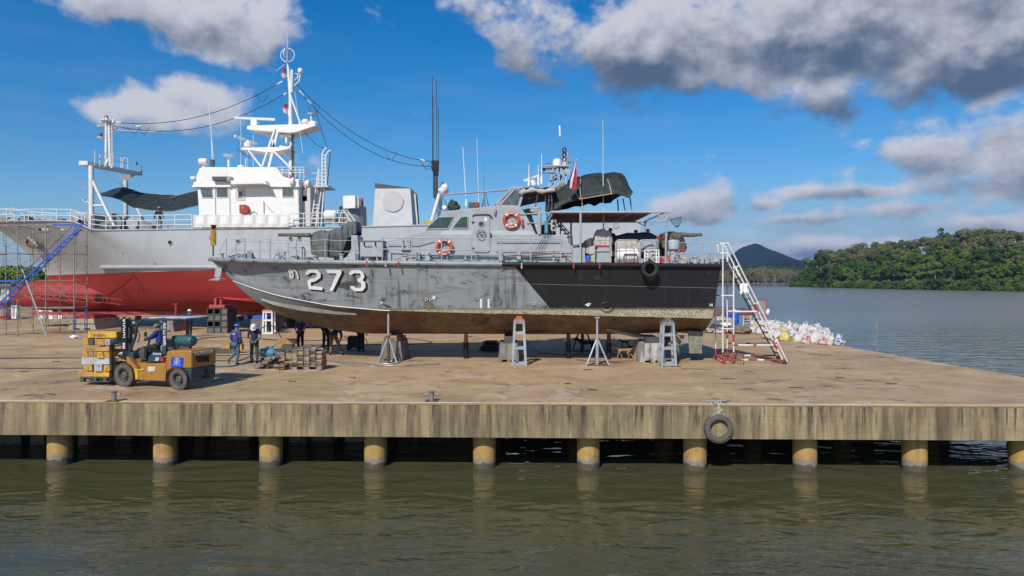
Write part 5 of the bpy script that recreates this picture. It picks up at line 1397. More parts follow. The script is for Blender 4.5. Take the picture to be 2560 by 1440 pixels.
# wires between the masts
def cable(a, b_, s, mat=hose, r=.026, name='aerial_wire', n=14):
    q = MB(); q.tube(sag(a, b_, s, n), r, 5); return q.build(name, mat, ship, smooth=True)
A1, A2 = P(290, 306, YF_), P(286, 317, YF_)
cable(A1, mp(706, 203), 1.1); cable(A2 + Vector((.3, 0, 0)), mp(716, 232), 1.3)
cable(mp(740, 210), P(1078, 404, 49.8), 1.2); cable(mp(746, 226), P(1082, 416, 49.8), 1.5)
cable(mp(783, 252), P(818, 370, 49.2), .1); cable(mp(757, 322), P(816, 372, 49.2), .3); cable(P(826, 378, 49.3), P(818, 468, 49.3), .0, r=.03)
cable(mp(735, 212, .2), P(757, 384, 50), .05, pwhite, .012)
for t0, A, B, s in ((0, A1, mp(706, 203), 1.1),):
    pts = sag(A, B, s, 14)
wk = MB()
for (p0, p1) in ((mp(706, 203), mp(690, 213)), (mp(716, 232), mp(708, 238)), (mp(748, 226), mp(760, 241)), (mp(768, 250), mp(778, 260)), (P(1050, 398, 49.8), P(1062, 402, 49.8)), (P(340, 316, YF_), P(353, 315, YF_)), (A1, A1 + Vector((.4, 0, .02)))):
    wk = MB(); wk.tube([p0, p1], .05, 6); wk.build('insulator', pwhite, ship)
wk = MB()
def loop(p, w, h): wk.tube([p + Vector((w * (t - .5), 0, -h * sin(pi * t))) for t in [i / 8 for i in range(9)]], .018, 5)
for p, w, h in ((mp(655, 235), .9, .6), (P(335, 316, YF_), 1.0, .5), (P(360, 318, YF_), .8, .5), (mp(785, 268), .8, .7), (P(978, 380, 49.8), .8, .6), (P(1066, 402, 49.8), .9, .4), (P(1070, 410, 49.8), .9, .4)): loop(p, w, h)
wk.build('cable_loop', hose, ship)
# items on the ship
q = MB(); c = P(826, 538, 48.6); q.lathe(c + Vector((-.48, 0, 0)), [(.1, 0), (.3, .08), (.36, .2), (.36, .76), (.3, .9), (.1, .97)], 18, 'X')
raft = single(q, 'life_raft', pwhite, 'white life raft canister on a cradle near the survey ship after stairs', 'life raft', smooth=40)
q = MB(); q.box(P(828, 552, 48.7), (.7, .5, .3)); q.box(P(850, 546, 48.9), (.5, .5, .7)); q.build('raft_cradle', mgrey, ship)
# sagging shade net
m_net = tarpb
q = MB(); rws = []
TOPN = [(250, 484), (280, 474), (310, 466), (350, 480), (380, 486), (440, 488), (470, 482), (500, 474)]
BOTN = [(250, 488), (280, 494), (310, 503), (335, 520), (380, 526), (430, 528), (465, 520), (500, 512)]
for i in range(34):
    px = lerp(250, 500, i / 33); t, bt = interp(px, TOPN), interp(px, BOTN); row = []
    for j in range(13):
        s = j / 12; y = lerp(t, bt, s); Yd = 50 + 3.0 * (1 - s)
        p = P(px, y, Yd); p += Vector((0, 0, .10 * noise.noise(Vector((px * .03, s * 4, 1))))); row.append(p)
    rws.append(row)
q.grid(rws); o = single(q, 'shade_net', m_net, 'dark green shade net sagging over the survey ship foredeck', 'shade net', smooth=True)
sdm = o.modifiers.new('s', 'SOLIDIFY'); sdm.thickness = .02
for i, (a, b_) in enumerate((((500, 474, 50), (481, 470, 48.2)), ((310, 466, 53), (262, 432, 52)), ((400, 527, 50), (395, 545, 48.2)), ((370, 522, 50), (352, 545, 48.2)), ((425, 494, 50), (500, 470, 48.2)), ((262, 487, 50), (232, 482, 48.4)))):
    q = MB(); q.tube([P(*a), P(*b_)], .015, 4)
    single(q, 'rope', rope, ['thin rope from shade net to bridge corner', 'thin rope from shade net up to gantry beam', 'thin rope from shade net down to railing by the crewman', 'thin rope from shade net down to railing left of the crewman', 'thin rope along shade net edge to the bridge', 'thin rope from shade net tip to gantry post'][i], 'rope')
q = MB(); q.ell(P(1108, 477, 49.3), (.36, .3, .32), jit=.5, seed=4); q.ell(P(1112, 470, 49.2), (.25, .2, .3), jit=.4, seed=6)
single(q, 'plastic_bag', M('white_red_plastic', (.72, .70, .70), .5, var=.2, dirt_amt=.5, dirt=(.45, .04, .05), scale=2.5), 'white and red plastic bag tied over a lamp on the white boom', 'bag', smooth=True)
q = MB(); q.lathe(P(1105, 466, 49.3), [(.2, -.05), (.12, 0), (.12, .3), (.08, .34), (0, .34)], 12); q.build('boom_lamp', steel, ship)
# ------------------------------------------------------------------ things lying on or hung from the patrol boat
def cover(name, label, cat, mat, st, wr=.05, seed=0, group=None, nseg=14, sub=5):
    """cloth draped over something: st = (px, top_py, bottom_py, Ynear, Yfar)"""
    q = MB(); rows = []; full = []
    for a, b_ in zip(st, st[1:]):
        for i in range(sub): full.append([lerp(u, v, i / sub) for u, v in zip(a, b_)])
    full.append(list(st[-1]))
    for i, (px, ty, by, yn, yf) in enumerate(full):
        row = []
        for j in range(nseg + 1):
            t = pi * j / nseg; c_, s_ = cos(t), sin(t)
            Yd = lerp(yn, yf, .5 - .5 * (abs(c_) ** .42) * (1 if c_ > 0 else -1))
            ym = (yn + yf) / 2; top, bot = P(px, ty, ym), P(px, by, yn)
            z = lerp(bot.z, top.z, s_ ** .34)
            p = Vector((P(px, ty, yn).x, Yd, z))
            w = noise.noise(Vector((px * .045 + j * .11, j * .25, seed))) + .5 * noise.noise(Vector((px * .15, j * .12, seed + 5)))
            fo = wr * .34 * sin(px * .55 + 2.5 * w + seed) * (1 - s_ * .7)
            row.append(p + Vector((w * wr * .5 + fo * .4, -w * wr - fo, w * wr * .6)))
        rows.append(row)
    q.grid(rows); q.f.append(tuple(range(nseg + 1))[::-1]); q.mi.append(0); o = len(q.v) - nseg - 1; q.f.append(tuple(range(o, len(q.v)))); q.mi.append(0)
    return single(q, name, mat, label, cat, group, smooth=70)
gt = cover('gun_cover', 'grey green tarpaulin draped over the bow gun in front of the locker', 'tarpaulin', tarpg,
      [(775, 586, 604, 29.4, 30.6), (778, 582, 634, 29.4, 30.8), (800, 579, 643, 29.2, 30.9), (825, 575, 644, 29.2, 30.9), (845, 571, 640, 29.3, 30.8), (860, 563, 620, 29.4, 30.7), (866, 555, 600, 29.4, 30.6), (880, 555, 586, 29.4, 30.6), (892, 558, 583, 29.5, 30.5), (895, 563, 579, 29.7, 30.3)], .12, 3)
pipe('gun_barrel', [P(696, 587, 30), P(776, 588, 30)], [.07, .10] , M('wrapped_barrel', (.13, .105, .085), .8, var=.4), boat, 10)
cover('gun_cover', 'brown canvas over the stern machine gun with its barrel pointing aft', 'canvas cover', canvasb,
      [(1653, 598, 606, 29.6, 30.4), (1658, 585, 618, 29.5, 30.5), (1672, 580, 622, 29.5, 30.5), (1690, 578, 620, 29.45, 30.5), (1703, 583, 626, 29.5, 30.5), (1712, 600, 628, 29.6, 30.4), (1718, 620, 626, 29.8, 30.3)], .10, 9)
q = MB(); q.tube([P(1700, 586, 30), P(1725, 588, 30), P(1755, 586, 30)], [.11, .09, .075], 10); q.build('gun_barrel', canvasb, boat, smooth=True)
cover('boat_cover', 'dark grey cover over the inflatable boat on the aft deck', 'boat cover', tarpd,
      [(1455, 612, 640, 30.4, 32.6), (1475, 600, 640, 30.2, 32.8), (1530, 593, 640, 30.2, 32.8), (1560, 588, 640, 30.2, 32.8), (1590, 584, 640, 30.2, 32.8), (1625, 584, 640, 30.2, 32.8), (1650, 593, 640, 30.2, 32.8), (1664, 604, 640, 30.4, 32.6), (1670, 615, 630, 30.8, 32.4)], .09, 5)
cover('bundle_cover', 'grey canvas bundle beside the aft deck locker', 'canvas cover', tarpd,
      [(1460, 612, 640, 29.6, 30.2), (1464, 602, 644, 29.5, 30.4), (1475, 597, 640, 29.5, 30.4), (1484, 598, 630, 29.5, 30.4), (1488, 606, 628, 29.6, 30.2)], .08, 6)
cover('canvas_bundle', 'beige folded canvas sail lying under the grey bundle', 'canvas bundle', beige,
      [(1465, 622, 632, 29.3, 29.6), (1475, 617, 636, 29.2, 29.7), (1486, 615, 634, 29.2, 29.7)], .04, 16)
cover('seat_cover', 'tall beige cover over the raised seat on the aft deck', 'canvas cover', beige,
      [(1484, 612, 640, 29.75, 30.2), (1487, 590, 645, 29.7, 30.3), (1493, 577, 644, 29.7, 30.4), (1510, 574, 640, 29.7, 30.4), (1524, 580, 636, 29.7, 30.4), (1531, 592, 640, 29.7, 30.3), (1532, 606, 640, 29.8, 30.2)], .10, 7)
cover('canvas_roll', 'beige canvas bale behind the white life raft', 'canvas bundle', beige,
      [(1540, 606, 625, 29.5, 30), (1544, 602, 634, 29.4, 30.1), (1570, 600, 632, 29.4, 30.1), (1594, 602, 634, 29.4, 30.1), (1599, 608, 625, 29.5, 30)], .10, 8)
c = P(1537, 638.5, 28.95)
q = MB(); q.lathe(c, [(.05, 0), (.2, .03), (.285, .1), (.29, .2), (.29, .52), (.295, .53), (.295, .56), (.29, .57), (.29, .9), (.285, 1.0), (.2, 1.07), (.05, 1.1)], 26, 'X')
single(q, 'life_raft', pwhite, 'white life raft canister on the patrol boat aft deck', 'life raft', smooth=35)
q = MB()
for x in (1547, 1563, 1583, 1594): cc = P(x, 638.5, 28.95); q.tube([cc + Vector((0, .3 * cos(a), .3 * sin(a))) for a in [2 * pi * i / 20 for i in range(20)]], .012, 4, closed=True)
q.build('raft_strap', hose, boat)
q = MB(); q.tube([P(1556, 657, 28.6), P(1561, 635, 28.6), P(1592, 635, 28.6), P(1597, 657, 28.6)], .03, 6); q.bar(P(1556, 653, 28.6), P(1596, 653, 28.6), .05, .04); q.build('raft_cradle', steel, boat)
q = MB()
for x in (1612, 1620, 1641): q.tube([P(x, 657, 28.6), P(x, 625, 28.6)], .028, 5)
for y in (625, 634, 643, 656): q.tube([P(1612, y, 28.6), P(1647, y, 28.6)], .022, 5)
q.tube([P(1647, 657, 28.6), P(1647, 625, 28.6)], .028, 5); q.build('boarding_gate', pwhite, boat)
q = MB(); q.ell(P(1646, 597.5, 29.4), (.14, .06, .045)); single(q, 'buoy', redp, 'small red oval float above the deck vents', 'float', smooth=True)
pipe('float_rod', [P(1644, 600, 29.45), P(1644, 612, 29.45)], .015, cyanp)
for x, y, mt_, nm, lb in ((1470, 649, bluep, 'plastic_bucket', 'blue bucket on deck beside the grey aft locker'), (1483, 648, M('lime_plastic', (.35, .5, .1), .5), 'plastic_jug', 'lime green jug on deck beside the blue bucket'), (1618, 650, redp, 'toolbox', 'small red toolbox behind the white boarding gate'), (1652, 650, redp, 'fire_pump', 'red pump casing between the deck vents'), (1668, 645, orange, 'fuel_can', 'orange can behind the right deck vent'), (1702, 634, redp, 'hose_reel', 'red curved hose end by the brown canvas gun')):
    c = P(x, y, 29.0); q = MB()
    if 'bucket' in nm or 'jug' in nm: q.lathe(c + Vector((0, 0, -.1)), [(.09, 0), (.12, .22), (.10, .26), (.05, .28), (0, .28)], 14)
    elif 'hose' in nm: q.tube([c + Vector((.14 * cos(a), 0, .14 * sin(a))) for a in [pi * i / 10 for i in range(11)]], .05, 8)
    else: q.bx(c + Vector((-.1, -.08, -.12)), c + Vector((.1, .08, .08))); q.tube([c + Vector((-.07, 0, .08)), c + Vector((0, 0, .13)), c + Vector((.07, 0, .08))], .02, 6)
    single(q, nm, mt_, lb, nm.split('_')[-1], smooth=35)
cc = deck_pt(1708, .3)
q = MB()
for i in range(9): q.tube([cc + Vector(((.12 + .018 * i) * cos(t) + .02 * i, .1 * sin(t), .03 + .035 * i + .03 * sin(t * 2 + i))) for t in [2 * pi * j / 12 for j in range(12)]], .02, 5, closed=True)
single(q, 'rope', rope, 'pale rope coil on the stern deck below the brown canvas', 'rope', smooth=True)
# landing net
t = thing('landing_net', 'round fishing net with dark rim fixed to the awning corner', 'fishing net', P(1668, 548, 28.75))
c = P(1690, 547, 28.75)
q = MB(); q.tube([c + Vector((.23 * cos(a), .2 * sin(a), .05 * sin(a) + .02 + .07 * cos(a + .6))) for a in [2 * pi * i / 24 for i in range(24)]], .018, 5, closed=True); q.build('net_rim', dgrey, t)
q = MB()
def netp(a, s): r_ = .23 * (1 - s ** 2.2 * .9); return c + Vector((r_ * cos(a) + .05 * s, r_ * .87 * sin(a), -.37 * s + (1 - s) * (.05 * sin(a) + .02 + .07 * cos(a + .6))))
for k_ in range(14):
    a0 = 2 * pi * k_ / 14
    for tw in (-.7, .7): q.tube([netp(a0 + tw * s, s) for s in (0, .25, .5, .75, 1)], .0045, 3)
q.build('net_mesh', hose, t)
q = MB(); q.tube([P(1666, 549, 28.75), c + Vector((-.22, 0, 0))], .015, 5); q.build('net_handle', steel, t)
# life rings
def lifering(px, py, Y, label, r=.30, tilt=0):
    c = P(px, py, Y); t = thing('life_ring', label, 'life ring', c, 'life rings hung on the cabin side')
    q = MB(); q.tube([c + Vector((r * cos(a), 0, r * sin(a))) for a in [2 * pi * i / 40 for i in range(40)]], .075, 12, closed=True); q.build('ring', orange, t, smooth=True)
    for a in (.85, 2.25, 3.95, 5.45):
        q = MB(); q.tube([c + Vector((r * cos(a + d), 0, r * sin(a + d))) for d in (-.10, 0, .10)], .079, 12, cap=False); q.build('white_band', pwhite, t, smooth=True)
    q = MB(); q.tube([c + Vector((r * 1.27 * cos(a), 0, r * 1.27 * sin(a) + .02 * sin(a * 4))) for a in [2 * pi * i / 32 for i in range(32)]], .008, 4, closed=True)
    for a in (.4, 1.7, 3.4): q.tube([c + Vector((r * .75 * cos(a), .03, r * .75 * sin(a))), c + Vector((.02, .03, -.02))], .008, 4)
    q.ell(c + Vector((0, .03, -r * .5)), (.10, .04, .07), jit=.5); q.build('grab_line', rope, t)
    for a in [1.57 + d * .17 for d in (-2.2, -1.1, 0, 1.1, 2.2)] + [4.71 + d * .17 for d in (-2.2, -1.1, 0, 1.1, 2.2)]:
        q = MB(); p = c + Vector((r * cos(a), -.078, r * sin(a))); q.box(p, (.028, .006, .05), ry=-a + pi / 2); q.build('painted_letter', pwhite, t)
lifering(1111, 618, YN - .16, 'orange life ring with white bands low on the cabin left of the door')
lifering(1278.5, 551, YN - .09, 'orange life ring with white bands high on the cabin right of the door')
q = MB(); q.lathe(P(1307, 569, YN - .06), [(.03, 0), (.05, .05), (.06, .12), (.045, .17), (.04, .3), (.025, .37)], 10); single(q, 'rescue_light', redp, 'small red rescue light clipped to cabin right of the upper life ring', 'rescue light', smooth=30)
# tyre fender
o = tyre(P(1624, 672, 28.32), .335, .26, 'tyre', 'black tyre fender hung over the black stern side')
q = MB(); q.tube([P(1612, 660, 28.35), P(1621, 643, 28.5), P(1624, 625, 28.6), P(1628, 645, 28.5), P(1640, 662, 28.35)], .03, 6); q.tube([P(1619, 628, 28.55), P(1630, 640, 28.5)], .03, 6)
single(q, 'rope', rope, 'pale rope holding the tyre fender to the aft rail', 'rope', smooth=True)
# big black tarpaulin
TT = [(1366, 482), (1385, 470), (1400, 461), (1440, 444), (1480, 435), (1508, 434), (1530, 432), (1550, 434), (1562, 444), (1572, 480)]
TNr = [(1366, 530), (1385, 528), (1400, 514), (1440, 500), (1480, 493), (1500, 491), (1530, 485), (1545, 490), (1562, 497), (1572, 481)]
TF = [(1366, 530), (1400, 527), (1440, 518), (1480, 511), (1495, 514), (1510, 508), (1535, 509), (1545, 500), (1572, 484)]
q = MB(); rows = []
for i in range(53):
    px = lerp(1366, 1572, i / 52); a = P(px, interp(px, TNr), 29.7); b_ = P(px, interp(px, TT), 31.2); c_ = P(px, interp(px, TF), 32.8); row = []
    x = P(px, 500, 31.2).x
    for j in range(25):
        s = j / 24
        if s < .5: t = s * 2; z = lerp(a.z, b_.z, sin(t * pi / 2) ** .85); y = lerp(29.7, 31.2, t)
        else: t = (s - .5) * 2; z = lerp(b_.z, c_.z, 1 - max(0, cos(t * pi / 2)) ** .85); y = lerp(31.2, 32.8, t)
        w = .5 * noise.noise(Vector((px * .035 + j * .15, j * .35 - px * .02, 2))) + .5 * noise.noise(Vector((px * .11 + j * .5, j * .15, 7)))
        for rp in (1450, 1515): w -= .35 * math.exp(-((px - rp - (s - .5) * 14) / 3.0) ** 2)
        w += .35 * abs(sin(px * .25 + s * 9 + 2 * w)) * (1 - min(1, s * 1.6)); row.append(Vector((lerp(a.x, c_.x, s) * .25 + x * .75, y - w * .05, z + w * .06)))
    rows.append(row)
q.grid(rows); o = single(q, 'tarpaulin', tarpb, 'large black tarpaulin tied over the flying bridge like a tent', 'tarpaulin', smooth=True)
sdm = o.modifiers.new('s', 'SOLIDIFY'); sdm.thickness = .015
for (pts, lb) in (([(1452, 441, 31), (1450, 470, 29.7), (1452, 497, 29.62)], 'pale rope over the left third of black tarpaulin'), ([(1513, 434, 31.1), (1524, 462, 29.75), (1529, 486, 29.6)], 'pale rope over the right third of black tarpaulin'), ([(1449, 498, 29.6), (1490, 491, 29.6), (1530, 484, 29.6)], 'pale rope along the lower edge of black tarpaulin'), ([(1436, 476, 29.8), (1449, 497, 29.6)], 'short pale rope left on the black tarpaulin by the flag')):
    q = MB(); q.tube([P(x, y, Y - .05) for x, y, Y in pts], .018, 5); single(q, 'rope', rope, lb, 'rope', 'ropes over the black tarpaulin')
for a_, b_, mt_ in (((1454, 495, 29.7), (1457, 530, 29.7), woodl), ((1572, 476, 30.5), (1580, 528, 30), steel), ((1544, 499, 32), (1546, 528, 31), dgrey), ((1557, 496, 30), (1563, 528, 30), dgrey), ((1548, 434, 31.2), (1564, 430, 31.2), woodl)):
    pipe('awning_prop', [P(*a_), P(*b_)], .03, mt_, boat)
for i in range(7):
    pipe('halyard', [P(1399 + i * 3.2, 452 + (i % 3) * 3, 30.6), P(1386 + i * 2.4, 528, 30.2)], .014, rope, boat)
# flag
q = MB(); rws = []
for i in range(15):
    s = i / 14; row = []
    wdt = lerp(.02, .34, min(1, s * 1.4)); cx = lerp(1440, 1431, s)
    for j in range(11):
        f = j / 10; p = P(cx, lerp(404, 475 - 5 * abs(f - .7) * 2, s), 29.2)
        row.append(p + Vector(((f - .55) * wdt, .07 * sin(f * 9 + s * 2) * s, 0)))
    rws.append(row)
for i in range(14):
    for j in range(10):
        q.add([rws[i][j], rws[i][j + 1], rws[i + 1][j + 1], rws[i + 1][j]], [(0, 1, 2, 3)], 0 if j < 2 else 1 if j < 5 else 2)
fl = thing('flag', 'limp red white and navy blue flag hanging from the patrol boat mast', 'flag', P(1440, 402, 29.2))
q.build('flag_cloth', [M('navy_cloth', (.02, .025, .10), .8), M('white_cloth', (.70, .68, .70), .8), M('red_cloth', (.50, .02, .04), .8)], fl, smooth=True)
q = MB(); q.tube([P(1421, 420, 30.4), P(1441, 399, 29.2)], .022, 6); q.build('flag_gaff', pwhite, boat)
# ------------------------------------------------------------------ forklift (its own tilted plane: near side through the two wheel contacts)
RW, FW = G(445, 975), G(311, 967)
U = (FW - RW).normalized(); V = Vector((-U.y, U.x, 0))
if V.y < 0: V = -V
def FP(px, py, w=0.0):
    d = P(px, py, 1) - EYE; o = RW + V * w
    t = (o - EYE).dot(V) / d.dot(V)
    return EYE + d * t
def fslab(poly, w0, w1, name, mat, parent, bevel=.02, z4=None):
    q = MB(); a = [FP(180 + x / 5.5375, 740 + y / 5.5375, w0) for x, y in poly]; q.prism(a, V * (w1 - w0))
    return q.build(name, mat, parent, bevel=bevel)
def fz(x, y, w=0.0): return FP(180 + x / 5.5375, 740 + y / 5.5375, w)
must = M('mustard_paint', (.36, .175, .035), .45, var=.12, scale=3, dirt_amt=.25, dirt=(.2, .1, .04))
teal = M('teal_paint', (.018, .055, .075), .45, var=.2, dirt_amt=.2, dirt=(.08, .09, .09))
fk = thing('forklift', 'mustard yellow forklift truck carrying a stack of timber blocks on the quay', 'forklift', (RW + FW) / 2)
body = fslab([(625, 888), (700, 852), (760, 838), (800, 838), (850, 880), (905, 925), (1240, 925), (1240, 830), (1300, 830), (1300, 1040), (1290, 1180), (860, 1160), (845, 1060), (800, 960), (730, 905)], .08, 1.12, 'body', must, fk, .02)
cw = fslab([(1310, 765), (1450, 750), (1638, 752), (1650, 790), (1650, 1003), (1560, 1003), (1380, 1003), (1330, 1030), (1300, 1060), (1296, 830)], .03, 1.17, 'counterweight', must, fk, .06)
tc_ = fslab([(1540, 1005), (1650, 1005), (1645, 1150), (1630, 1215), (1625, 1130), (1590, 1050)], .04, 1.16, 'counterweight_base', teal, fk, .05)
BO = fz(1650, 900, .03) - U * .006
def BP(x, y):
    d = P(180 + x / 5.5375, 740 + y / 5.5375, 1) - EYE; t_ = (BO - EYE).dot(U) / d.dot(U); return EYE + d * t_
def bslab(poly, dep, name, mat, parent, out=0.0):
    q = MB(); q.prism([BP(x, y) - U * out for x, y in poly], U * dep); return q.build(name, mat, parent)
# recess and lettering on the sloping rear corner
bslab([(1700, 832), (1900, 822), (1900, 905), (1740, 915)], .05, 'rear_recess', MATS['hole_black'], fk)
bslab([(1730, 918), (1905, 908), (1905, 925), (1740, 935)], .05, 'recess_lip', must, fk, .04)
bslab([(1850, 1010), (1880, 1006), (1880, 1070), (1850, 1075)], .05, 'tow_slot', MATS['hole_black'], fk)
bslab([(1815, 1105), (1905, 1095), (1900, 1125), (1815, 1140)], .05, 'tow_slot', MATS['hole_black'], fk)
fslab([(1000, 915), (1045, 905), (1060, 840), (1110, 780), (1255, 800), (1242, 830), (1200, 912)], .02, .6, 'step_panel', teal, fk, .02)
fslab([(1225, 845), (1268, 845), (1268, 905), (1215, 905)], .0, .06, 'latch_recess', oxide, fk, 0)
fslab([(725, 850), (742, 785), (800, 768), (840, 790), (850, 850), (790, 838)], .1, 1.1, 'front_cowl', teal, fk, .02)
fslab([(840, 850), (850, 760), (960, 700), (1030, 780), (1010, 900), (930, 920)], .35, 1.0, 'footwell', dgrey, fk, .02)
fslab([(780, 840), (830, 838), (945, 1000), (905, 1003)], .055, .09, 'stripe', M('brown_stripe', (.16, .06, .025), .5), fk, 0)
fslab([(618, 882), (700, 872), (745, 900), (650, 895)], .04, 1.1, 'fender_lip', yellowp, fk, 0)
fslab([(862, 1010), (900, 1010), (915, 1130), (905, 1155), (880, 1150)], .05, .09, 'yellow_bracket', yellowp, fk, 0)
fslab([(900, 1015), (985, 1003), (995, 1010), (985, 1030), (910, 1030)], .05, .09, 'step_edge', yellowp, fk, 0)
fslab([(1048, 978), (1150, 978), (1150, 1045), (1048, 1045)], .06, .09, 'worn_label', M('worn_sticker', (.60, .55, .5), .6, dirt_amt=.7, dirt=(.5, .2, .1), scale=8), fk, 0)
sg_ = fslab([(1372, 846), (1538, 856), (1530, 986), (1365, 978)], .005, .04, 'company_plate', M('plate_blue', (.012, .06, .50), .5, var=.05), fk, 0)
q = MB(); c = fz(1450, 905, -.002)
q.tube([c + U * (-.10 * cos(a)) + Vector((0, 0, .10 * sin(a))) for a in [-.6 + 4.4 * i / 20 for i in range(21)]], .010, 4); q.build('emblem_ring', pwhite, sg_)
q = MB(); q.add([fz(1448, 868, -.002), fz(1470, 925, -.002), fz(1425, 925, -.002)], [(0, 1, 2), (2, 1, 0)]); q.build('emblem_sail', pwhite, sg_)
q = MB(); q.add([fz(1418, 930, -.002), fz(1478, 930, -.002), fz(1466, 941, -.002), fz(1430, 941, -.002)], [(0, 1, 2, 3), (3, 2, 1, 0)]); q.build('emblem_hull', pwhite, sg_)
for i in range(11):
    q = MB(); x = 1392 + i * 10.4; y = 948 + (i % 2); q.add([fz(x, y, -.002), fz(x + 7, y, -.002), fz(x + 7, y + 11, -.002), fz(x, y + 11, -.002)], [(0, 1, 2, 3), (3, 2, 1, 0)]); q.build('plate_letter', pwhite, sg_)
def ftext(txt, x, y, size, w, parent, mat, ang=0, shear=0, bold=.02, vert=False):
    o = fz(x, y, w)
    xd = -U * cos(ang) + Vector((0, 0, sin(ang))); ud = U * sin(ang) + Vector((0, 0, cos(ang)))
    return text_mesh(txt, size, mat, parent, o, xd, ud, .004, bold=bold, shear=shear)
text_mesh('TOYOTA', .135, pwhite, cw, BP(1690, 818), V, Vector((0, 0, 1)), .012, bold=.03, sx=1.55)
ftext('TOYOTA', 1112, 812, .085, .012, fk, pwhite, 0, .4)
ftext('50', 1145, 893, .15, .012, fk, pwhite, 0, .4)
# overhead guard
for w in (.12, 1.08):
    q = MB(); q.tube([fz(735, 800, w), fz(800, 770, w), fz(880, 560, w), fz(890, 440, w), fz(930, 370, w), fz(980, 325, w), fz(1060, 318, w)], .045, 8)
    q.build('guard_pillar', teal, fk, smooth=True)
for i, w in enumerate((.10, 1.05)):
    q = MB(); a, b_ = fz(1280, 330, w), fz(1280, 806, w); q.bar(a, b_, .13, .07)
    pl2 = q.build('rear_pillar', teal, fk, bevel=.01)
    if i == 0: text_mesh('Q5N9-TT-376', .125, pwhite, pl2, fz(1296, 690, .04), Vector((0, 0, 1)), U, .004, bold=.02)
q = MB(); q.prism([fz(940, 330, .05), fz(980, 312, .05), fz(1560, 312, .05), fz(1580, 335, .05), fz(1300, 345, .05), fz(1010, 345, .05)], V * 1.1); q.build('guard_roof', teal, fk, bevel=.02)
q = MB(); rws = []
for i in range(9):
    rws.append([fz(960 + i * 76, 306 - 8 * sin(i * .4), .12) + V * (1.02 * j / 4) + Vector((0, 0, .012 * sin(i * 2 + j))) for j in range(5)])
q.grid(rws); o = q.build('roof_sheet', M('faded_lilac_sheet', (.55, .52, .60), .5), fk, smooth=True); o.modifiers.new('s', 'SOLIDIFY').thickness = .02
# mast
for w in (.10, .95):
    q = MB(); q.bar(fz(727, 312, w), fz(735, 1100, w), .20 if w < .5 else .18, .09); mst = q.build('mast_channel', black, fk, bevel=.01)
    if w < .5:
        text_mesh('TOYOTA', .16, pwhite, mst, fz(735, 590, w - .05), Vector((0, 0, 1)), U, .004, bold=.03)
        q = MB(); 
        for yy in (650, 672, 695, 715): q.bx(fz(705, yy, w - .052), fz(733, yy + 13, w - .047))
        q.build('worn_decal', pwhite, mst); 
for y in (300, 345, 560, 800): q = MB(); q.bar(fz(725, y, .1), fz(725, y, .95), .10, .05); q.build('mast_crossbar', black, fk)
q = MB(); q.tube([fz(790, 300, .5), fz(790, 900, .5)], .05, 8); q.tube([fz(820, 420, .62), fz(818, 880, .62)], .04, 8); q.build('lift_cylinder', dgrey, fk)
q = MB(); q.ell(fz(860, 385, .45), (.09, .09, .10)); q.build('work_lamp', steel, fk); q = MB(); q.ell(fz(848, 480, .4), (.05, .05, .13)); q.build('hose_cover', orange, fk)
q = MB(); q.tube([fz(905, 480, .2), fz(935, 520, .2), fz(935, 580, .2), fz(910, 640, .2)], .02, 6); q.build('grab_handle', dgrey, fk)
q = MB(); q.tube([fz(1020, 530, .2), fz(1000, 540, .3)], .015, 5); q.box(fz(1018, 528, .2), (.07, .05, .14)); q.build('side_mirror', black, fk)
for y in (665, 700, 900): q = MB(); q.bar(fz(530, y, .02), fz(700, y - 25, .12), .06, .05); q.build('carriage_arm', black, fk)
for w in (.0, .45, .95): q = MB(); q.bar(fz(540, 660, w), fz(545, 1140, w), .11, .05); q.build('load_backrest', black, fk)
q = MB(); q.bar(fz(540, 660, 0), fz(540, 660, .95), .06, .06); q.bar(fz(540, 900, 0), fz(540, 900, .95), .1, .06); q.build('carriage_bar', black, fk)
for w in (.22, .78): q = MB(); q.bar(fz(545, 1150, w), fz(545, 1150, w) + U * 1.1, .04, .12); q.build('fork', steel, fk)
q = MB(); q.tube([fz(700, 780, .05), fz(660, 800, .0), fz(640, 830, .1), fz(690, 850, .2)], .03, 6); q.ell(fz(690, 805, .05), (.06, .06, .06)); q.build('hydraulic_hose', steel, fk)
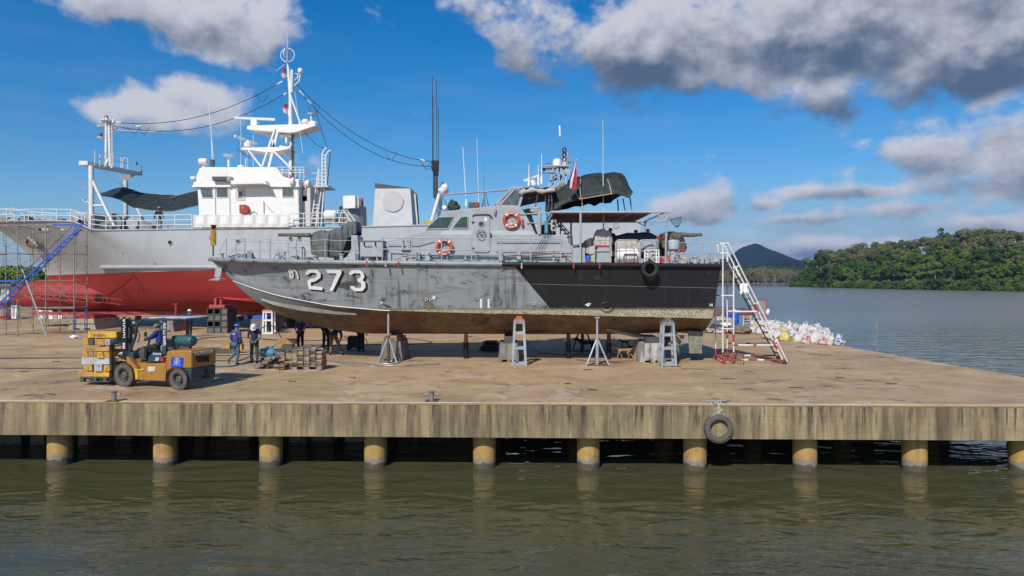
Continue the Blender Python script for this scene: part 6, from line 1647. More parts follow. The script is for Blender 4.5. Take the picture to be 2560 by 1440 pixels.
# wheels
def fwheel(cx, cy, r, w, hub, name='wheel'):
    root = fk; c = fz(cx, cy, w); c.z = r
    wh = bpy.data.objects.new(name, None); COL.objects.link(wh); wh.parent = fk; wh.location = c - Vector(fk.location)
    def ring(prof, nm, mt_, n=36):
        q = MB(); rows = []
        for i in range(n):
            a = 2 * pi * i / n; rows.append([c + V * h + U * (rad * cos(a)) + Vector((0, 0, rad * sin(a))) for rad, h in prof])
        rows.append(rows[0]); q.grid(rows, closed=False)
        return q, nm, mt_
    q, nm, mt_ = ring([(r * .60, .03), (r * .66, .0), (r * .88, .0), (r * .97, .02), (r, .06), (r, .2), (r * .95, .25), (r * .6, .25)], 'tyre', rubber)
    for i in range(30):
        a = 2 * pi * i / 30; p = c + U * (r * .985 * cos(a)) + Vector((0, 0, r * .985 * sin(a)))
        q.bar(p + V * .0, p + V * .25 + U * (-.03 * sin(a)) + Vector((0, 0, .03 * cos(a))), .045, .05)
    tb = q.build('tyre', M('dusty_tyre', (.12, .105, .09), .9, var=.3, scale=6, bump=.4), wh, smooth=30)
    q, _, _ = ring([(r * .60, .03), (r * .56, .0), (r * .54, .02), (r * .48, .09), (r * .34, .10), (r * .30, .03), (r * .2, .01), (.001, .01)], 'rim', dgrey)
    for i in range(8):
        a = 2 * pi * i / 8; p = c + U * (r * .36 * cos(a)) + Vector((0, 0, r * .36 * sin(a))); q.tube([p + V * .1, p + V * .06], .022, 6)
    q.build('rim', M('rim_grey', (.09, .085, .08), .6, var=.3), wh, smooth=30)
fwheel(708, 1100, .385, -.02, 0); fwheel(1465, 1170, .345, -.02, 0); fwheel(708, 1100, .385, .95, 0); fwheel(1465, 1170, .345, .90, 0)
# seat, steering wheel, gas tank
q = MB(); q.prism([fz(x, y, .35) for x, y in [(1190, 620), (1215, 590), (1262, 600), (1270, 720), (1255, 770), (1090, 770), (1085, 742), (1195, 738), (1205, 700)]], V * .5); q.build('seat', M('seat_grey', (.22, .21, .21), .6, var=.2), fk, bevel=.04)
q = MB(); cc = fz(1082, 585, .55); ax = (U * .45 + Vector((0, 0, 1))).normalized(); s1_ = V; s2_ = ax.cross(V)
q.tube([cc + (s1_ * cos(a) + s2_ * sin(a)) * .19 for a in [2 * pi * i / 24 for i in range(24)]], .016, 6, closed=True)
for a in (0, 2.1, 4.2): q.tube([cc, cc + (s1_ * cos(a) + s2_ * sin(a)) * .19], .012, 5)
q.tube([cc, cc + U * .15 + Vector((0, 0, -.45))], .03, 8); q.build('steering_wheel', black, fk)
q = MB(); cc = fz(1370, 622, .35); ln = .8
def flathe(c, prof, n=22):
    vs = []
    for r_, h in prof:
        for k_ in range(n):
            a = 2 * pi * k_ / n; vs.append(c - U * h + V * (r_ * cos(a)) + Vector((0, 0, r_ * sin(a))))
    fs = [(i * n + k_, i * n + (k_ + 1) % n, (i + 1) * n + (k_ + 1) % n, (i + 1) * n + k_) for i in range(len(prof) - 1) for k_ in range(n)]
    fs += [tuple(range(n)), tuple((len(prof) - 1) * n + k_ for k_ in range(n))]
    return vs, fs
q.add(*flathe(cc + V * .25, [(.03, .0), (.16, .02), (.18, .1), (.185, .2), (.185, .62), (.16, .70), (.05, .74)])); tk = q.build('gas_tank', M('tank_teal', (.02, .11, .13), .4, var=.15), fk, smooth=40)
for h in (.30, .52): q = MB(); q.add(*flathe(cc + V * .25, [(.175, h), (.195, h), (.195, h + .06), (.175, h + .06)])); q.build('tank_strap', dgrey, tk)
q = MB(); q.bx(cc + V * .1 + Vector((-.05, 0, -.2)), cc + V * .1 + Vector((.16, .3, .16))); q.build('tank_bracket', teal, fk)
q = MB(); q.bar(fz(1600, 560, .8), fz(1600, 300, .8), .08); q.bar(fz(1350, 725, .6), fz(1640, 720, .6), .14, .1); q.build('tank_mount', dgrey, fk)
q = MB(); q.box(fz(1555, 430, .5), (.1, .1, .24)); q.build('tail_lamp', redp, fk)

# pallet and load -----------------------------------------------------------
pal = MB()
def fbox(x0, y0, x1, y1, w0, w1, q):
    a, b_, c_, d_ = fz(x0, y1, w0), fz(x1, y1, w0), fz(x1, y0, w0), fz(x0, y0, w0)
    q.prism([a, b_, c_, d_], V * (w1 - w0)); return q
fbox(115, 1118, 515, 1136, -.1, 1.0, pal)
for x0 in (115, 290, 430):
    for w in (-.1, .4, .9): fbox(x0, 1136, x0 + 45, 1180, w, w + .1, pal)
fbox(115, 1180, 515, 1192, -.1, 0, pal); fbox(115, 1180, 515, 1192, .9, 1.0, pal)
single(pal, 'pallet', dgrey, 'dark pallet on the forklift forks under the timber stack', 'pallet')
yb = M('yellow_block', (.62, .36, .03), .7, var=.2, scale=4, dirt_amt=.85, dirt=(.25, .14, .06), bump=.3)
yb2 = M('worn_yellow_block', (.42, .25, .09), .75, var=.3, scale=4, dirt_amt=.6, dirt=(.24, .15, .10), bump=.3)
wb = M('pale_block', (.42, .44, .46), .7, var=.25, scale=4, dirt_amt=.4, dirt=(.35, .2, .1), bump=.3)
gb = M('charcoal_block', (.09, .09, .085), .8, var=.3, bump=.3)
pb = M('pink_block', (.46, .25, .15), .75, var=.25, bump=.3)
redink = M('red_ink', (.40, .05, .02), .6)
def scrawl(root, x0, y0, x1, y1, w, seed, txt=None):
    rd = random.Random(seed)
    if txt:
        o = fz(x0, y1, w); text_mesh(txt, (y1 - y0) / 5.5375 / 75 * 1.35, redink if seed < 90 else dgrey, root, o, -U, Vector((0, 0, 1)), .004, bold=.02); return
    q = MB()
    for i in range(4):
        xa, ya = rd.uniform(x0, x1), rd.uniform(y0, y1); xb_, yb_ = rd.uniform(x0, x1), rd.uniform(y0, y1)
        if rd.random() < .5: xb_ = xa
        else: yb_ = ya
        q.bar(fz(xa, ya, w), fz(xb_ + .1, yb_ + .1, w), .014, .004)
    q.build('painted_mark', redink, root)
BL = [  # x0, y0, x1, y1, w0, w1, material, label, text
    (80, 1018, 290, 1118, -.06, .18, yb2, 'worn yellow timber with grey end lying on the pallet, bottom left of the stack', None),
    (292, 1036, 513, 1118, -.04, .20, yb, 'long yellow timber on the pallet, bottom right of the stack', None),
    (150, 1030, 500, 1118, .45, .7, yb2, 'yellow timber at the back of the bottom layer', None),
    (163, 946, 189, 1018, .1, 1.0, wb, 'narrow white timber end, leftmost in the lowest end grain row', None),
    (191, 950, 275, 1033, -.12, .95, yb, 'yellow timber end painted with 2 in the lowest end grain row', '2'),
    (305, 950, 412, 1045, -.10, .95, wb, 'grey white timber end in the middle of the lowest end grain row', 'x'),
    (436, 958, 520, 1040, -.10, .95, yb, 'yellow timber end with red marks, rightmost in the lowest end grain row', 'x'),
    (130, 852, 516, 948, -.08, .16, wb, 'long grey white timber lying across the stack middle', None),
    (150, 856, 516, 948, .5, .75, yb2, 'yellow timber behind the long grey one', None),
    (150, 768, 215, 850, -.08, .95, yb, 'yellow timber end, leftmost of the middle end grain row', 'x'),
    (217, 768, 290, 850, -.05, .95, yb2, 'worn yellow timber end, second in the middle end grain row', 'x'),
    (296, 772, 345, 850, -.05, .95, yb2, 'narrow yellow timber end, third in the middle end grain row', 'x'),
    (347, 776, 430, 862, -.14, .9, yb, 'bright yellow timber end sticking out of the middle row', 'x'),
    (432, 778, 514, 852, -.10, .9, yb, 'yellow timber end painted with 2 at the right of the middle row', '2'),
    (150, 682, 514, 766, -.06, .18, yb2, 'long worn yellow timber under the upper end grain row', 'x'),
    (170, 690, 514, 766, .5, .75, yb2, 'yellow timber behind the long worn one', None),
    (157, 585, 216, 668, -.02, .9, yb, 'yellow timber end, leftmost of the upper row', 'x'),
    (220, 596, 293, 678, -.08, .9, gb, 'charcoal timber end in the upper row', None),
    (297, 592, 343, 678, -.02, .9, pb, 'pinkish timber end in the upper row', None),
    (346, 600, 438, 684, -.14, .85, yb, 'bright yellow timber end with red writing in the upper row', 'x'),
    (448, 600, 522, 680, -.10, .85, wb, 'pale grey timber end, rightmost of the upper row', 'x'),
    (218, 492, 612, 580, .05, .35, yb, 'long yellow timber with dark lettering on top of the stack', None),
    (250, 500, 640, 580, .5, .8, yb2, 'yellow timber behind the lettered one on top of the stack', None),
]
for i, (x0, y0, x1, y1, w0, w1, mt_, lb, tx) in enumerate(BL):
    q = fbox(x0, y0, x1, y1, w0, w1, MB())
    o = single(q, 'timber_block', mt_, lb, 'timber block', 'timber blocks stacked on the forks', bevel=.012)
    if tx == '2': scrawl(o, x0 + 20, y0 + 18, x1 - 15, y1 - 22, w0 - .004, i, '2')
    elif tx == 'x': scrawl(o, x0 + 12, y0 + 15, x1 - 12 if x1 - x0 < 150 else x1 - 100, y1 - 15, w0 - .004, i)
    if i == 21: text_mesh('SR OBNFO', .125, dgrey, o, fz(285, 560, w0 - .004), -U, Vector((0, 0, 1)), .004)

# ------------------------------------------------------------------ supports
def keel_block(px, py, w, d, h, label, mat, pack, wt=.82, z0=0, Y=None, group='concrete keel blocks'):
    g_ = G(px, py) if Y is None else Vector(((px - 1280) / FPX * Y, Y, 0)); t = thing('keel_block', label, 'concrete block', g_ + Vector((0, d / 2, 0)), group)
    c = g_ + Vector((0, d / 2, 0)); q = MB()
    n = 6; prof = [(-w / 2, 0), (-w * .3, 0), (-w * .3, .09), (-w * .08, .09), (-w * .08, 0), (w * .08, 0), (w * .08, .09), (w * .3, .09), (w * .3, 0), (w / 2, 0), (w / 2 * wt, h), (-w / 2 * wt, h)]
    q.prism([c + Vector((x, -d / 2, z)) for x, z in prof], (0, d, 0)); q.build('block', mat, t, bevel=.02)
    z = h
    for i, (tw, th, mt_) in enumerate(pack):
        q = MB(); q.box(c + Vector((0, 0, z + th / 2)), (tw, d * .9, th)); q.build('packing_timber', mt_, t, bevel=.01); z += th
keel_block(978, 903, 1.0, 2.0, .86, 'stained concrete keel block under the boat behind the round based tripod', M('stained_block', (.20, .175, .16), .85, var=.3, streak=.8, dirt=(.06, .06, .08)), [(.7, .14, wood), (.45, .1, woodl)])
keel_block(1272, 905, .95, 1.9, .80, 'grey streaked concrete keel block beside the middle ladder stand', conc, [(.4, .3, dgrey)])
keel_block(1633, 907, 1.15, 1.9, .84, 'white stained concrete keel block under the propeller shafts', M('white_block', (.46, .45, .42), .85, var=.25, streak=1.0, dirt=(.05, .05, .055), dirt_amt=.6, scale=1.2), [(.6, .24, dgrey)])
keel_block(205, 823, 2.0, 3.2, .78, 'big tan concrete block with dark side under the survey ship bow', M('tan_block', (.40, .35, .28), .85, var=.2, streak=.4, dirt=(.15, .12, .1)), [(1.5, .24, oxide)], Y=49)
keel_block(648, 834, 1.35, 2.4, .95, 'grey stained concrete block under the survey ship left of the steel stand', concd, [(1.0, .2, bluep)], Y=45.8)
keel_block(415, 828, 1.1, 2.4, .82, 'pale concrete block behind the forklift', conc, [(.8, .2, wood)], Y=47.0)
keel_block(760, 822, 1.3, 2.4, .8, 'dark concrete block under the survey ship behind the patrol boat bow', concd, [(1.0, .3, wood)], Y=50.5)
keel_block(700, 823, .9, 2.4, .85, 'dark concrete block right of the steel stand', concd, [(.6, .2, orange)], Y=50)
# steel box stack with red saddle
t = thing('steel_crib', 'stack of black steel box sections with a red saddle under the ship', 'steel crib', G(543, 833))
c = G(543, 833)
for lv in range(4):
    for i in range(3):
        for j in (0, 1):
            q = MB(); x0 = -.68 + i * .46; z0 = lv * .42
            if i == 2 and False: continue
            a, b_ = c + Vector((x0, j * .8, z0)), c + Vector((x0 + .44, j * .8 + .75, z0 + .41))
            e = .045
            q.bx(a, (b_.x, b_.y, a.z + e)); q.bx((a.x, a.y, b_.z - e), b_); q.bx((a.x, a.y, a.z + e), (a.x + e, b_.y, b_.z - e)); q.bx((b_.x - e, a.y, a.z + e), (b_.x, b_.y, b_.z - e))
            dp = .03 if lv % 2 == 0 else (.03 if i == 2 else .6)
            q.add([Vector((a.x + e, a.y + dp, a.z + e)), Vector((b_.x - e, a.y + dp, a.z + e)), Vector((b_.x - e, a.y + dp, b_.z - e)), Vector((a.x + e, a.y + dp, b_.z - e))], [(0, 1, 2, 3)], 1)
            q.build('steel_box', [M('crib_steel', (.06, .055, .05), .6, .1, var=.3, rust=.5), M('crib_web', (.15, .14, .13), .7, var=.3, rust=.3)], t)
q = MB(); q.bx(c + Vector((-.55, 0, 1.69)), c + Vector((.5, 1.4, 1.9))); q.bx(c + Vector((-.25, .1, 1.9)), c + Vector((-.1, 1.2, 2.35))); q.bx(c + Vector((.1, .1, 1.9)), c + Vector((.25, 1.2, 2.25))); q.build('saddle', MATS['keel_red'], t, bevel=.02)
# ladder-like steel stands
def stand(px, py, wb_, wt_, h, lv, label, mat, cap):
    c = G(px, py); t = thing('steel_stand', label, 'steel stand', c, 'braced steel stands under the hulls')
    d = wb_ * .9
    def cor(sx, sy, z): f = z / h; w_ = lerp(wb_, wt_, f) / 2; return c + Vector((sx * w_, d / 2 + sy * w_ * .9, z))
    for sx in (-1, 1):
        for sy in (-1, 1): q = MB(); q.bar(cor(sx, sy, 0), cor(sx, sy, h), .095, .075); q.build('leg', mat, t)
    for z in lv:
        for a, b_ in (((-1, -1), (1, -1)), ((1, -1), (1, 1)), ((1, 1), (-1, 1)), ((-1, 1), (-1, -1))): q = MB(); q.bar(cor(*a, z), cor(*b_, z), .05, .10); q.build('rung', mat, t)
    q = MB(); q.box(cor(0, 0, h + .02), (wt_ + .1, wt_ + .1, .04)); q.build('top_plate', mat, t)
    q = MB(); q.box(cor(0, 0, h + .08), (wt_ * 1.1, wt_, .07)); q.box(cor(0, 0, h + .17), (wt_ * .65, wt_ * .7, .11)); q.build('packing', cap, t)
stand(1298, 914, .55, .37, 1.83, (.06, .72, 1.36, 1.8), 'pale blue grey steel stand under the middle of the patrol boat', galv, M('orange_packing', (.45, .13, .06), .7))
stand(1672, 917, .58, .40, 1.78, (.1, .75, 1.3, 1.75), 'grey blue steel stand in front of the propellers', galv, wood)
stand(669, 835, .62, .56, 1.5, (.05, .9, 1.45), 'white steel stand behind the white helmeted worker', white, oxide)
def tripod(px, py, top, hub, spread, ring, label, mat, r=.06, Y=None):
    c = G(px, py) if Y is None else Vector(((px - 1280) / FPX * Y, Y, 0)); t = thing('tripod_jack', label, 'jack stand', c, 'tripod jack stands under the hull')
    q = MB(); q.tube([c + Vector((0, 0, .02)), c + Vector((0, 0, hub + .05))], r * 1.15, 10); q.build('sleeve', mat if not ring else rustm, t, smooth=40)
    q = MB(); q.tube([c + Vector((0, 0, hub)), c + Vector((0, 0, top))], r * .8, 10); q.build('screw_post', mat, t, smooth=40)
    for a in (3.6, 5.8, 1.57): q = MB(); q.tube([c + Vector((0, 0, hub)), c + Vector((spread * cos(a), spread * sin(a), .03))], r * .62, 8); q.build('leg', mat, t, smooth=True)
    if ring: q = MB(); q.tube([c + Vector((spread * cos(a), spread * sin(a), .03)) for a in [2 * pi * i / 24 for i in range(24)]], .03, 6, closed=True); q.build('ring_base', mat, t)
    else: q = MB(); [q.tube([c + Vector((spread * cos(a), spread * sin(a), .03)), c + Vector((spread * cos(b_), spread * sin(b_), .03))], .02, 5) for a, b_ in ((3.6, 5.8), (5.8, 1.57), (1.57, 3.6))]; q.build('base_tie', rustm, t)
    q = MB(); q.box(c + Vector((0, 0, top + .02)), (.2, .2, .05)); q.build('head_plate', mat, t)
tripod(971, 908, 2.26, 1.15, .45, True, 'silver tripod jack with a ring base under the forward chine', galv)
tripod(1493, 913, 1.98, 1.15, .52, False, 'silver tripod jack with spread legs under the black hull side', galv)
tripod(1456, 878, 1.65, 1.5, .6, False, 'dark tripod jack standing in the hull shade with the black dog', dgrey, .07)
for x, lb in ((1165, 'black pipe prop with orange collar under the keel'), (1421, 'black pipe prop left of the spread tripod under the keel'), (1522, 'black pipe prop right of the spread tripod under the keel')):
    c = G(x, 896); t = thing('pipe_prop', lb, 'prop', c, 'pipe props under the keel')
    q = MB(); q.tube([c, c + Vector((0, 0, .75))], .115, 16); q.build('pipe', black, t, smooth=40)
    q = MB(); q.tube([c + Vector((0, 0, .75)), c + Vector((0, 0, 1.1))], .09, 12); q.tube([c + Vector((0, 0, .72)), c + Vector((0, 0, .76))], .16, 12); q.build('collar', M('collar_orange', (.35, .13, .03), .7, var=.3) if x == 1165 else rustm, t)
    if x == 1165: q = MB(); q.tube([c + Vector((0, 0, .98)), c + Vector((.28, 0, .99))], .02, 6); q.build('collar_handle', dgrey, t)
q = MB(); c = P(440, 760, 47.9); q.tube([Vector((c.x, c.y, 0)), c], .09, 8); q.box(c, (.4, .3, .06)); single(q, 'prop', oxide, 'red prop standing under the survey ship behind the forklift roof', 'prop')

# ------------------------------------------------------------------ timber piles, compressor, hoses
WM = [wood, woodl, M('brown_timber', (.19, .10, .06), .85, var=.35, bump=.4), M('wet_timber', (.07, .06, .055), .8, var=.4, bump=.4), M('grey_timber', (.27, .25, .22), .85, var=.3, bump=.4)]
PLM = {}
def plank(c, d, rz, mi, label, group, ry=0):
    key = (mi, round(d[0], 2), round(d[2], 2))
    if key not in PLM:
        q = MB(); q.box((0, 0, d[2] / 2), d); o = q.build('plank', WM[mi], None, bevel=.008); PLM[key] = o
    else:
        o = PLM[key].copy(); COL.objects.link(o)
    o.location = c; o.rotation_euler = (0, ry, rz); tag(o, label, 'plank', group); return o
rd = random.Random(11)
base = G(767, 926)
for col_ in range(5):
    z = .14
    x = base.x - .50 + col_ * .245
    while z < (.95 if 1 <= col_ <= 3 else .80) - .06:
        h = rd.choice([.05, .07, .09]); plank((x + rd.uniform(-.01, .01), base.y + .35 + rd.uniform(-.03, .03), z), (.225, .7, h), rd.uniform(-.03, .03), rd.randrange(5), 'short plank in the tidy block shaped pile', 'short planks of the tidy pile'); z += h + .004
for x, w in ((-.5, .2), (-.02, .22), (.47, .2)):
    q = MB(); q.box(base + Vector((x, .35, .065)), (w, .7, .13)); single(q, 'bearer', WM[4], 'grey bearer under the tidy plank pile, ' + {-.5: 'left one', -.02: 'middle one', .47: 'right one'}[x], 'bearer')
plank(base + Vector((.05, -.12, 0)), (1.0, .14, .05), .03, 1, 'long pale plank on the ground in front of the tidy pile', None)
plank(base + Vector((.4, .3, .80)), (.3, .25, .05), .5, 1, 'loose orange brown plank on top right of the tidy pile', None)
base = G(673, 926)
for i in range(26):
    x = rd.uniform(-.62, .55); lv = rd.randrange(0, 5 if abs(x) < .35 else 2)
    plank(base + Vector((x, .2 + rd.uniform(0, .6), .02 + lv * .10)), (.28, .55, .08), rd.uniform(-.5, .5), rd.randrange(5), 'short plank in the untidy pile by the blue motor', 'short planks of the untidy pile', rd.uniform(-.12, .12))
plank(base + Vector((-.1, -.02, 0)), (1.0, .12, .06), .02, 1, 'long plank under the front of the untidy pile', None)
for i, (x, y, h, mt_) in enumerate(((697, 893, .42, conc), (683, 889, .45, concd), (735, 893, .62, dgrey))):
    c = G(x, y + 12); q = MB(); q.box(c + Vector((.0, .3, h / 2)), (.34, .5, h), rz=.2, ry=.05 * i); single(q, 'ballast_block', mt_, ['grey ballast block left of the tall dark slab', 'dark ballast block just behind the blue motor', 'tall dark leaning slab right of the blue motor'][i], 'block', bevel=.02)
q = MB(); c = G(716, 882); q.box(c + Vector((0, .2, .55)), (.85, .3, .26), rz=.12); single(q, 'timber_block', yb2, 'yellow ended timber resting on the ballast blocks', 'timber block', bevel=.01)
q = MB(); c = G(716, 884); q.box(c + Vector((0, .3, .2)), (.5, .5, .42)); single(q, 'ballast_block', gb, 'black ballast block under the yellow ended timber', 'block')
t = thing('compressor', 'pale blue electric motor pump beside the white helmeted worker', 'pump', G(660, 905))
c = G(660, 905) + Vector((0, .3, .38))
q = MB(); q.lathe(c + Vector((-.28, 0, 0)), [(.05, 0), (.17, .02), (.19, .06), (.19, .22)], 20, 'X'); q.build('fan_cowl', cyanp, t, smooth=40)
q = MB(); q.lathe(c + Vector((-.06, 0, 0)), [(.17, 0), (.17, .4), (.1, .44), (.1, .5)], 20, 'X')
for i in range(14): q.box(c + Vector((.14, .175 * cos(i * .45), .175 * sin(i * .45))), (.38, .02, .02))
q.box(c + Vector((.12, 0, .2)), (.26, .16, .12)); q.build('motor_body', cyanp, t)
q = MB(); q.bx(c + Vector((-.2, -.2, -.36)), c + Vector((.75, .2, -.22))); q.bx(c + Vector((.45, -.18, -.22)), c + Vector((.75, .18, .1))); q.build('pump_base', dgrey, t)
text_mesh('4NA', .11, pwhite, t, c + Vector((-.23, -.192, .0)), (1, 0, 0), (0, 0, 1), .004)
def ground_hose(pts, r, label, mat=hose, name='hose'):
    P3 = [G(*p) if len(p) == 2 else G(p[0], p[1]) + Vector((0, 0, p[2])) for p in pts]
    q = MB(); q.tube([p + Vector((0, 0, r)) for p in catmull(P3, 5)], r, 6); return single(q, name, mat, label, 'hose', smooth=True)
ground_hose([(-40, 898), (200, 896), (540, 903), (600, 902), (640, 890, .2), (642, 880, .75), (655, 865, .95), (680, 858, .95), (705, 878, .6), (712, 880, .2), (724, 884, .1), (800, 886)], .025, 'dark hose looping over the motor pump to the right')
ground_hose([(-40, 921), (120, 922), (420, 920), (560, 918), (600, 912), (635, 900)], .022, 'dark hose along the ground left of the white helmeted worker')
ground_hose([(540, 912), (600, 913), (625, 908), (638, 896, .2), (640, 880, .55), (642, 870, .7)], .016, 'pale blue hose rising to the motor pump', cyanp)
ground_hose([(455, 858), (520, 846), (580, 843), (700, 851), (830, 852), (900, 850)], .025, 'dark cable across the quay between forklift and boat bow')
ground_hose([(540, 890), (600, 888), (680, 880), (760, 868), (850, 864), (900, 862)], .02, 'dark cable behind the two standing workers')
ground_hose([(810, 903), (880, 908), (950, 915), (1010, 915), (1100, 911)], .03, 'pale fabric hose lying under the ring based tripod', steel)
ground_hose([(800, 898), (860, 910), (930, 917), (990, 912)], .02, 'pale hose looping in front of the ring based tripod', steel)
ground_hose([(1314, 845), (1320, 855), (1345, 880), (1400, 887), (1480, 888), (1600, 884)], .015, 'thin dark cable lying in the hull shade')
ground_hose([(1440, 900), (1500, 905), (1560, 903), (1600, 903)], .015, 'thin rusty rod lying by the tan dog', rustm, 'rod')
ground_hose([(960, 842), (1030, 848), (1080, 856), (1020, 862), (920, 862)], .02, 'dark hose loop behind the stained keel block')
q = MB(); c = G(1225, 876)
for i in range(9): q.box(c + Vector((rd.uniform(-.08, .08), rd.uniform(-.1, .1), .03 + i * .055)), (1.0 - .05 * i, .8, .05), rz=rd.uniform(-.15, .15))
single(q, 'rubber_mats', black, 'heap of black rubber mats in the hull shade', 'rubber mats')
t = thing('welding_machine', 'black wheeled generator in the shade behind the boat bow', 'generator', G(885, 876)); c = G(885, 876)
q = MB(); q.bx(c + Vector((-.35, 0, .12)), c + Vector((.35, .5, .72))); q.build('casing', black, t, bevel=.06)
q = MB(); q.tube([c + Vector((.3, .05, .6)), c + Vector((.62, .05, .55)), c + Vector((.68, .05, .25)), c + Vector((.4, .05, .2))], .025, 6); q.tube([c + Vector((-.35, 0, .6)), c + Vector((-.5, 0, .75))], .02, 6); q.build('handle', black, t)
for s in (-.25, .25): q = MB(); q.lathe(c + Vector((s, -.04, .14)), [(.14, 0), (.14, .06)], 16, 'Y'); q.build('wheel', rubber, t)
for (px, py, lb) in ((575, 884, 'left'),):
    q = MB(); c = G(px, py); q.box(c + Vector((-.55, .4, .12)), (1.5, .7, .2)); single(q, 'pallet', dgrey, 'dark low pallet behind the blue helmeted worker', 'pallet')
    q = MB(); q.box(c + Vector((-.25, .25, .37)), (.4, .35, .28)); single(q, 'timber_block', yb2, 'yellow white timber on the low pallet by the blue helmeted worker', 'timber block')
    q = MB(); q.box(c + Vector((.35, .3, .3)), (.3, .3, .3)); single(q, 'timber_block', yb, 'yellow timber block behind the jeans of the blue helmeted worker', 'timber block')
# ------------------------------------------------------------------ scaffold, stair, rolling ladder
tub = M('scaffold_tube', (.30, .27, .22), .5, .3, var=.25, rust=.6)
btub = M('scaffold_blue', (.03, .09, .28), .5, var=.25, rust=.3)
sc = thing('scaffold', 'tube scaffold of stacked frames around the survey ship bow', 'scaffold', (-32, 44.5, 0))
FY, BY_ = 43.5, 45.5
FXs = [-27.9, -29.7, -31.5, -33.3, -35.1]; ZL = [0.05, 1.78, 3.55, 5.30, 7.05]
def stube(name, a, b_, r=.024, mat=tub):
    q = MB(); q.tube([a, b_], r, 5); return q.build(name, mat, sc, smooth=True)
for i, fx in enumerate(FXs):
    bxx = fx - .42
    for l in range(4):
        mt_ = btub if (i == 0 and l == 0) else tub
        a0, a1 = Vector((fx, FY, ZL[l])), Vector((fx, FY, ZL[l + 1])); b0, b1 = Vector((bxx, BY_, ZL[l])), Vector((bxx, BY_, ZL[l + 1]))
        stube('standard', a0, a1, .033, mt_); stube('standard', b0, b1, .031, mt_)
        q = MB(); q.tube([a1 - Vector((0, 0, .05)), b1 - Vector((0, 0, .05))], .022, 5)
        for s, (p0, p1) in enumerate(((a0, b0), (b0, a0))):
            dr = (p1 - p0).normalized() * .34
            q.tube([p0 + Vector((0, 0, .55)), p0 + dr + Vector((0, 0, .62)), p0 + dr + Vector((0, 0, 1.68))], .016, 5)
            for z in (.9, 1.3): q.tube([p0 + Vector((0, 0, z)), p0 + dr + Vector((0, 0, z))], .013, 4)
        q.build('frame_brace', mt_, sc)
        if i < 4:
            for Yy, dx_ in ((FY, 0), (BY_, -.42)):
                xa, xb = fx + dx_, FXs[i + 1] + dx_
                stube('cross_brace', Vector((xa, Yy, ZL[l] + .45)), Vector((xb, Yy, ZL[l] + 1.5)), .013); stube('cross_brace', Vector((xb, Yy, ZL[l] + .45)), Vector((xa, Yy, ZL[l] + 1.5)), .013)
                if l in (0, 2, 3, 1): stube('ledger', Vector((xa, Yy, ZL[l + 1])), Vector((xb, Yy, ZL[l + 1])), .022)
    for l in (1, 4):
        if i < 4 and not (l == 1 and i > 1):
            q = MB(); q.bx((FXs[i + 1] + .02, FY + .1, ZL[l] + .025), (fx - .02, FY + .6, ZL[l] + .06)); q.build('walk_board', steel, sc)
    for Yy, dx_ in ((FY, 0), (BY_, -.42)):
        q = MB(); q.box((fx + dx_, Yy, .02), (.15, .15, .03)); q.build('foot_plate', tub, sc)
q = MB(); q.tube([Vector((-29.3, 43.0, .04)), P(55, 672, 43.2)], .045, 8); single(q, 'scaffold_pole', galv, 'long silver pole leaning against the scaffold front', 'pole', smooth=True)
q = MB(); q.ell(G(186, 846) + Vector((0, 0, .1)), (.2, .15, .12), jit=.4); q.ell(G(180, 846) + Vector((0, 0, .08)), (.14, .12, .09), jit=.4, seed=3); single(q, 'cloth_bundle', pwhite, 'white cloth tied round the blue scaffold foot', 'cloth', smooth=True)
st_ = thing('scaffold_stair', 'blue steel stair climbing across the scaffold to the ship bow', 'stair', G(-20, 842))
SY = 43.1
for k_, (dx_, Yo) in enumerate(((0, 0), (0, .65))):
    a, b_ = P(-60 + 16 * k_, 815, SY + Yo), P(200 + 4 * k_, 566 + 6 * k_, SY + Yo)
    q = MB(); q.bar(a, b_, .05, .09); q.build('stringer', bluep, st_)
    a, b_ = P(-50, 788, SY + Yo), P(182, 564, SY + Yo)
    q = MB(); q.tube([a, b_], .022, 6); q.build('stair_rail', bluep, st_)
for i in range(24):
    t = i / 24; p = P(-60, 815, SY).lerp(P(200, 566, SY), t); q = MB(); q.bx(p + Vector((-.08, 0, .02)), p + Vector((.12, .65, .045))); q.build('tread', bluep, st_)
q = MB(); q.bar(P(-40, 703, SY + .3), P(48, 702, SY + .3), .1, .12); q.bar(P(132, 562, SY), P(216, 562, SY), .06, .08); q.build('landing_beam', bluep, st_)

# rolling ladder at the stern
rw = M('chipped_white', (.72, .70, .66), .5, var=.1, rust=.55, scale=4)
rr_ = M('chipped_red', (.42, .03, .035), .5, var=.2, rust=.2, scale=4)
ld = thing('rolling_ladder', 'white and red rolling ladder platform standing at the black stern', 'ladder', G(1870, 905))
def LT(name, a, b_, r=.032, mat=None):
    q = MB(); q.tube([a, b_], r, 8); return q.build(name, mat or rw, ld, smooth=True)
Yn_, Yf_ = 28.9, 30.6
zb = .19
A = P(1809, 906, Yn_); A.z = zb; B = P(1962, 900, Yn_); B.z = zb; C_ = P(1788, 890, Yf_); C_.z = zb; D = P(1945, 888, Yf_); D.z = zb
A2 = P(1834, 900, Yn_ + .1); 
def striped(name, a, b_, r, n, off=0):
    for i in range(n):
        q = MB(); q.tube([a.lerp(b_, i / n), a.lerp(b_, (i + 1) / n)], r, 8); q.build(name, rr_ if (i + off) % 2 == 0 else rw, ld, smooth=True)
def banded(name, a, b_, r, cuts):
    ps = [0] + cuts + [1]
    for i in range(len(ps) - 1):
        q = MB(); q.tube([a.lerp(b_, ps[i]), a.lerp(b_, ps[i + 1])], r, 8); q.build(name, rr_ if i % 2 == 0 else rw, ld, smooth=True)
banded('base_rail', A, B, .035, [.30, .40, .55, .66]); banded('base_rail', C_, D, .035, [.46, .56])
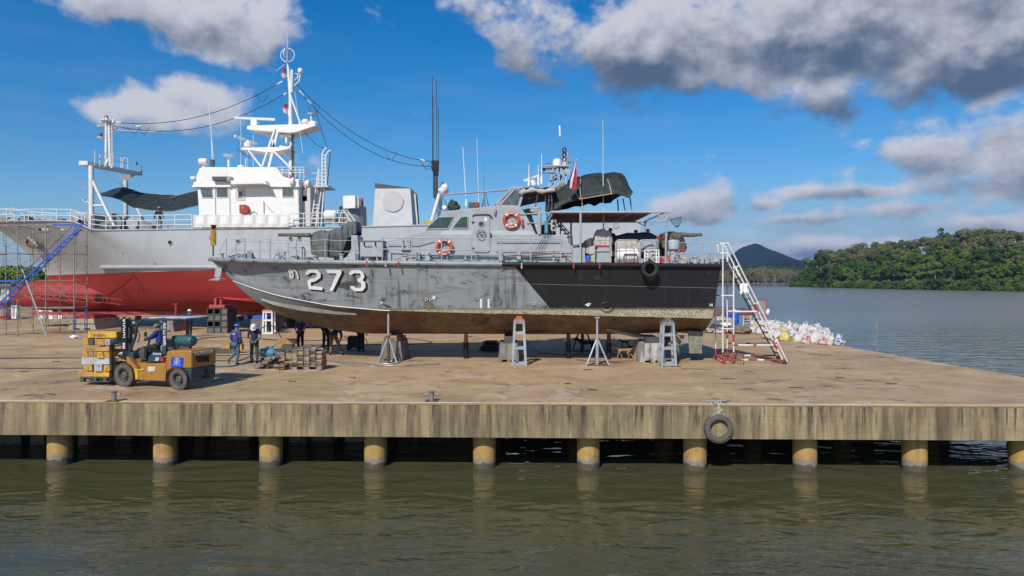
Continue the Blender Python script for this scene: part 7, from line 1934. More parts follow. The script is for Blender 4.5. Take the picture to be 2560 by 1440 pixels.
LT('base_rail', A, C_, .035, rr_); LT('base_rail', B, D, .035, rr_); LT('base_rail', A.lerp(B, .16), C_.lerp(D, .2), .03, rr_)
LT('outrigger', A.lerp(B, .3), C_.lerp(D, .1) , .02, dgrey)
q = MB(); o_ = A.lerp(B, .28) + Vector((0, -.35, 0)); q.tube([o_ + Vector((0, 0, .25)), o_ + Vector((0, 0, -.18))], .015, 6); q.tube([o_, A.lerp(B, .1)], .012, 5); q.build('stabiliser', rustm, ld)
zt = P(1803, 607, Yn_).z
def vpost(px, py_top, Yy, band=True):
    top = P(px, py_top, Yy); b0 = Vector((top.x, Yy, zb)); h = top.z - zb
    q = MB(); q.tube([b0, b0 + Vector((0, 0, .32))], .04, 8); q.build('post_foot', rr_, ld, smooth=True)
    LT('post', b0 + Vector((0, 0, .32)), top, .032)
    if band: q = MB(); q.tube([b0 + Vector((0, 0, .75)), b0 + Vector((0, 0, 1.08))], .042, 8); q.build('post_band', rr_, ld, smooth=True)
vpost(1807, 607, Yn_, False); vpost(1834, 655, Yn_ + .05); vpost(1789, 640, Yf_, False); vpost(1818, 698, Yf_)
LT('top_rail', P(1790, 609, Yn_), P(1822, 608, Yn_)); LT('top_rail', P(1794, 609, Yn_), P(1796, 632, Yn_)); LT('top_rail', P(1795, 633, Yn_), P(1820, 633, Yn_)); LT('top_rail', P(1819, 633, Yn_), P(1819, 655, Yn_))
LT('top_rail', P(1820, 608, Yn_), P(1806, 612, Yf_)); LT('top_rail', P(1789, 614, Yf_), P(1806, 612, Yf_))
q = MB(); a = P(1797, 656, Yn_); b_ = P(1836, 656, Yn_); q.bx(a, Vector((b_.x, Yf_, a.z + .05))); q.build('platform', rustm, ld)
q = MB(); q.bx(P(1818, 674, Yn_), Vector((P(1842, 674, Yn_).x, Yf_, P(1818, 672, Yn_).z))); q.build('upper_step', rustm, ld)
for y in (739, 822): LT('brace_rail', P(1803, y, Yn_), P(1834, y, Yn_ + .05), .028); 
LT('brace_rail', P(1789, 738, Yf_), P(1818, 740, Yf_), .028); LT('brace_rail', P(1789, 820, Yf_), P(1818, 822, Yf_), .028)
for y in (739, 822): LT('brace_rail', P(1807, y, Yn_), P(1790, y - 1, Yf_), .028)
LT('brace_rail', P(1834, 779, Yn_), P(1893, 779, Yn_), .035); LT('brace_rail', P(1818, 778, Yf_), P(1885, 778, Yf_), .035)
banded('brace_rail', P(1834, 863, Yn_), P(1942, 863, Yn_), .035, [.1, .45, .53]); banded('brace_rail', P(1818, 858, Yf_), P(1920, 858, Yf_), .035, [.12, .45, .58])
# stringers, rungs, handrails
for Yy, c0, c1, h0, h1 in ((Yn_, (1838, 666), (1957, 900), (1807, 607), (1969, 905)), (Yf_, (1822, 674), (1940, 890), (1806, 612), (1946, 880))):
    if Yy == Yn_:
        LT('stringer', P(*c0, Yy), P(*c1, Yy), .034); LT('handrail', P(1821, 609, Yy), P(1968, 904, Yy), .032); LT('handrail', P(1809, 609, Yy), P(1848, 690, Yy), .032)
        for x, y, x2, y2 in ((1837, 672, 1847, 664), (1888, 760, 1897, 755), (1933, 856, 1945, 850)): LT('rail_bracket', P(x, y, Yy), P(x2, y2, Yy), .024)
    else: LT('stringer', P(*c0, Yy), P(*c1, Yy), .034, dgrey); LT('handrail', P(1812, 640, Yy), P(1944, 886, Yy), .026, rw)
banded('stringer_guard', P(1887, 760, Yn_ - .03), P(1895, 778, Yn_ - .03), .045, []); banded('stringer_guard', P(1931, 851, Yn_ - .03), P(1942, 872, Yn_ - .03), .045, [])
for i in range(13):
    t = (i + .6) / 13.4; a = P(1838, 666, Yn_).lerp(P(1957, 900, Yn_), t); b_ = P(1822, 674, Yf_).lerp(P(1940, 890, Yf_), t)
    q = MB(); q.bar(a, b_, .10, .025); q.build('rung', rustm, ld)
for p, mt_ in ((A, redp), (B, rubber), (C_, redp), (D, rubber)):
    q = MB(); q.lathe(p + Vector((0, -.03, -.10)), [(.07, 0), (.09, .01), (.09, .05), (.07, .06)], 16, 'Y'); q.build('castor', mt_, ld)
    q = MB(); q.box(p + Vector((0, 0, -.03)), (.04, .1, .1)); q.build('castor_fork', dgrey, ld)
q = MB(); rws = []
for i in range(9):
    rws.append([P(lerp(1850, 1872, i / 8) + 1.0 * sin(j * 2), lerp(709 + 2 * sin(i * 2), 734 + 4 * sin(i * 1.3), j / 6), Yn_ - .05) + Vector((0, .04 * sin(i * 1.7 + j * .4), 0)) for j in range(7)])
q.grid(rws); o = single(q, 'cloth', pwhite, 'white cloth hung over the rolling ladder handrail', 'cloth', smooth=True); o.modifiers.new('s', 'SOLIDIFY').thickness = .015

# ------------------------------------------------------------------ sandbags
bagm = [M('bag_white', (.60, .585, .555), .75, var=.15, scale=5, bump=.6, bscale=10, dirt_amt=.35, dirt=(.35, .31, .26)),
        M('bag_red', (.60, .575, .555), .75, var=.1, scale=2.2, dirt_amt=.9, dthr=.46, dirt=(.42, .02, .03), bump=.6, bscale=10),
        M('bag_yellow', (.55, .52, .36), .75, var=.1, scale=2.0, dirt_amt=1.0, dthr=.42, dirt=(.50, .40, .015), bump=.6, bscale=10),
        M('bag_blue', (.58, .58, .58), .75, var=.1, scale=2.2, dirt_amt=.9, dthr=.46, dirt=(.02, .06, .32), bump=.6, bscale=10)]
def bag_mesh(seed, mat):
    """slumped woven sack: boxy belly, creased shoulders, loose gathered mouth"""
    q = MB(); rows = []; n = 24; rd_ = random.Random(seed)
    lx, ly = rd_.uniform(-.06, .06), rd_.uniform(-.05, .05); H_ = rd_.uniform(.52, .66)
    prof = [(.02, 0), (.24, .0), (.30, .05), (.32, .16), (.31, .30), (.28, .44), (.22, .56), (.15, .66), (.125, .74), (.11, .80), (.12, .88), (.13, .95), (.09, .94), (.02, .86)]
    for i, (r_, z) in enumerate(prof):
        row = []; f = z
        for k_ in range(n):
            a = 2 * pi * k_ / n; ca, sa = cos(a), sin(a)
            sq = 1 / (abs(ca) ** 3.2 + abs(sa) ** 3.2) ** (1 / 3.2) if z < .5 else 1.0
            w = noise.noise(Vector((ca * 1.3, sa * 1.3, z * 2.2 + seed * 5))); w2 = noise.noise(Vector((ca * 4, sa * 4, z * 6 + seed * 3)))
            rr2 = r_ * sq * (1 + .30 * w + .14 * w2) * (1 + (.25 * sin(a * 4 + seed * 2) if z > .62 else 0))
            sxx, syy = (1.25, .5) if z > .7 else (1.0, .78)
            row.append(Vector((rr2 * ca * sxx + lx * f, rr2 * sa * syy + ly * f, max(0, z * H_ * 1.05 + (.10 * w * (z > .55))))))
        rows.append(row)
    q.grid(rows, closed=True); q.f.append(tuple(range(n))); q.mi.append(0)
    return q.build('sandbag', mat, None, smooth=45)
BAGP = [bag_mesh(i, bagm[[0, 0, 1, 2, 3, 0][i]]) for i in range(6)]
BAGL = ['plain white sandbag in the heap on the quay edge', 'plain white sandbag in the heap on the quay edge', 'white sandbag with red print in the heap on the quay edge', 'yellow striped sandbag in the heap on the quay edge', 'white sandbag with blue print in the heap on the quay edge', 'plain white sandbag in the heap on the quay edge']
rd = random.Random(21); used_b = set()
def bag(k_, loc, rz, tilt=(0, 0), s=1.0, label=None):
    if k_ in used_b: o = BAGP[k_].copy(); COL.objects.link(o)
    else: o = BAGP[k_]; used_b.add(k_)
    o.location = loc; o.rotation_euler = (tilt[0], tilt[1], rz); o.scale = (s, s, s)
    return tag(o, label or BAGL[k_], 'sandbag', 'white sandbags heaped along the quay edge')
# rows along the edge: front row, then rows behind, then a second layer
fr_pts = [(1880, 833), (1900, 836), (1915, 846), (1932, 842), (1945, 844), (1962, 852), (1978, 846), (1994, 855), (2015, 858), (2035, 857), (2057, 861), (2075, 861), (2098, 864)]
for i, (x, y) in enumerate(fr_pts):
    if i == 12: bag(4, G(x, y), .2, s=1.05, label='white and blue sandbag, last on the right by the quay edge')
    elif i == 5: bag(3, G(x, y), .1, s=1.1)
    else: bag([0, 1, 2, 5, 0, 3, 4, 1, 2, 5, 2, 0, 4][i], G(x, y), rd.uniform(0, 6), (rd.uniform(-.1, .1), rd.uniform(-.1, .1)), rd.uniform(.85, 1.05))
for row in range(1, 6):
    for i in range(12):
        x0, y0 = fr_pts[0][0] + i * 17 + rd.uniform(-4, 4) + row * 2, None
        fy_ = interp(x0, fr_pts) - row * 5.0
        if x0 > 2088 - row * 4: continue
        bag(rd.choice([0, 0, 1, 5, 5, 2, 1, 0, 4, 3 if row < 3 else 0]), G(x0, fy_) + Vector((0, 0, .0)), rd.uniform(0, 6), (rd.uniform(-.2, .2), rd.uniform(-.2, .2)), rd.uniform(.85, 1.05))
for i in range(11):
    x0 = rd.uniform(1895, 2050); fy_ = interp(x0, fr_pts) - rd.uniform(5, 18)
    p = G(x0, fy_); bag(rd.choice([0, 1, 5, 0, 1, 2]), p + Vector((0, 0, rd.uniform(.28, .36))), rd.uniform(0, 6), (rd.uniform(-.9, .9), rd.uniform(-.6, .6)), rd.uniform(.8, 1.0))
# junk behind
def gbox(name, px, py, d, mat, label, cat, rz=0, ry=0, rx=0, z=0):
    q = MB(); q.box(G(px, py) + Vector((0, 0, d[2] / 2 + z)), d, rz=rz, ry=ry, rx=rx); return single(q, name, mat, label, cat, bevel=.015)
t = thing('plastic_drum', 'tall bright blue plastic drum among the rubbish behind the rolling ladder', 'drum', G(1838, 811)); c = G(1838, 811)
q = MB(); q.lathe(c, [(.24, 0), (.29, .05), (.29, .3), (.30, .32), (.29, .35), (.29, .85), (.22, .93), (.2, .98), (0, .98)], 20); q.build('body', bluep, t, smooth=40)
q = MB(); q.lathe(c + Vector((-.05, 0, .97)), [(.16, 0), (.2, .1), (.1, .22), (0, .25)], 12); q.build('bag_on_lid', pwhite, t, smooth=60)
t = thing('plastic_drum', 'square blue jerrican left of the tall drum', 'jerrican', G(1824, 812)); c = G(1824, 812)
q = MB(); q.bx(c + Vector((-.28, 0, .3)), c + Vector((.2, .4, .95))); q.build('body', bluep, t, bevel=.05)
q = MB(); q.bx(c + Vector((-.25, -.1, 0)), c + Vector((.2, .3, .55))); q.build('sack_wrap', beige, t, bevel=.05)
for i in range(6):
    q = MB(); q.box(G(1830, 806) + Vector((.2, .8, .55 + i * .13)), (3.6 - .1 * i, .5, .06), rz=.03 * i, ry=.02 * (i - 2)); single(q, 'rusty_beam', rustm if i % 2 else oxide, ['lowest', 'second', 'third', 'fourth', 'fifth', 'topmost'][i] + ' rusty steel beam of the stack behind the blue drum', 'beam')
for s in (-1.3, 1.3): q = MB(); q.box(G(1830, 806) + Vector((.2 + s, .8, .27)), (.2, .5, .53)); single(q, 'timber_block', wood, 'timber under the rusty beams, ' + ('left' if s < 0 else 'right') + ' one', 'timber block')
t = thing('gate', 'open red metal gate frame standing behind the sandbags', 'gate', G(1903, 820)); c = G(1903, 820)
for a, b_ in (((-.45, 0), (-.45, 2.1)), ((.4, 0), (.4, 2.1)), ((-.45, 2.1), (.4, 2.1)), ((-.45, 1.0), (.4, 1.0))): q = MB(); q.bar(c + Vector((a[0], 0, a[1])), c + Vector((b_[0], 0, b_[1])), .06); q.build('frame_bar', rr_, t)
q = MB(); q.bx(c + Vector((-.42, .0, 1.05)), c + Vector((.37, .01, 2.05))); q.build('mesh_panel', M('mesh_panel_grey', (.25, .27, .27), .7), t)
q = MB(); q.ell(G(1918, 820) + Vector((.05, 0, 1.2)), (.14, .1, .22), jit=.5); single(q, 'plastic_bag', pwhite, 'white plastic bag hanging on the red gate frame', 'bag', smooth=True)
t = thing('plastic_rack', 'cream slatted rack leaning behind the rubbish', 'rack', G(1868, 818)); c = G(1868, 818)
for s in (0, .55): q = MB(); q.bar(c + Vector((-.3 + s, 0, 0)), c + Vector((-.15 + s, .3, .85)), .05); q.build('upright', M('cream_plastic', (.6, .53, .36), .6), t)
for z in (.1, .3, .5, .7, .82): q = MB(); q.bar(c + Vector((-.3 + z * .17, z * .35, z)), c + Vector((.25 + z * .17, z * .35, z)), .06, .04); q.build('slat', MATS['cream_plastic'], t)
q = MB(); q.prism([G(1885, 818) + Vector(v) for v in ((-.45, 0, 0), (.4, 0, 0), (.3, .2, .6), (.0, .2, .65))], (0, .3, 0)); single(q, 'folded_tarp', cyanp, 'turquoise folded tarp right of the cream rack', 'tarpaulin')
q = MB(); q.ell(G(1852, 834) + Vector((0, 0, .22)), (.75, .45, .3), jit=.6, seed=2); single(q, 'rubbish_sack', M('brown_rubbish', (.22, .15, .10), .85, var=.5, scale=6, bump=.6), 'brown lumpy rubbish heap left of the sandbags', 'rubbish sack', smooth=True)
cl_ = [('white plastic sheet over boxes behind the ladder posts', beige, 1800, 815, (.5, .3, .2), .45), ('white crumpled sheet beside the jerrican', pwhite, 1816, 822, (.4, .22, .16), .22), ('black rubbish sack by the stern bottom', tarpd, 1790, 826, (.5, .4, .22), .12), ('grey rubbish sack in the heap under the white sheet', tarpg, 1812, 832, (.6, .4, .2), .1), ('pale rubbish sack at the heap foot, left end', beige, 1776, 832, (.45, .35, .16), .08), ('pale pink rubbish sack in the middle of the heap foot', M('pinkish_sack', (.5, .38, .34), .8), 1796, 834, (.4, .3, .14), .06), ('black cable heap behind the ladder', hose, 1828, 832, (.6, .35, .2), .12)]
for lb, mt_, x, y, r_, z in cl_:
    q = MB(); q.ell(G(x, y) + Vector((0, 0, z + r_[2] * .5)), r_, jit=.7, seed=int(x)); single(q, 'rubbish_sack', mt_, lb, 'rubbish sack', smooth=True)
# stake in the river
q = MB(); a = G(2190, 823, WZ); q.tube([a + Vector((0, 0, -.5)), a + Vector((.1, 0, 1.1))], .05, 6); single(q, 'stake', woodl, 'thin pale stake standing in the river', 'stake')
q = MB(); c = P(1795, 765, 33); 
for i in range(5): q.tube([P(1765 + i * 3, 752, 33.5), P(1790 + i * 6, 758 + i, 33.5), P(1818, 766 - i * 2, 33.5)], .03, 5)
# left yard: sheds and stacks behind the scaffold
q = MB(); q.bx(P(-90, 770, 72), Vector((P(22, 740, 72).x, 80, P(22, 716, 72).z)))
t = thing('yard_shed', 'low pale shed with blue roof edge behind the scaffold', 'shed', (-56, 76, 0)); q.build('wall', M('shed_white', (.5, .5, .5), .7), t)
q = MB(); q.bx(P(-95, 716, 71.6), Vector((P(28, 712, 71.6).x, 80.5, P(28, 710, 71.6).z))); q.build('roof', M('shed_roof', (.10, .12, .14), .6), t)
q = MB(); q.bx(P(-90, 733, 71.9), P(4, 722, 72.1)); q.build('opening', dgrey, t)
for i in range(9):
    x = 30 + i * 6 if i < 4 else 106 + (i - 4) * 13; q = MB(); q.box(Vector((P(x, 790, 63.2).x, 63.2 - .05 * i, .62)), (.16 if i < 4 else .36, .12, 1.24), ry=.06 * ((i % 3) - 1)); single(q, 'panel', galv if i % 2 else pwhite, ['upright white corrugated panel leaning by the bank at far left', 'upright grey panel leaning by the bank at far left'][i % 2] if i < 4 else ['upright grey panel leaning under the ship bow bulb', 'upright white panel leaning under the ship bow bulb'][(i + 1) % 2], 'panel', 'panels leaning on the sandy bank')
t = thing('metal_drum', 'rusty red and pale banded drum at the far left edge', 'drum', G(2, 800)); c = G(2, 800)
q = MB(); q.lathe(c, [(.75, 0), (.75, 1.7), (.7, 1.75), (0, 1.75)], 20); q.build('body', MATS['pinkish_sack'], t, smooth=30)
for z0, z1 in ((1.2, 1.6), (.1, .4)): q = MB(); q.lathe(c, [(.77, z0), (.77, z1)], 20); q.build('band', redp, t)
rd = random.Random(77)
for i in range(10):
    x = rd.uniform(250, 700); y = rd.uniform(796, 806); mt_ = rd.choice([redp, pwhite, dgrey, bluep, beige, oxide]); w = rd.uniform(.3, .9)
    nm = {redp: 'red', pwhite: 'white', dgrey: 'charcoal', bluep: 'blue', beige: 'beige', oxide: 'dull red'}[mt_]
    q = MB(); q.box(G(x, y) + Vector((0, 0, .2)), (w, .4, rd.uniform(.2, .5)), rz=rd.uniform(-.5, .5)); single(q, 'crate', mt_, nm + ' crate lying far back under the survey ship keel', 'crate', 'crates far back under the survey ship', bevel=.03)
# ------------------------------------------------------------------ people and dogs
def skinned(name, V_, E_, R_, mat, parent, sub=2, root=0):
    me = bpy.data.meshes.new(name); off = Vector((0, 0, 0))
    me.from_pydata([Vector(v) for v in V_], E_, []); o = bpy.data.objects.new(name, me); COL.objects.link(o)
    md = o.modifiers.new('skin', 'SKIN'); md.use_smooth_shade = True; md.branch_smoothing = .3
    for i, r_ in enumerate(R_):
        sv = me.skin_vertices[0].data[i]; sv.radius = r_ if isinstance(r_, tuple) else (r_, r_); sv.use_root = (i == root)
    s2 = o.modifiers.new('sub', 'SUBSURF'); s2.levels = sub; s2.render_levels = sub
    dg = bpy.context.evaluated_depsgraph_get(); m2 = bpy.data.meshes.new_from_object(o.evaluated_get(dg))
    bpy.data.objects.remove(o); bpy.data.meshes.remove(me); m2.name = name
    m2.materials.clear(); m2.materials.append(mat)
    for p in m2.polygons: p.use_smooth = True
    o = bpy.data.objects.new(name, m2); COL.objects.link(o); o.parent = parent
    return o
def person(loc, rz, label, pose=None, shirt=None, pants=None, shoe=None, helmet=None, sleeve='long', hat=None, hands=True, scale=1.0):
    """front is -Y of the local frame; joints can be overridden by pose"""
    J = dict(pel=(0, 0, .93), bel=(0, 0, 1.07), che=(0, -.01, 1.27), nb=(0, 0, 1.43), nk=(0, -.01, 1.50), hd=(0, -.03, 1.60), tp=(0, -.025, 1.68),
             ls=(-.18, 0, 1.38), rs=(.18, 0, 1.38), le=(-.25, .03, 1.12), re=(.25, .03, 1.12), lw=(-.25, -.05, .88), rw=(.25, -.05, .88),
             lh=(-.09, 0, .88), rh=(.09, 0, .88), lk=(-.11, -.02, .48), rk=(.11, -.02, .48), la=(-.12, .02, .08), ra=(.12, .02, .08), lt=(-.13, -.14, .03), rt=(.13, -.14, .03))
    if pose: J.update(pose)
    J = {k_: Vector(v) for k_, v in J.items()}
    t = thing('person', label, 'person', loc, rz=rz)
    if scale != 1: t.scale = (scale,) * 3
    n = list(J); ix = {k_: i for i, k_ in enumerate(n)}
    E_ = [('pel', 'bel'), ('bel', 'che'), ('che', 'nb'), ('nb', 'nk'), ('nk', 'hd'), ('hd', 'tp'), ('nb', 'ls'), ('nb', 'rs'), ('ls', 'le'), ('rs', 're'), ('le', 'lw'), ('re', 'rw'), ('pel', 'lh'), ('pel', 'rh'), ('lh', 'lk'), ('rh', 'rk'), ('lk', 'la'), ('rk', 'ra'), ('la', 'lt'), ('ra', 'rt')]
    Rr = dict(pel=.12, bel=.12, che=.13, nb=.07, nk=.052, hd=(.078, .092), tp=.05, ls=.06, rs=.06, le=.042, re=.042, lw=.028, rw=.028, lh=.085, rh=.085, lk=.055, rk=.055, la=.036, ra=.036, lt=.032, rt=.032)
    Vs = [J[k_] for k_ in n]; Es = [(ix[a], ix[b_]) for a, b_ in E_]; Rs = [Rr[k_] for k_ in n]
    for s in ('l', 'r'):
        w, e = J[s + 'w'], J[s + 'e']; d = (w - e).normalized(); sx = d.cross(Vector((0, -1, .2))).normalized()
        pi_ = len(Vs); Vs.append(w + d * .07); Rs.append(.030); Es.append((ix[s + 'w'], pi_))
        if hands:
            for f in range(4):
                b_ = len(Vs); o_ = sx * (f - 1.5) * .018; ln = (.03, .036, .034, .026)[f]
                Vs += [w + d * .09 + o_, w + d * (.09 + ln) + o_ + Vector((0, -.008, 0)), w + d * (.09 + ln * 1.8) + o_ + Vector((0, -.024, 0))]; Rs += [.009, .0085, .007]; Es += [(pi_, b_), (b_, b_ + 1), (b_ + 1, b_ + 2)]
            b_ = len(Vs); sg = 1 if s == 'l' else -1
            Vs += [w + d * .05 + sx * .035 * sg, w + d * .075 + sx * .05 * sg + Vector((0, -.015, 0))]; Rs += [.011, .009]; Es += [(pi_, b_), (b_, b_ + 1)]
    hv = (J['tp'] - J['nk']).normalized(); fwd = Vector((0, -1, 0)); fwd = (fwd - hv * fwd.dot(hv)).normalized()
    i0 = len(Vs); Vs += [J['hd'] + fwd * .085, J['hd'] + fwd * .118 - hv * .01, J['hd'] + fwd * .08 - hv * .07]; Rs += [.03, .012, .03]; Es += [(ix['hd'], i0), (i0, i0 + 1), (i0, i0 + 2)]
    skinned('body', Vs, Es, Rs, skin, t, 2, ix['pel'])
    sd = fwd.cross(hv)
    q = MB()
    for s in (-1, 1): q.ell(J['hd'] + sd * s * .086 + hv * -.01, (.014, .028, .034), 8, 6)
    o = q.build('ears', skin, None, smooth=True); o.parent = t
    # eyes and hair
    q = MB()
    for s in (-1, 1): q.ell(J['hd'] + fwd * .098 + sd * s * .032 + hv * .012, (.011, .008, .008), 8, 6)
    q.ell(J['hd'] + fwd * .098 - hv * .055, (.024, .010, .006), 8, 6)
    o = q.build('eyes_and_mouth', MATS['hole_black'], None); o.parent = t
    q = MB(); rows = []
    for i in range(9):
        a = (i / 8) * 1.75
        rows.append([J['hd'] + hv * .018 + (hv * cos(a) + (sd * cos(b_) + fwd * sin(b_)) * sin(a)) * (.098 if sin(b_) < .2 else .092 if a < 1.15 else .06) for b_ in [2 * pi * k_ / 16 for k_ in range(16)]])
    q.grid(rows, closed=True); o = q.build('hair', hair, None, smooth=True); o.parent = t
    def cloth(nm, keys, edges, rads, mt_): 
        kx = {k_: i for i, k_ in enumerate(keys)}
        return skinned(nm, [J[k_] if k_ in J else keys2[k_] for k_ in keys], [(kx[a], kx[b_]) for a, b_ in edges], rads, mt_, t, 2, 0)
    keys2 = {'lm': J['ls'].lerp(J['le'], .62), 'rm': J['rs'].lerp(J['re'], .62), 'lwc': J['le'].lerp(J['lw'], .93), 'rwc': J['re'].lerp(J['rw'], .93), 'hem': J['pel'] + Vector((0, 0, -.07)) if 'pel' not in (pose or {}) else J['pel'], 'lac': J['lk'].lerp(J['la'], .95), 'rac': J['rk'].lerp(J['ra'], .95), 'cr': J['nb'] + (J['nk'] - J['nb']) * .3}
    if shirt:
        if sleeve == 'long': cloth('shirt', ['hem', 'bel', 'che', 'cr', 'ls', 'rs', 'le', 're', 'lwc', 'rwc'], [('hem', 'bel'), ('bel', 'che'), ('che', 'cr'), ('cr', 'ls'), ('cr', 'rs'), ('ls', 'le'), ('rs', 're'), ('le', 'lwc'), ('re', 'rwc')], [(.165, .13), (.155, .13), (.175, .135), .085, .085, .085, .062, .062, .043, .043], shirt)
        else: cloth('shirt', ['hem', 'bel', 'che', 'cr', 'ls', 'rs', 'lm', 'rm'], [('hem', 'bel'), ('bel', 'che'), ('che', 'cr'), ('cr', 'ls'), ('cr', 'rs'), ('ls', 'lm'), ('rs', 'rm')], [(.175, .14), (.165, .14), (.18, .14), .085, .09, .09, .068, .068], shirt)
    if pants: cloth('trousers', ['pel', 'lh', 'rh', 'lk', 'rk', 'lac', 'rac'], [('pel', 'lh'), ('pel', 'rh'), ('lh', 'lk'), ('rh', 'rk'), ('lk', 'lac'), ('rk', 'rac')], [(.15, .13), .105, .105, .080, .080, .062, .062], pants)
    for s in ('l', 'r'):
        a, b_ = J[s + 'a'], J[s + 't']; q = MB(); dd = (b_ - a).normalized(); q.tube([a - dd * .05 - Vector((0, 0, .02)), a + Vector((0, 0, -.015)), a.lerp(b_, .6) - Vector((0, 0, .0)), b_ + dd * .04], [.035, .05, .045, .028], 10); o = q.build('boot', shoe or black, None, smooth=True); o.parent = t
    if helmet or hat:
        q = MB(); rows = []; hr = .128 if helmet else .122
        tl = hv * .035
        for i in range(8):
            a = (i / 7) * 1.62
            rows.append([J['hd'] + tl + hv * .0 + (hv * cos(a) * .95 + (sd * cos(b_) * .92 + fwd * sin(b_) * 1.08) * sin(a)) * hr for b_ in [2 * pi * k_ / 20 for k_ in range(20)]])
        rows.append([J['hd'] + tl - hv * .012 + (sd * cos(b_) * .98 + fwd * sin(b_) * (1.5 if sin(b_) > 0 else 1.15)) * (hr + .012 if helmet else hr + .05) for b_ in [2 * pi * k_ / 20 for k_ in range(20)]])
        q.grid(rows, closed=True); o = q.build('helmet' if helmet else 'sun_hat', helmet or hat, None, smooth=60); o.parent = t; o.modifiers.new('s', 'SOLIDIFY').thickness = .006
    return t
navy = M('navy_shirt', (.018, .022, .075), .85, var=.25); purple = M('violet_shirt', (.065, .055, .20), .85, var=.2); royal = M('royal_shirt', (.015, .03, .20), .85, var=.2)
jeans = M('faded_jeans', (.09, .15, .20), .85, var=.3); green = M('green_trousers', (.055, .07, .055), .85, var=.2); tan = M('tan_trousers', (.20, .12, .055), .85, var=.2); charc = M('dark_trousers', (.015, .018, .024), .85, var=.3)
hblue = M('helmet_blue', (.02, .14, .65), .35, var=.05); hwhite = M('helmet_white', (.66, .65, .62), .35, var=.08)
brown_shoe = M('brown_shoe', (.07, .05, .04), .8)
t = person(G(590, 912), radians(160), 'worker in violet long sleeved shirt, jeans and blue helmet, seen from behind', dict(
    rk=(.12, -.10, .50), ra=(.13, .24, .26), rt=(.13, .28, .12), lk=(-.08, -.02, .48), la=(-.06, .03, .08), lt=(-.07, -.12, .03),
    lw=(-.20, -.14, .90), rw=(.22, -.12, .90), nk=(0, -.02, 1.50), hd=(0, -.06, 1.585), tp=(0, -.075, 1.67)), purple, jeans, brown_shoe, hblue)
for s_, y_, w_ in ((.022, 1.30, .20), (.016, 1.27, .12)):
    tb = text_mesh('KHANOM MARINE' if w_ > .15 else 'SERVICE', s_ * 1.3, pwhite, None, Vector((0, 0, 0)), (1, 0, 0), (0, 0, 1), .003) if False else None
q = MB()
for i in range(9): q.box((-.085 + i * .021, .142, 1.315), (.014, .004, .022))
for i in range(6): q.box((-.05 + i * .019, .143, 1.285), (.013, .004, .014))
o = q.build('back_print', pwhite, None); o.parent = t
person(G(636, 907), radians(8), 'worker in navy polo and green trousers, head bowed under white helmet', dict(
    le=(-.27, .02, 1.13), re=(.27, .02, 1.13), lw=(-.09, -.17, .97), rw=(.11, -.17, .97), nk=(0, -.05, 1.49), hd=(0, -.13, 1.55), tp=(0, -.19, 1.60), che=(0, -.03, 1.27)), navy, green, black, hwhite, 'short')
person(G(473, 843), radians(165), 'worker in blue shirt and white helmet far behind the forklift roof', dict(lw=(-.27, -.12, .92), rw=(.28, -.08, .90)), royal, charc, black, hwhite)
person(G(751, 875), radians(-10), 'man in dark navy shirt and dark trousers, head hidden by the boat bow', dict(lw=(-.1, -.25, .95), rw=(.12, -.25, .95), le=(-.27, -.02, 1.10), re=(.27, -.02, 1.1)), navy, charc, black, sleeve='short')
bend = dict(bel=(-.06, -.12, 1.02), che=(-.14, -.30, 1.12), nb=(-.2, -.44, 1.16), nk=(-.22, -.50, 1.17), hd=(-.24, -.58, 1.16), tp=(-.25, -.65, 1.15), ls=(-.36, -.40, 1.10), rs=(-.04, -.44, 1.12), le=(-.42, -.42, .86), re=(.14, -.46, .92), lw=(-.36, -.52, .66), rw=(.26, -.50, .74), lk=(-.24, -.02, .48), rk=(.12, .0, .48), la=(-.38, .1, .08), ra=(.14, .02, .08), lt=(-.46, -.02, .03), rt=(.16, -.13, .03))
person(G(834, 888), radians(200), 'man in tan trousers bending forward under the boat bow', bend, navy, tan, black)
person(G(815, 874), radians(30), 'man in black clothes standing left of the bending man', dict(lw=(-.15, -.22, .95), rw=(.15, -.22, .95)), charc, charc, black)
person(G(902, 880), radians(170), 'man in dark blue trousers standing beside the black generator', dict(lw=(-.2, -.22, .90), rw=(.2, -.22, .9)), navy, M('ink_trousers', (.012, .02, .04), .85), black)
# crewman on the ship deck
zc_ = interp((397 - 1280) / FPX * 48.8, S_Z)
person(Vector(((397 - 1280) / FPX * 48.8, 48.8, zc_)), radians(175), 'crewman in dark shirt and sun hat walking on the survey ship deck', dict(lw=(-.40, .05, .98), rw=(.36, .0, .92), le=(-.30, .02, 1.14), re=(.28, .02, 1.14), lk=(-.12, -.10, .5), la=(-.14, -.02, .08)), navy, M('khaki_trousers', (.16, .15, .13), .85), black, hat=M('hat_khaki', (.30, .29, .24), .85))
# three men behind the aft gear of the patrol boat
for px, py, rz_, lb in ((1526, 577, 170, 'dark haired man behind the beige covered seat'), (1590, 581, 185, 'dark haired man in grey shirt behind the inflatable boat cover'), (1619, 579, 150, 'man with close cropped hair right of the other man behind the boat cover')):
    Yp = 33.0; c = P(px, py, Yp); zd = interp(c.x, SHEER_Z) + .05
    person(Vector((c.x, Yp, zd)), radians(rz_), lb, None, tarpd, charc, black, hands=False, scale=(c.z - zd + .02) / 1.60)
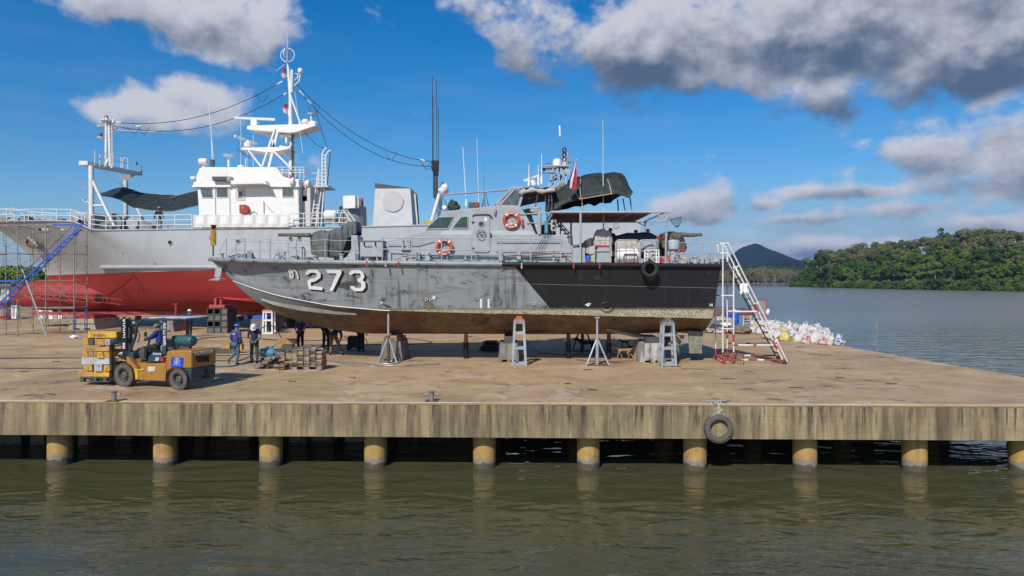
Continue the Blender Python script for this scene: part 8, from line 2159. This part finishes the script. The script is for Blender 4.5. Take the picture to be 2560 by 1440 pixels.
# driver
sitp = dict(pel=(0, 0, .10), bel=(0, .02, .24), che=(0, .0, .42), nb=(0, -.02, .58), nk=(0, -.035, .65), hd=(0, -.06, .74), tp=(0, -.06, .82), ls=(-.18, -.01, .52), rs=(.18, -.01, .52), le=(-.25, -.18, .34), re=(.25, -.18, .34), lw=(-.15, -.42, .36), rw=(.14, -.42, .36),
            lh=(-.09, -.05, .06), rh=(.09, -.05, .06), lk=(-.13, -.42, .05), rk=(.13, -.42, .05), la=(-.13, -.46, -.38), ra=(.13, -.46, -.38), lt=(-.14, -.60, -.42), rt=(.14, -.60, -.42))
sc_ = fz(1215, 725, .38)
fa = atan2(U.x, -U.y)
t = person(sc_, fa, 'forklift driver in royal blue shirt and white helmet holding the steering wheel', sitp, royal, charc, black, hwhite)

def dog(loc, rz, label, mat, s=1.0, walk=0, muzzle=black, headup=.0):
    t = thing('dog', label, 'dog', loc, rz=rz); t.scale = (s,) * 3
    w = walk
    Vn = dict(hip=(.26, 0, .50), mid=(.02, 0, .47), che=(-.20, 0, .47), sh=(-.28, 0, .53), nk=(-.38, 0, .60 + headup), hd=(-.48, 0, .66 + headup), mz=(-.57, 0, .62 + headup), ns=(-.64, 0, .60 + headup), el=(-.44, -.045, .73 + headup), er=(-.44, .045, .73 + headup), elt=(-.43, -.055, .77 + headup), ert=(-.43, .055, .77 + headup),
              t1=(.36, 0, .53), t2=(.48, 0, .60), t3=(.58, 0, .68),
              fla=(-.24, -.07, .40), flk=(-.25 - .06 * w, -.07, .22), flp=(-.24 - .13 * w, -.07, .02), flt=(-.29 - .13 * w, -.07, .015),
              fra=(-.24, .07, .40), frk=(-.22 + .05 * w, .07, .22), frp=(-.22 + .12 * w, .07, .03), frt=(-.26 + .12 * w, .07, .015),
              hla=(.24, -.07, .42), hlk=(.17 - .03 * w, -.08, .30), hlh=(.30 - .04 * w, -.08, .17), hlp=(.26 - .08 * w, -.08, .02), hlt=(.21 - .08 * w, -.08, .015),
              hra=(.24, .07, .42), hrk=(.20 + .04 * w, .08, .30), hrh=(.34 + .06 * w, .08, .17), hrp=(.31 + .12 * w, .08, .02), hrt=(.26 + .12 * w, .08, .015))
    Rn = dict(hip=(.085, .10), mid=(.075, .085), che=(.095, .125), sh=(.08, .10), nk=.065, hd=.068, mz=.036, ns=.022, el=.02, er=.02, elt=.008, ert=.008, t1=.03, t2=.02, t3=.01,
              fla=.045, flk=.026, flp=.018, flt=.017, fra=.045, frk=.026, frp=.018, frt=.017, hla=.062, hlk=.045, hlh=.02, hlp=.017, hlt=.017, hra=.062, hrk=.045, hrh=.02, hrp=.017, hrt=.017)
    ns_ = list(Vn); kx = {k_: i for i, k_ in enumerate(ns_)}
    Ed = [('hip', 'mid'), ('mid', 'che'), ('che', 'sh'), ('sh', 'nk'), ('nk', 'hd'), ('hd', 'mz'), ('mz', 'ns'), ('hd', 'el'), ('hd', 'er'), ('el', 'elt'), ('er', 'ert'), ('hip', 't1'), ('t1', 't2'), ('t2', 't3'),
          ('che', 'fla'), ('fla', 'flk'), ('flk', 'flp'), ('flp', 'flt'), ('che', 'fra'), ('fra', 'frk'), ('frk', 'frp'), ('frp', 'frt'), ('hip', 'hla'), ('hla', 'hlk'), ('hlk', 'hlh'), ('hlh', 'hlp'), ('hlp', 'hlt'), ('hip', 'hra'), ('hra', 'hrk'), ('hrk', 'hrh'), ('hrh', 'hrp'), ('hrp', 'hrt')]
    skinned('body', [Vn[k_] for k_ in ns_], [(kx[a], kx[b_]) for a, b_ in Ed], [Rn[k_] for k_ in ns_], mat, t, 2, 0)
    q = MB(); q.ell((-.66, 0, .605 + headup), (.014, .018, .013), 8, 6)
    for s2_ in (-1, 1): q.ell((-.525, s2_ * .04, .675 + headup), (.01, .008, .01), 8, 6)
    o = q.build('nose_and_eyes', black, None); o.parent = t
tanf = M('tan_fur', (.36, .20, .08), .9, var=.25, scale=6); darkf = M('black_fur', (.02, .018, .017), .85, var=.4, scale=6); greyf = M('brindle_fur', (.06, .05, .04), .9, var=.5, scale=8)
dog(G(1561, 898), radians(-12), 'tan dog walking left past the white stained keel block', tanf, .90, 1, headup=-.06)
dog(G(1468, 884), radians(-5), 'big black dog standing behind the dark tripod', darkf, 1.12, 0)
dog(G(1562, 868), radians(10), 'small brindle dog facing left farther back in the shade', greyf, .62, .3)
dog(G(1580, 886), radians(120), 'dark dog in the shade just behind the tan dog', darkf, .75, .2)
# ------------------------------------------------------------------ trees
def leaf_mat(name, a, b_, tr=.25):
    m, k, b, out = new_mat(name)
    oi = k.n('ShaderNodeObjectInfo'); geo = k.n('ShaderNodeNewGeometry')
    n = k.noise(geo.outputs['Position'], .22, 3, .6)
    f = k.m('ADD', k.m('MULTIPLY', oi.outputs['Random'], .65), k.m('MULTIPLY', n, .45), clamp=True)
    c = k.mix(f, a, b_)
    k.put(b.inputs['Base Color'], c); b.inputs['Roughness'].default_value = .75; b.inputs['Specular IOR Level'].default_value = .25
    tl = k.n('ShaderNodeBsdfTranslucent'); k.put(tl.inputs[0], c); mx = k.n('ShaderNodeMixShader'); mx.inputs[0].default_value = tr
    k.t.links.new(b.outputs[0], mx.inputs[1]); k.t.links.new(tl.outputs[0], mx.inputs[2]); k.t.links.new(mx.outputs[0], out.inputs[0])
    return m
lfd = leaf_mat('leaves_dark', (.034, .082, .012), (.095, .155, .022)); lfm = leaf_mat('leaves_mid', (.085, .155, .016), (.16, .22, .030)); lfo = leaf_mat('leaves_olive', (.14, .155, .05), (.23, .22, .085)); lfp = leaf_mat('leaves_pale', (.20, .175, .11), (.28, .24, .14))
bark = M('pale_bark', (.26, .23, .19), .9, var=.3)
def tree_proto(seed, R_, H_, nl, nc, leaf, mat, sparse=False, flat=.75):
    """crown of many leaf faces gathered on clumps, trunk and limbs below"""
    rd = random.Random(seed); t = thing('tree', None, None, (0, 0, 0)); q = MB()
    clumps = []
    for i in range(nc):
        while True:
            p = Vector((rd.uniform(-1, 1), rd.uniform(-1, 1), rd.uniform(-1, 1)))
            if p.length < 1: break
        p = p.normalized() * (p.length ** .5)
        clumps.append((Vector((p.x * R_ * .75, p.y * R_ * .75, H_ - R_ * flat + p.z * R_ * flat * .8)), R_ * rd.uniform(.22, .40)))
    for c, r_ in clumps:
        for j in range(nl // nc):
            d = Vector((rd.gauss(0, 1), rd.gauss(0, 1), rd.gauss(0, 1) + .35)).normalized()
            p = c + Vector((d.x * r_, d.y * r_, d.z * r_ * .8)) * rd.uniform(.72, 1.08)
            nrm = (d + Vector((rd.uniform(-.6, .6), rd.uniform(-.6, .6), rd.uniform(-.3, .8)))).normalized()
            a = nrm.orthogonal().normalized(); b_ = nrm.cross(a); an = rd.uniform(0, 6.28); a, b_ = a * cos(an) + b_ * sin(an), b_ * cos(an) - a * sin(an)
            s = leaf * rd.uniform(.6, 1.3)
            q.v += [p - a * s, p - b_ * s * .55, p + a * s, p + b_ * s * .55]; o = len(q.v) - 4; q.f.append((o, o + 1, o + 2, o + 3)); q.mi.append(0)
    me = bpy.data.meshes.new('crown'); me.from_pydata(q.v, [], q.f); me.materials.append(mat); cr = bpy.data.objects.new('crown', me); COL.objects.link(cr); cr.parent = t
    q = MB(); q.tube([(0, 0, -1), (.1 * R_ * .2, 0, H_ * .3), (0, .2, H_ * .75)], [R_ * .06, R_ * .045, R_ * .015], 7)
    for c, r_ in clumps[:14 if sparse else 6]: q.tube([(0, 0, H_ * rd.uniform(.15, .45)), c.lerp(Vector((0, 0, H_ * .5)), .4), c], [R_ * .03, R_ * .02, R_ * .006], 5)
    o = q.build('trunk', bark, None); o.parent = t
    return t
PROT = {'dark': [tree_proto(1, 7, 13, 2600, 26, .62, lfd), tree_proto(2, 6.2, 14, 2600, 22, .62, lfd, flat=.95)],
        'mid': [tree_proto(3, 6.5, 12, 2400, 24, .62, lfm), tree_proto(4, 5.5, 13, 2400, 20, .6, lfm, flat=.9)],
        'olive': [tree_proto(5, 6.5, 14, 1500, 26, .55, lfo, True), tree_proto(6, 5.5, 15, 1300, 22, .55, lfo, True)],
        'bare': [tree_proto(7, 5, 12, 520, 26, .42, lfp, True, .95), tree_proto(8, 5.5, 13, 460, 26, .42, lfp, True, 1.0)]}
USEDT = set()
def put_tree(kind, x, y, z, s, label, group, rz=None, zs=1.0):
    k_ = R.randrange(2); src = PROT[kind][k_]; key = (kind, k_)
    rz = R.uniform(0, 6.28) if rz is None else rz
    if key not in USEDT: USEDT.add(key); o = src; o.location = (x, y, z); o.rotation_euler = (0, 0, rz); o.scale = (s, s, s * zs)
    else: o = copy_tree(src, (x, y, z), rz, scale=(s, s, s * zs))
    return tag(o, label, 'tree', group)
# the wooded island: ground, then trees row by row
CREST = [(1960, 690), (1985, 668), (2010, 648), (2040, 636), (2100, 622), (2200, 604), (2300, 597), (2380, 584), (2450, 578), (2560, 572), (2700, 575), (2900, 585)]
SHORE = [(1975, 717), (2050, 718.5), (2200, 722), (2400, 726), (2600, 729), (2900, 734)]
def shoreY(px): return (CH - WZ) * FPX / (interp(px, SHORE) - HZ)
isl = M('island_soil', (.09, .07, .04), .95, var=.3, scale=.05)
q = MB(); rows = []
for j in range(12):
    t = j / 11; row = []
    for i in range(48):
        px = lerp(1955, 2900, i / 47); Y0 = shoreY(px); Y = Y0 + t * 130 - 2
        x = (px - 1280) / FPX * Y0 * (1 + .0 * t)
        topz = CH + (HZ - interp(px, CREST)) / FPX * (Y0 + 80) - 11
        z = lerp(WZ - .3, max(WZ + 1, topz), min(1, t * 1.7) ** .8) if t < .7 else max(WZ - .3, topz * (1 - (t - .7) * 2))
        row.append(Vector((x + (Y - Y0) * (px - 1280) / FPX, Y, z)))
    rows.append(row)
q.grid(rows); tag(q.build('island', isl, smooth=60), 'wooded river island ground', kind='structure')
def isl_z(px, t, Y0):
    topz = CH + (HZ - interp(px, CREST)) / FPX * (Y0 + 80) - 11
    return lerp(WZ - .3, max(WZ + 1, topz), min(1, t * 1.7) ** .8)
LBL = {'dark': 'dense dark green tree in the wood on the right river bank', 'mid': 'bright green tree in the wood on the right river bank', 'olive': 'pale olive airy tree in the wood on the right river bank', 'bare': 'bare grey brown mangrove tree on the far bank beyond the rolling ladder'}
for j, t in enumerate((.0, .10, .22, .35, .48, .60)):
    px = 1985 + 8 * (j % 2) + (j * 5)
    while px < 2640:
        Y0 = shoreY(px); p2 = px + R.uniform(-5, 5); Y = Y0 + t * 130 + R.uniform(-3, 3) + (2 if j == 0 else 0)
        edge = min(1, (px - 1975) / 90)
        kind = R.choice(['dark', 'dark', 'mid', 'mid', 'mid', 'dark'] if j < 2 else ['dark', 'dark', 'mid', 'mid', 'olive', 'dark'] if j < 3 else ['mid', 'olive', 'olive', 'dark'] if j < 5 else ['olive', 'olive', 'mid', 'olive'])
        s = R.uniform(.62, 1.0) * (.75 + .25 * edge) * (.82 if j == 0 else 1)
        put_tree(kind, (p2 - 1280) / FPX * Y, Y, isl_z(p2, t, Y0) - (1.5 if j else 2.6 * s), s, LBL[kind], 'trees of the wood on the right bank')
        px += R.uniform(20, 34) * 400 / Y * .8
px = 1982
while px < 2620:
    Y0 = shoreY(px); Y = Y0 - 3 + R.uniform(-2, 2)
    put_tree(R.choice(['dark', 'mid', 'dark']), (px - 1280) / FPX * Y, Y, WZ - 1.6, R.uniform(.30, .48), 'low waterside bush at the foot of the right bank wood', 'bushes along the right bank waterline', zs=.9)
    px += R.uniform(11, 17)
# two taller domed trees on the ridge, and one at the left tip
put_tree('dark', (2353 - 1280) / FPX * 470, 470, P(2353, 640, 470).z, 1.02, 'tall pointed dark tree standing above the right wood ridge', None, zs=1.35)
put_tree('dark', (2450 - 1280) / FPX * 450, 450, P(2450, 634, 450).z, 1.1, 'round topped dark tree highest on the right wood ridge', None, zs=1.15)
put_tree('dark', (2052 - 1280) / FPX * 500, 500, P(2052, 672, 500).z, 1.0, 'dark tree rising at the left end of the right wood', None)
# bare mangroves beyond
for j in range(3):
    px = 1640
    while px < 1995:
        Y = 640 + j * 22 + R.uniform(-6, 6); s = R.uniform(1.0, 1.5)
        kind = 'bare' if R.random() < .78 else 'olive'
        put_tree(kind, (px - 1280) / FPX * Y, Y, WZ - .5 + j * 1.0, s * (.75 if kind == 'olive' else 1), LBL['bare'] if kind == 'bare' else 'olive leafed tree among the bare mangroves', 'mangroves on the far bank')
        px += R.uniform(10, 17)
# green woodland band behind them
q = MB(); rws = []
for j in range(10):
    row = []
    for i in range(160):
        px = lerp(1560, 2060, i / 159); Y = 800 + j * 12; h = sin(pi * min(1, j / 9 * .9 + .08)); x = (px - 1280) / FPX * Y
        z = WZ + h * (22 + 4 * fbm(Vector((x / 22, Y / 22, 3)), 4) + 5 * fbm(Vector((x / 7, Y / 7, 1)), 3))
        row.append(Vector((x, Y, z)))
    rws.append(row)
q.grid(rws); fm2 = forest_mat('woodland_green', (.030, .055, .018), (.075, .105, .035), .22)
tag(q.build('woodland', fm2, smooth=180), 'distant green woodland beyond the mangroves', kind='stuff')
# trees behind the yard at the far left, seen through the scaffold
px = -60
for j in range(3):
    px = -60 + j * 9
    while px < 175:
        Y = 118 + j * 9 + R.uniform(-2, 2); put_tree(R.choice(['dark', 'mid', 'mid', 'dark']), (px - 1280) / FPX * Y, Y, P(px, 718, Y).z - 6.0 + j * .5, R.uniform(.62, .8), 'green tree behind the ship bow, seen through the scaffold', 'trees behind the yard'); px += R.uniform(34, 50)
q = MB(); rws = []
for j in range(4): rws.append([Vector((x, 100 + j * 25, -2.2 + min(1, j) * 3 + .4 * fbm(Vector((x * .1, j, 5))))) for x in range(-260, -60, 8)])
q.grid(rws); tag(q.build('ground', M('grass_soil', (.10, .11, .04), .95, var=.3, scale=.3), smooth=60), 'grassy ground under the trees at the far left', kind='structure')
# ------------------------------------------------------------------ litter on the quay
LT_ = [(1820, 948, .5, rustm, 'rusty rod lying on open quay right of the tyre cleat'), (1990, 970, .45, rustm, 'rusty flat strip near the pier edge, far right'), (1480, 976, .3, dgrey, 'short dark bar on the quay below the spread tripod'), (1470, 925, .4, rustm, 'thin rusty rod at the foot of the spread tripod'),
       (1345, 900, .35, dgrey, 'dark bar lying beside the middle steel stand'), (1690, 917, .4, dgrey, 'dark grating scrap beside the stern steel stand'), (1120, 930, .22, wood, 'wood chip on the quay between the boat and the right bollard'), (880, 945, .25, wood, 'wood chip on the quay right of the plank piles'),
       (822, 918, .3, M('brown_scrap', (.16, .09, .05), .8), 'brown triangular scrap right of the tidy plank pile'), (1420, 960, .2, dgrey, 'small dark scrap on the quay under the black hull side'), (2100, 945, .3, dgrey, 'dark scrap on the quay toward the right edge'), (2230, 960, .35, rustm, 'rusty scrap strip close to the right edge of the quay'),
       (140, 905, .3, dgrey, 'dark scrap on the quay left of the timber stack'), (60, 930, .4, rustm, 'rusty scrap strip at the far left of the quay'), (610, 925, .18, cyanp, 'pale blue rag on the ground by the blue helmeted worker'), (730, 955, .25, wood, 'wood sliver on the quay in front of the plank piles')]
rd = random.Random(9)
for i, (x, y, l, mt_, lb) in enumerate(LT_):
    q = MB(); c = G(x, y); a = rd.uniform(-.5, .5)
    q.bar(c + Vector((-l / 2 * cos(a), -l / 2 * sin(a), .02)), c + Vector((l / 2 * cos(a), l / 2 * sin(a), .02)), .03 if mt_ is rustm else .1, .025)
    q.box(c + Vector((l * .3, .05, .015)), (.06, .05, .02), rz=a)
    single(q, 'scrap', mt_, lb, 'scrap')
# ------------------------------------------------------------------ haze
m = bpy.data.materials.new('haze_air'); m.use_nodes = True
k = NT(m.node_tree); out = k.n('ShaderNodeOutputMaterial'); pv = k.n('ShaderNodeVolumePrincipled')
pv.inputs['Color'].default_value = (.30, .52, 1, 1); pv.inputs['Density'].default_value = .00010; pv.inputs['Anisotropy'].default_value = .0
k.t.links.new(pv.outputs[0], out.inputs['Volume'])
q = MB(); q.bx((-5200, -80, -6), (5200, 5400, 210))
tag(q.build('haze', m), 'thin blue haze over the river', kind='stuff')
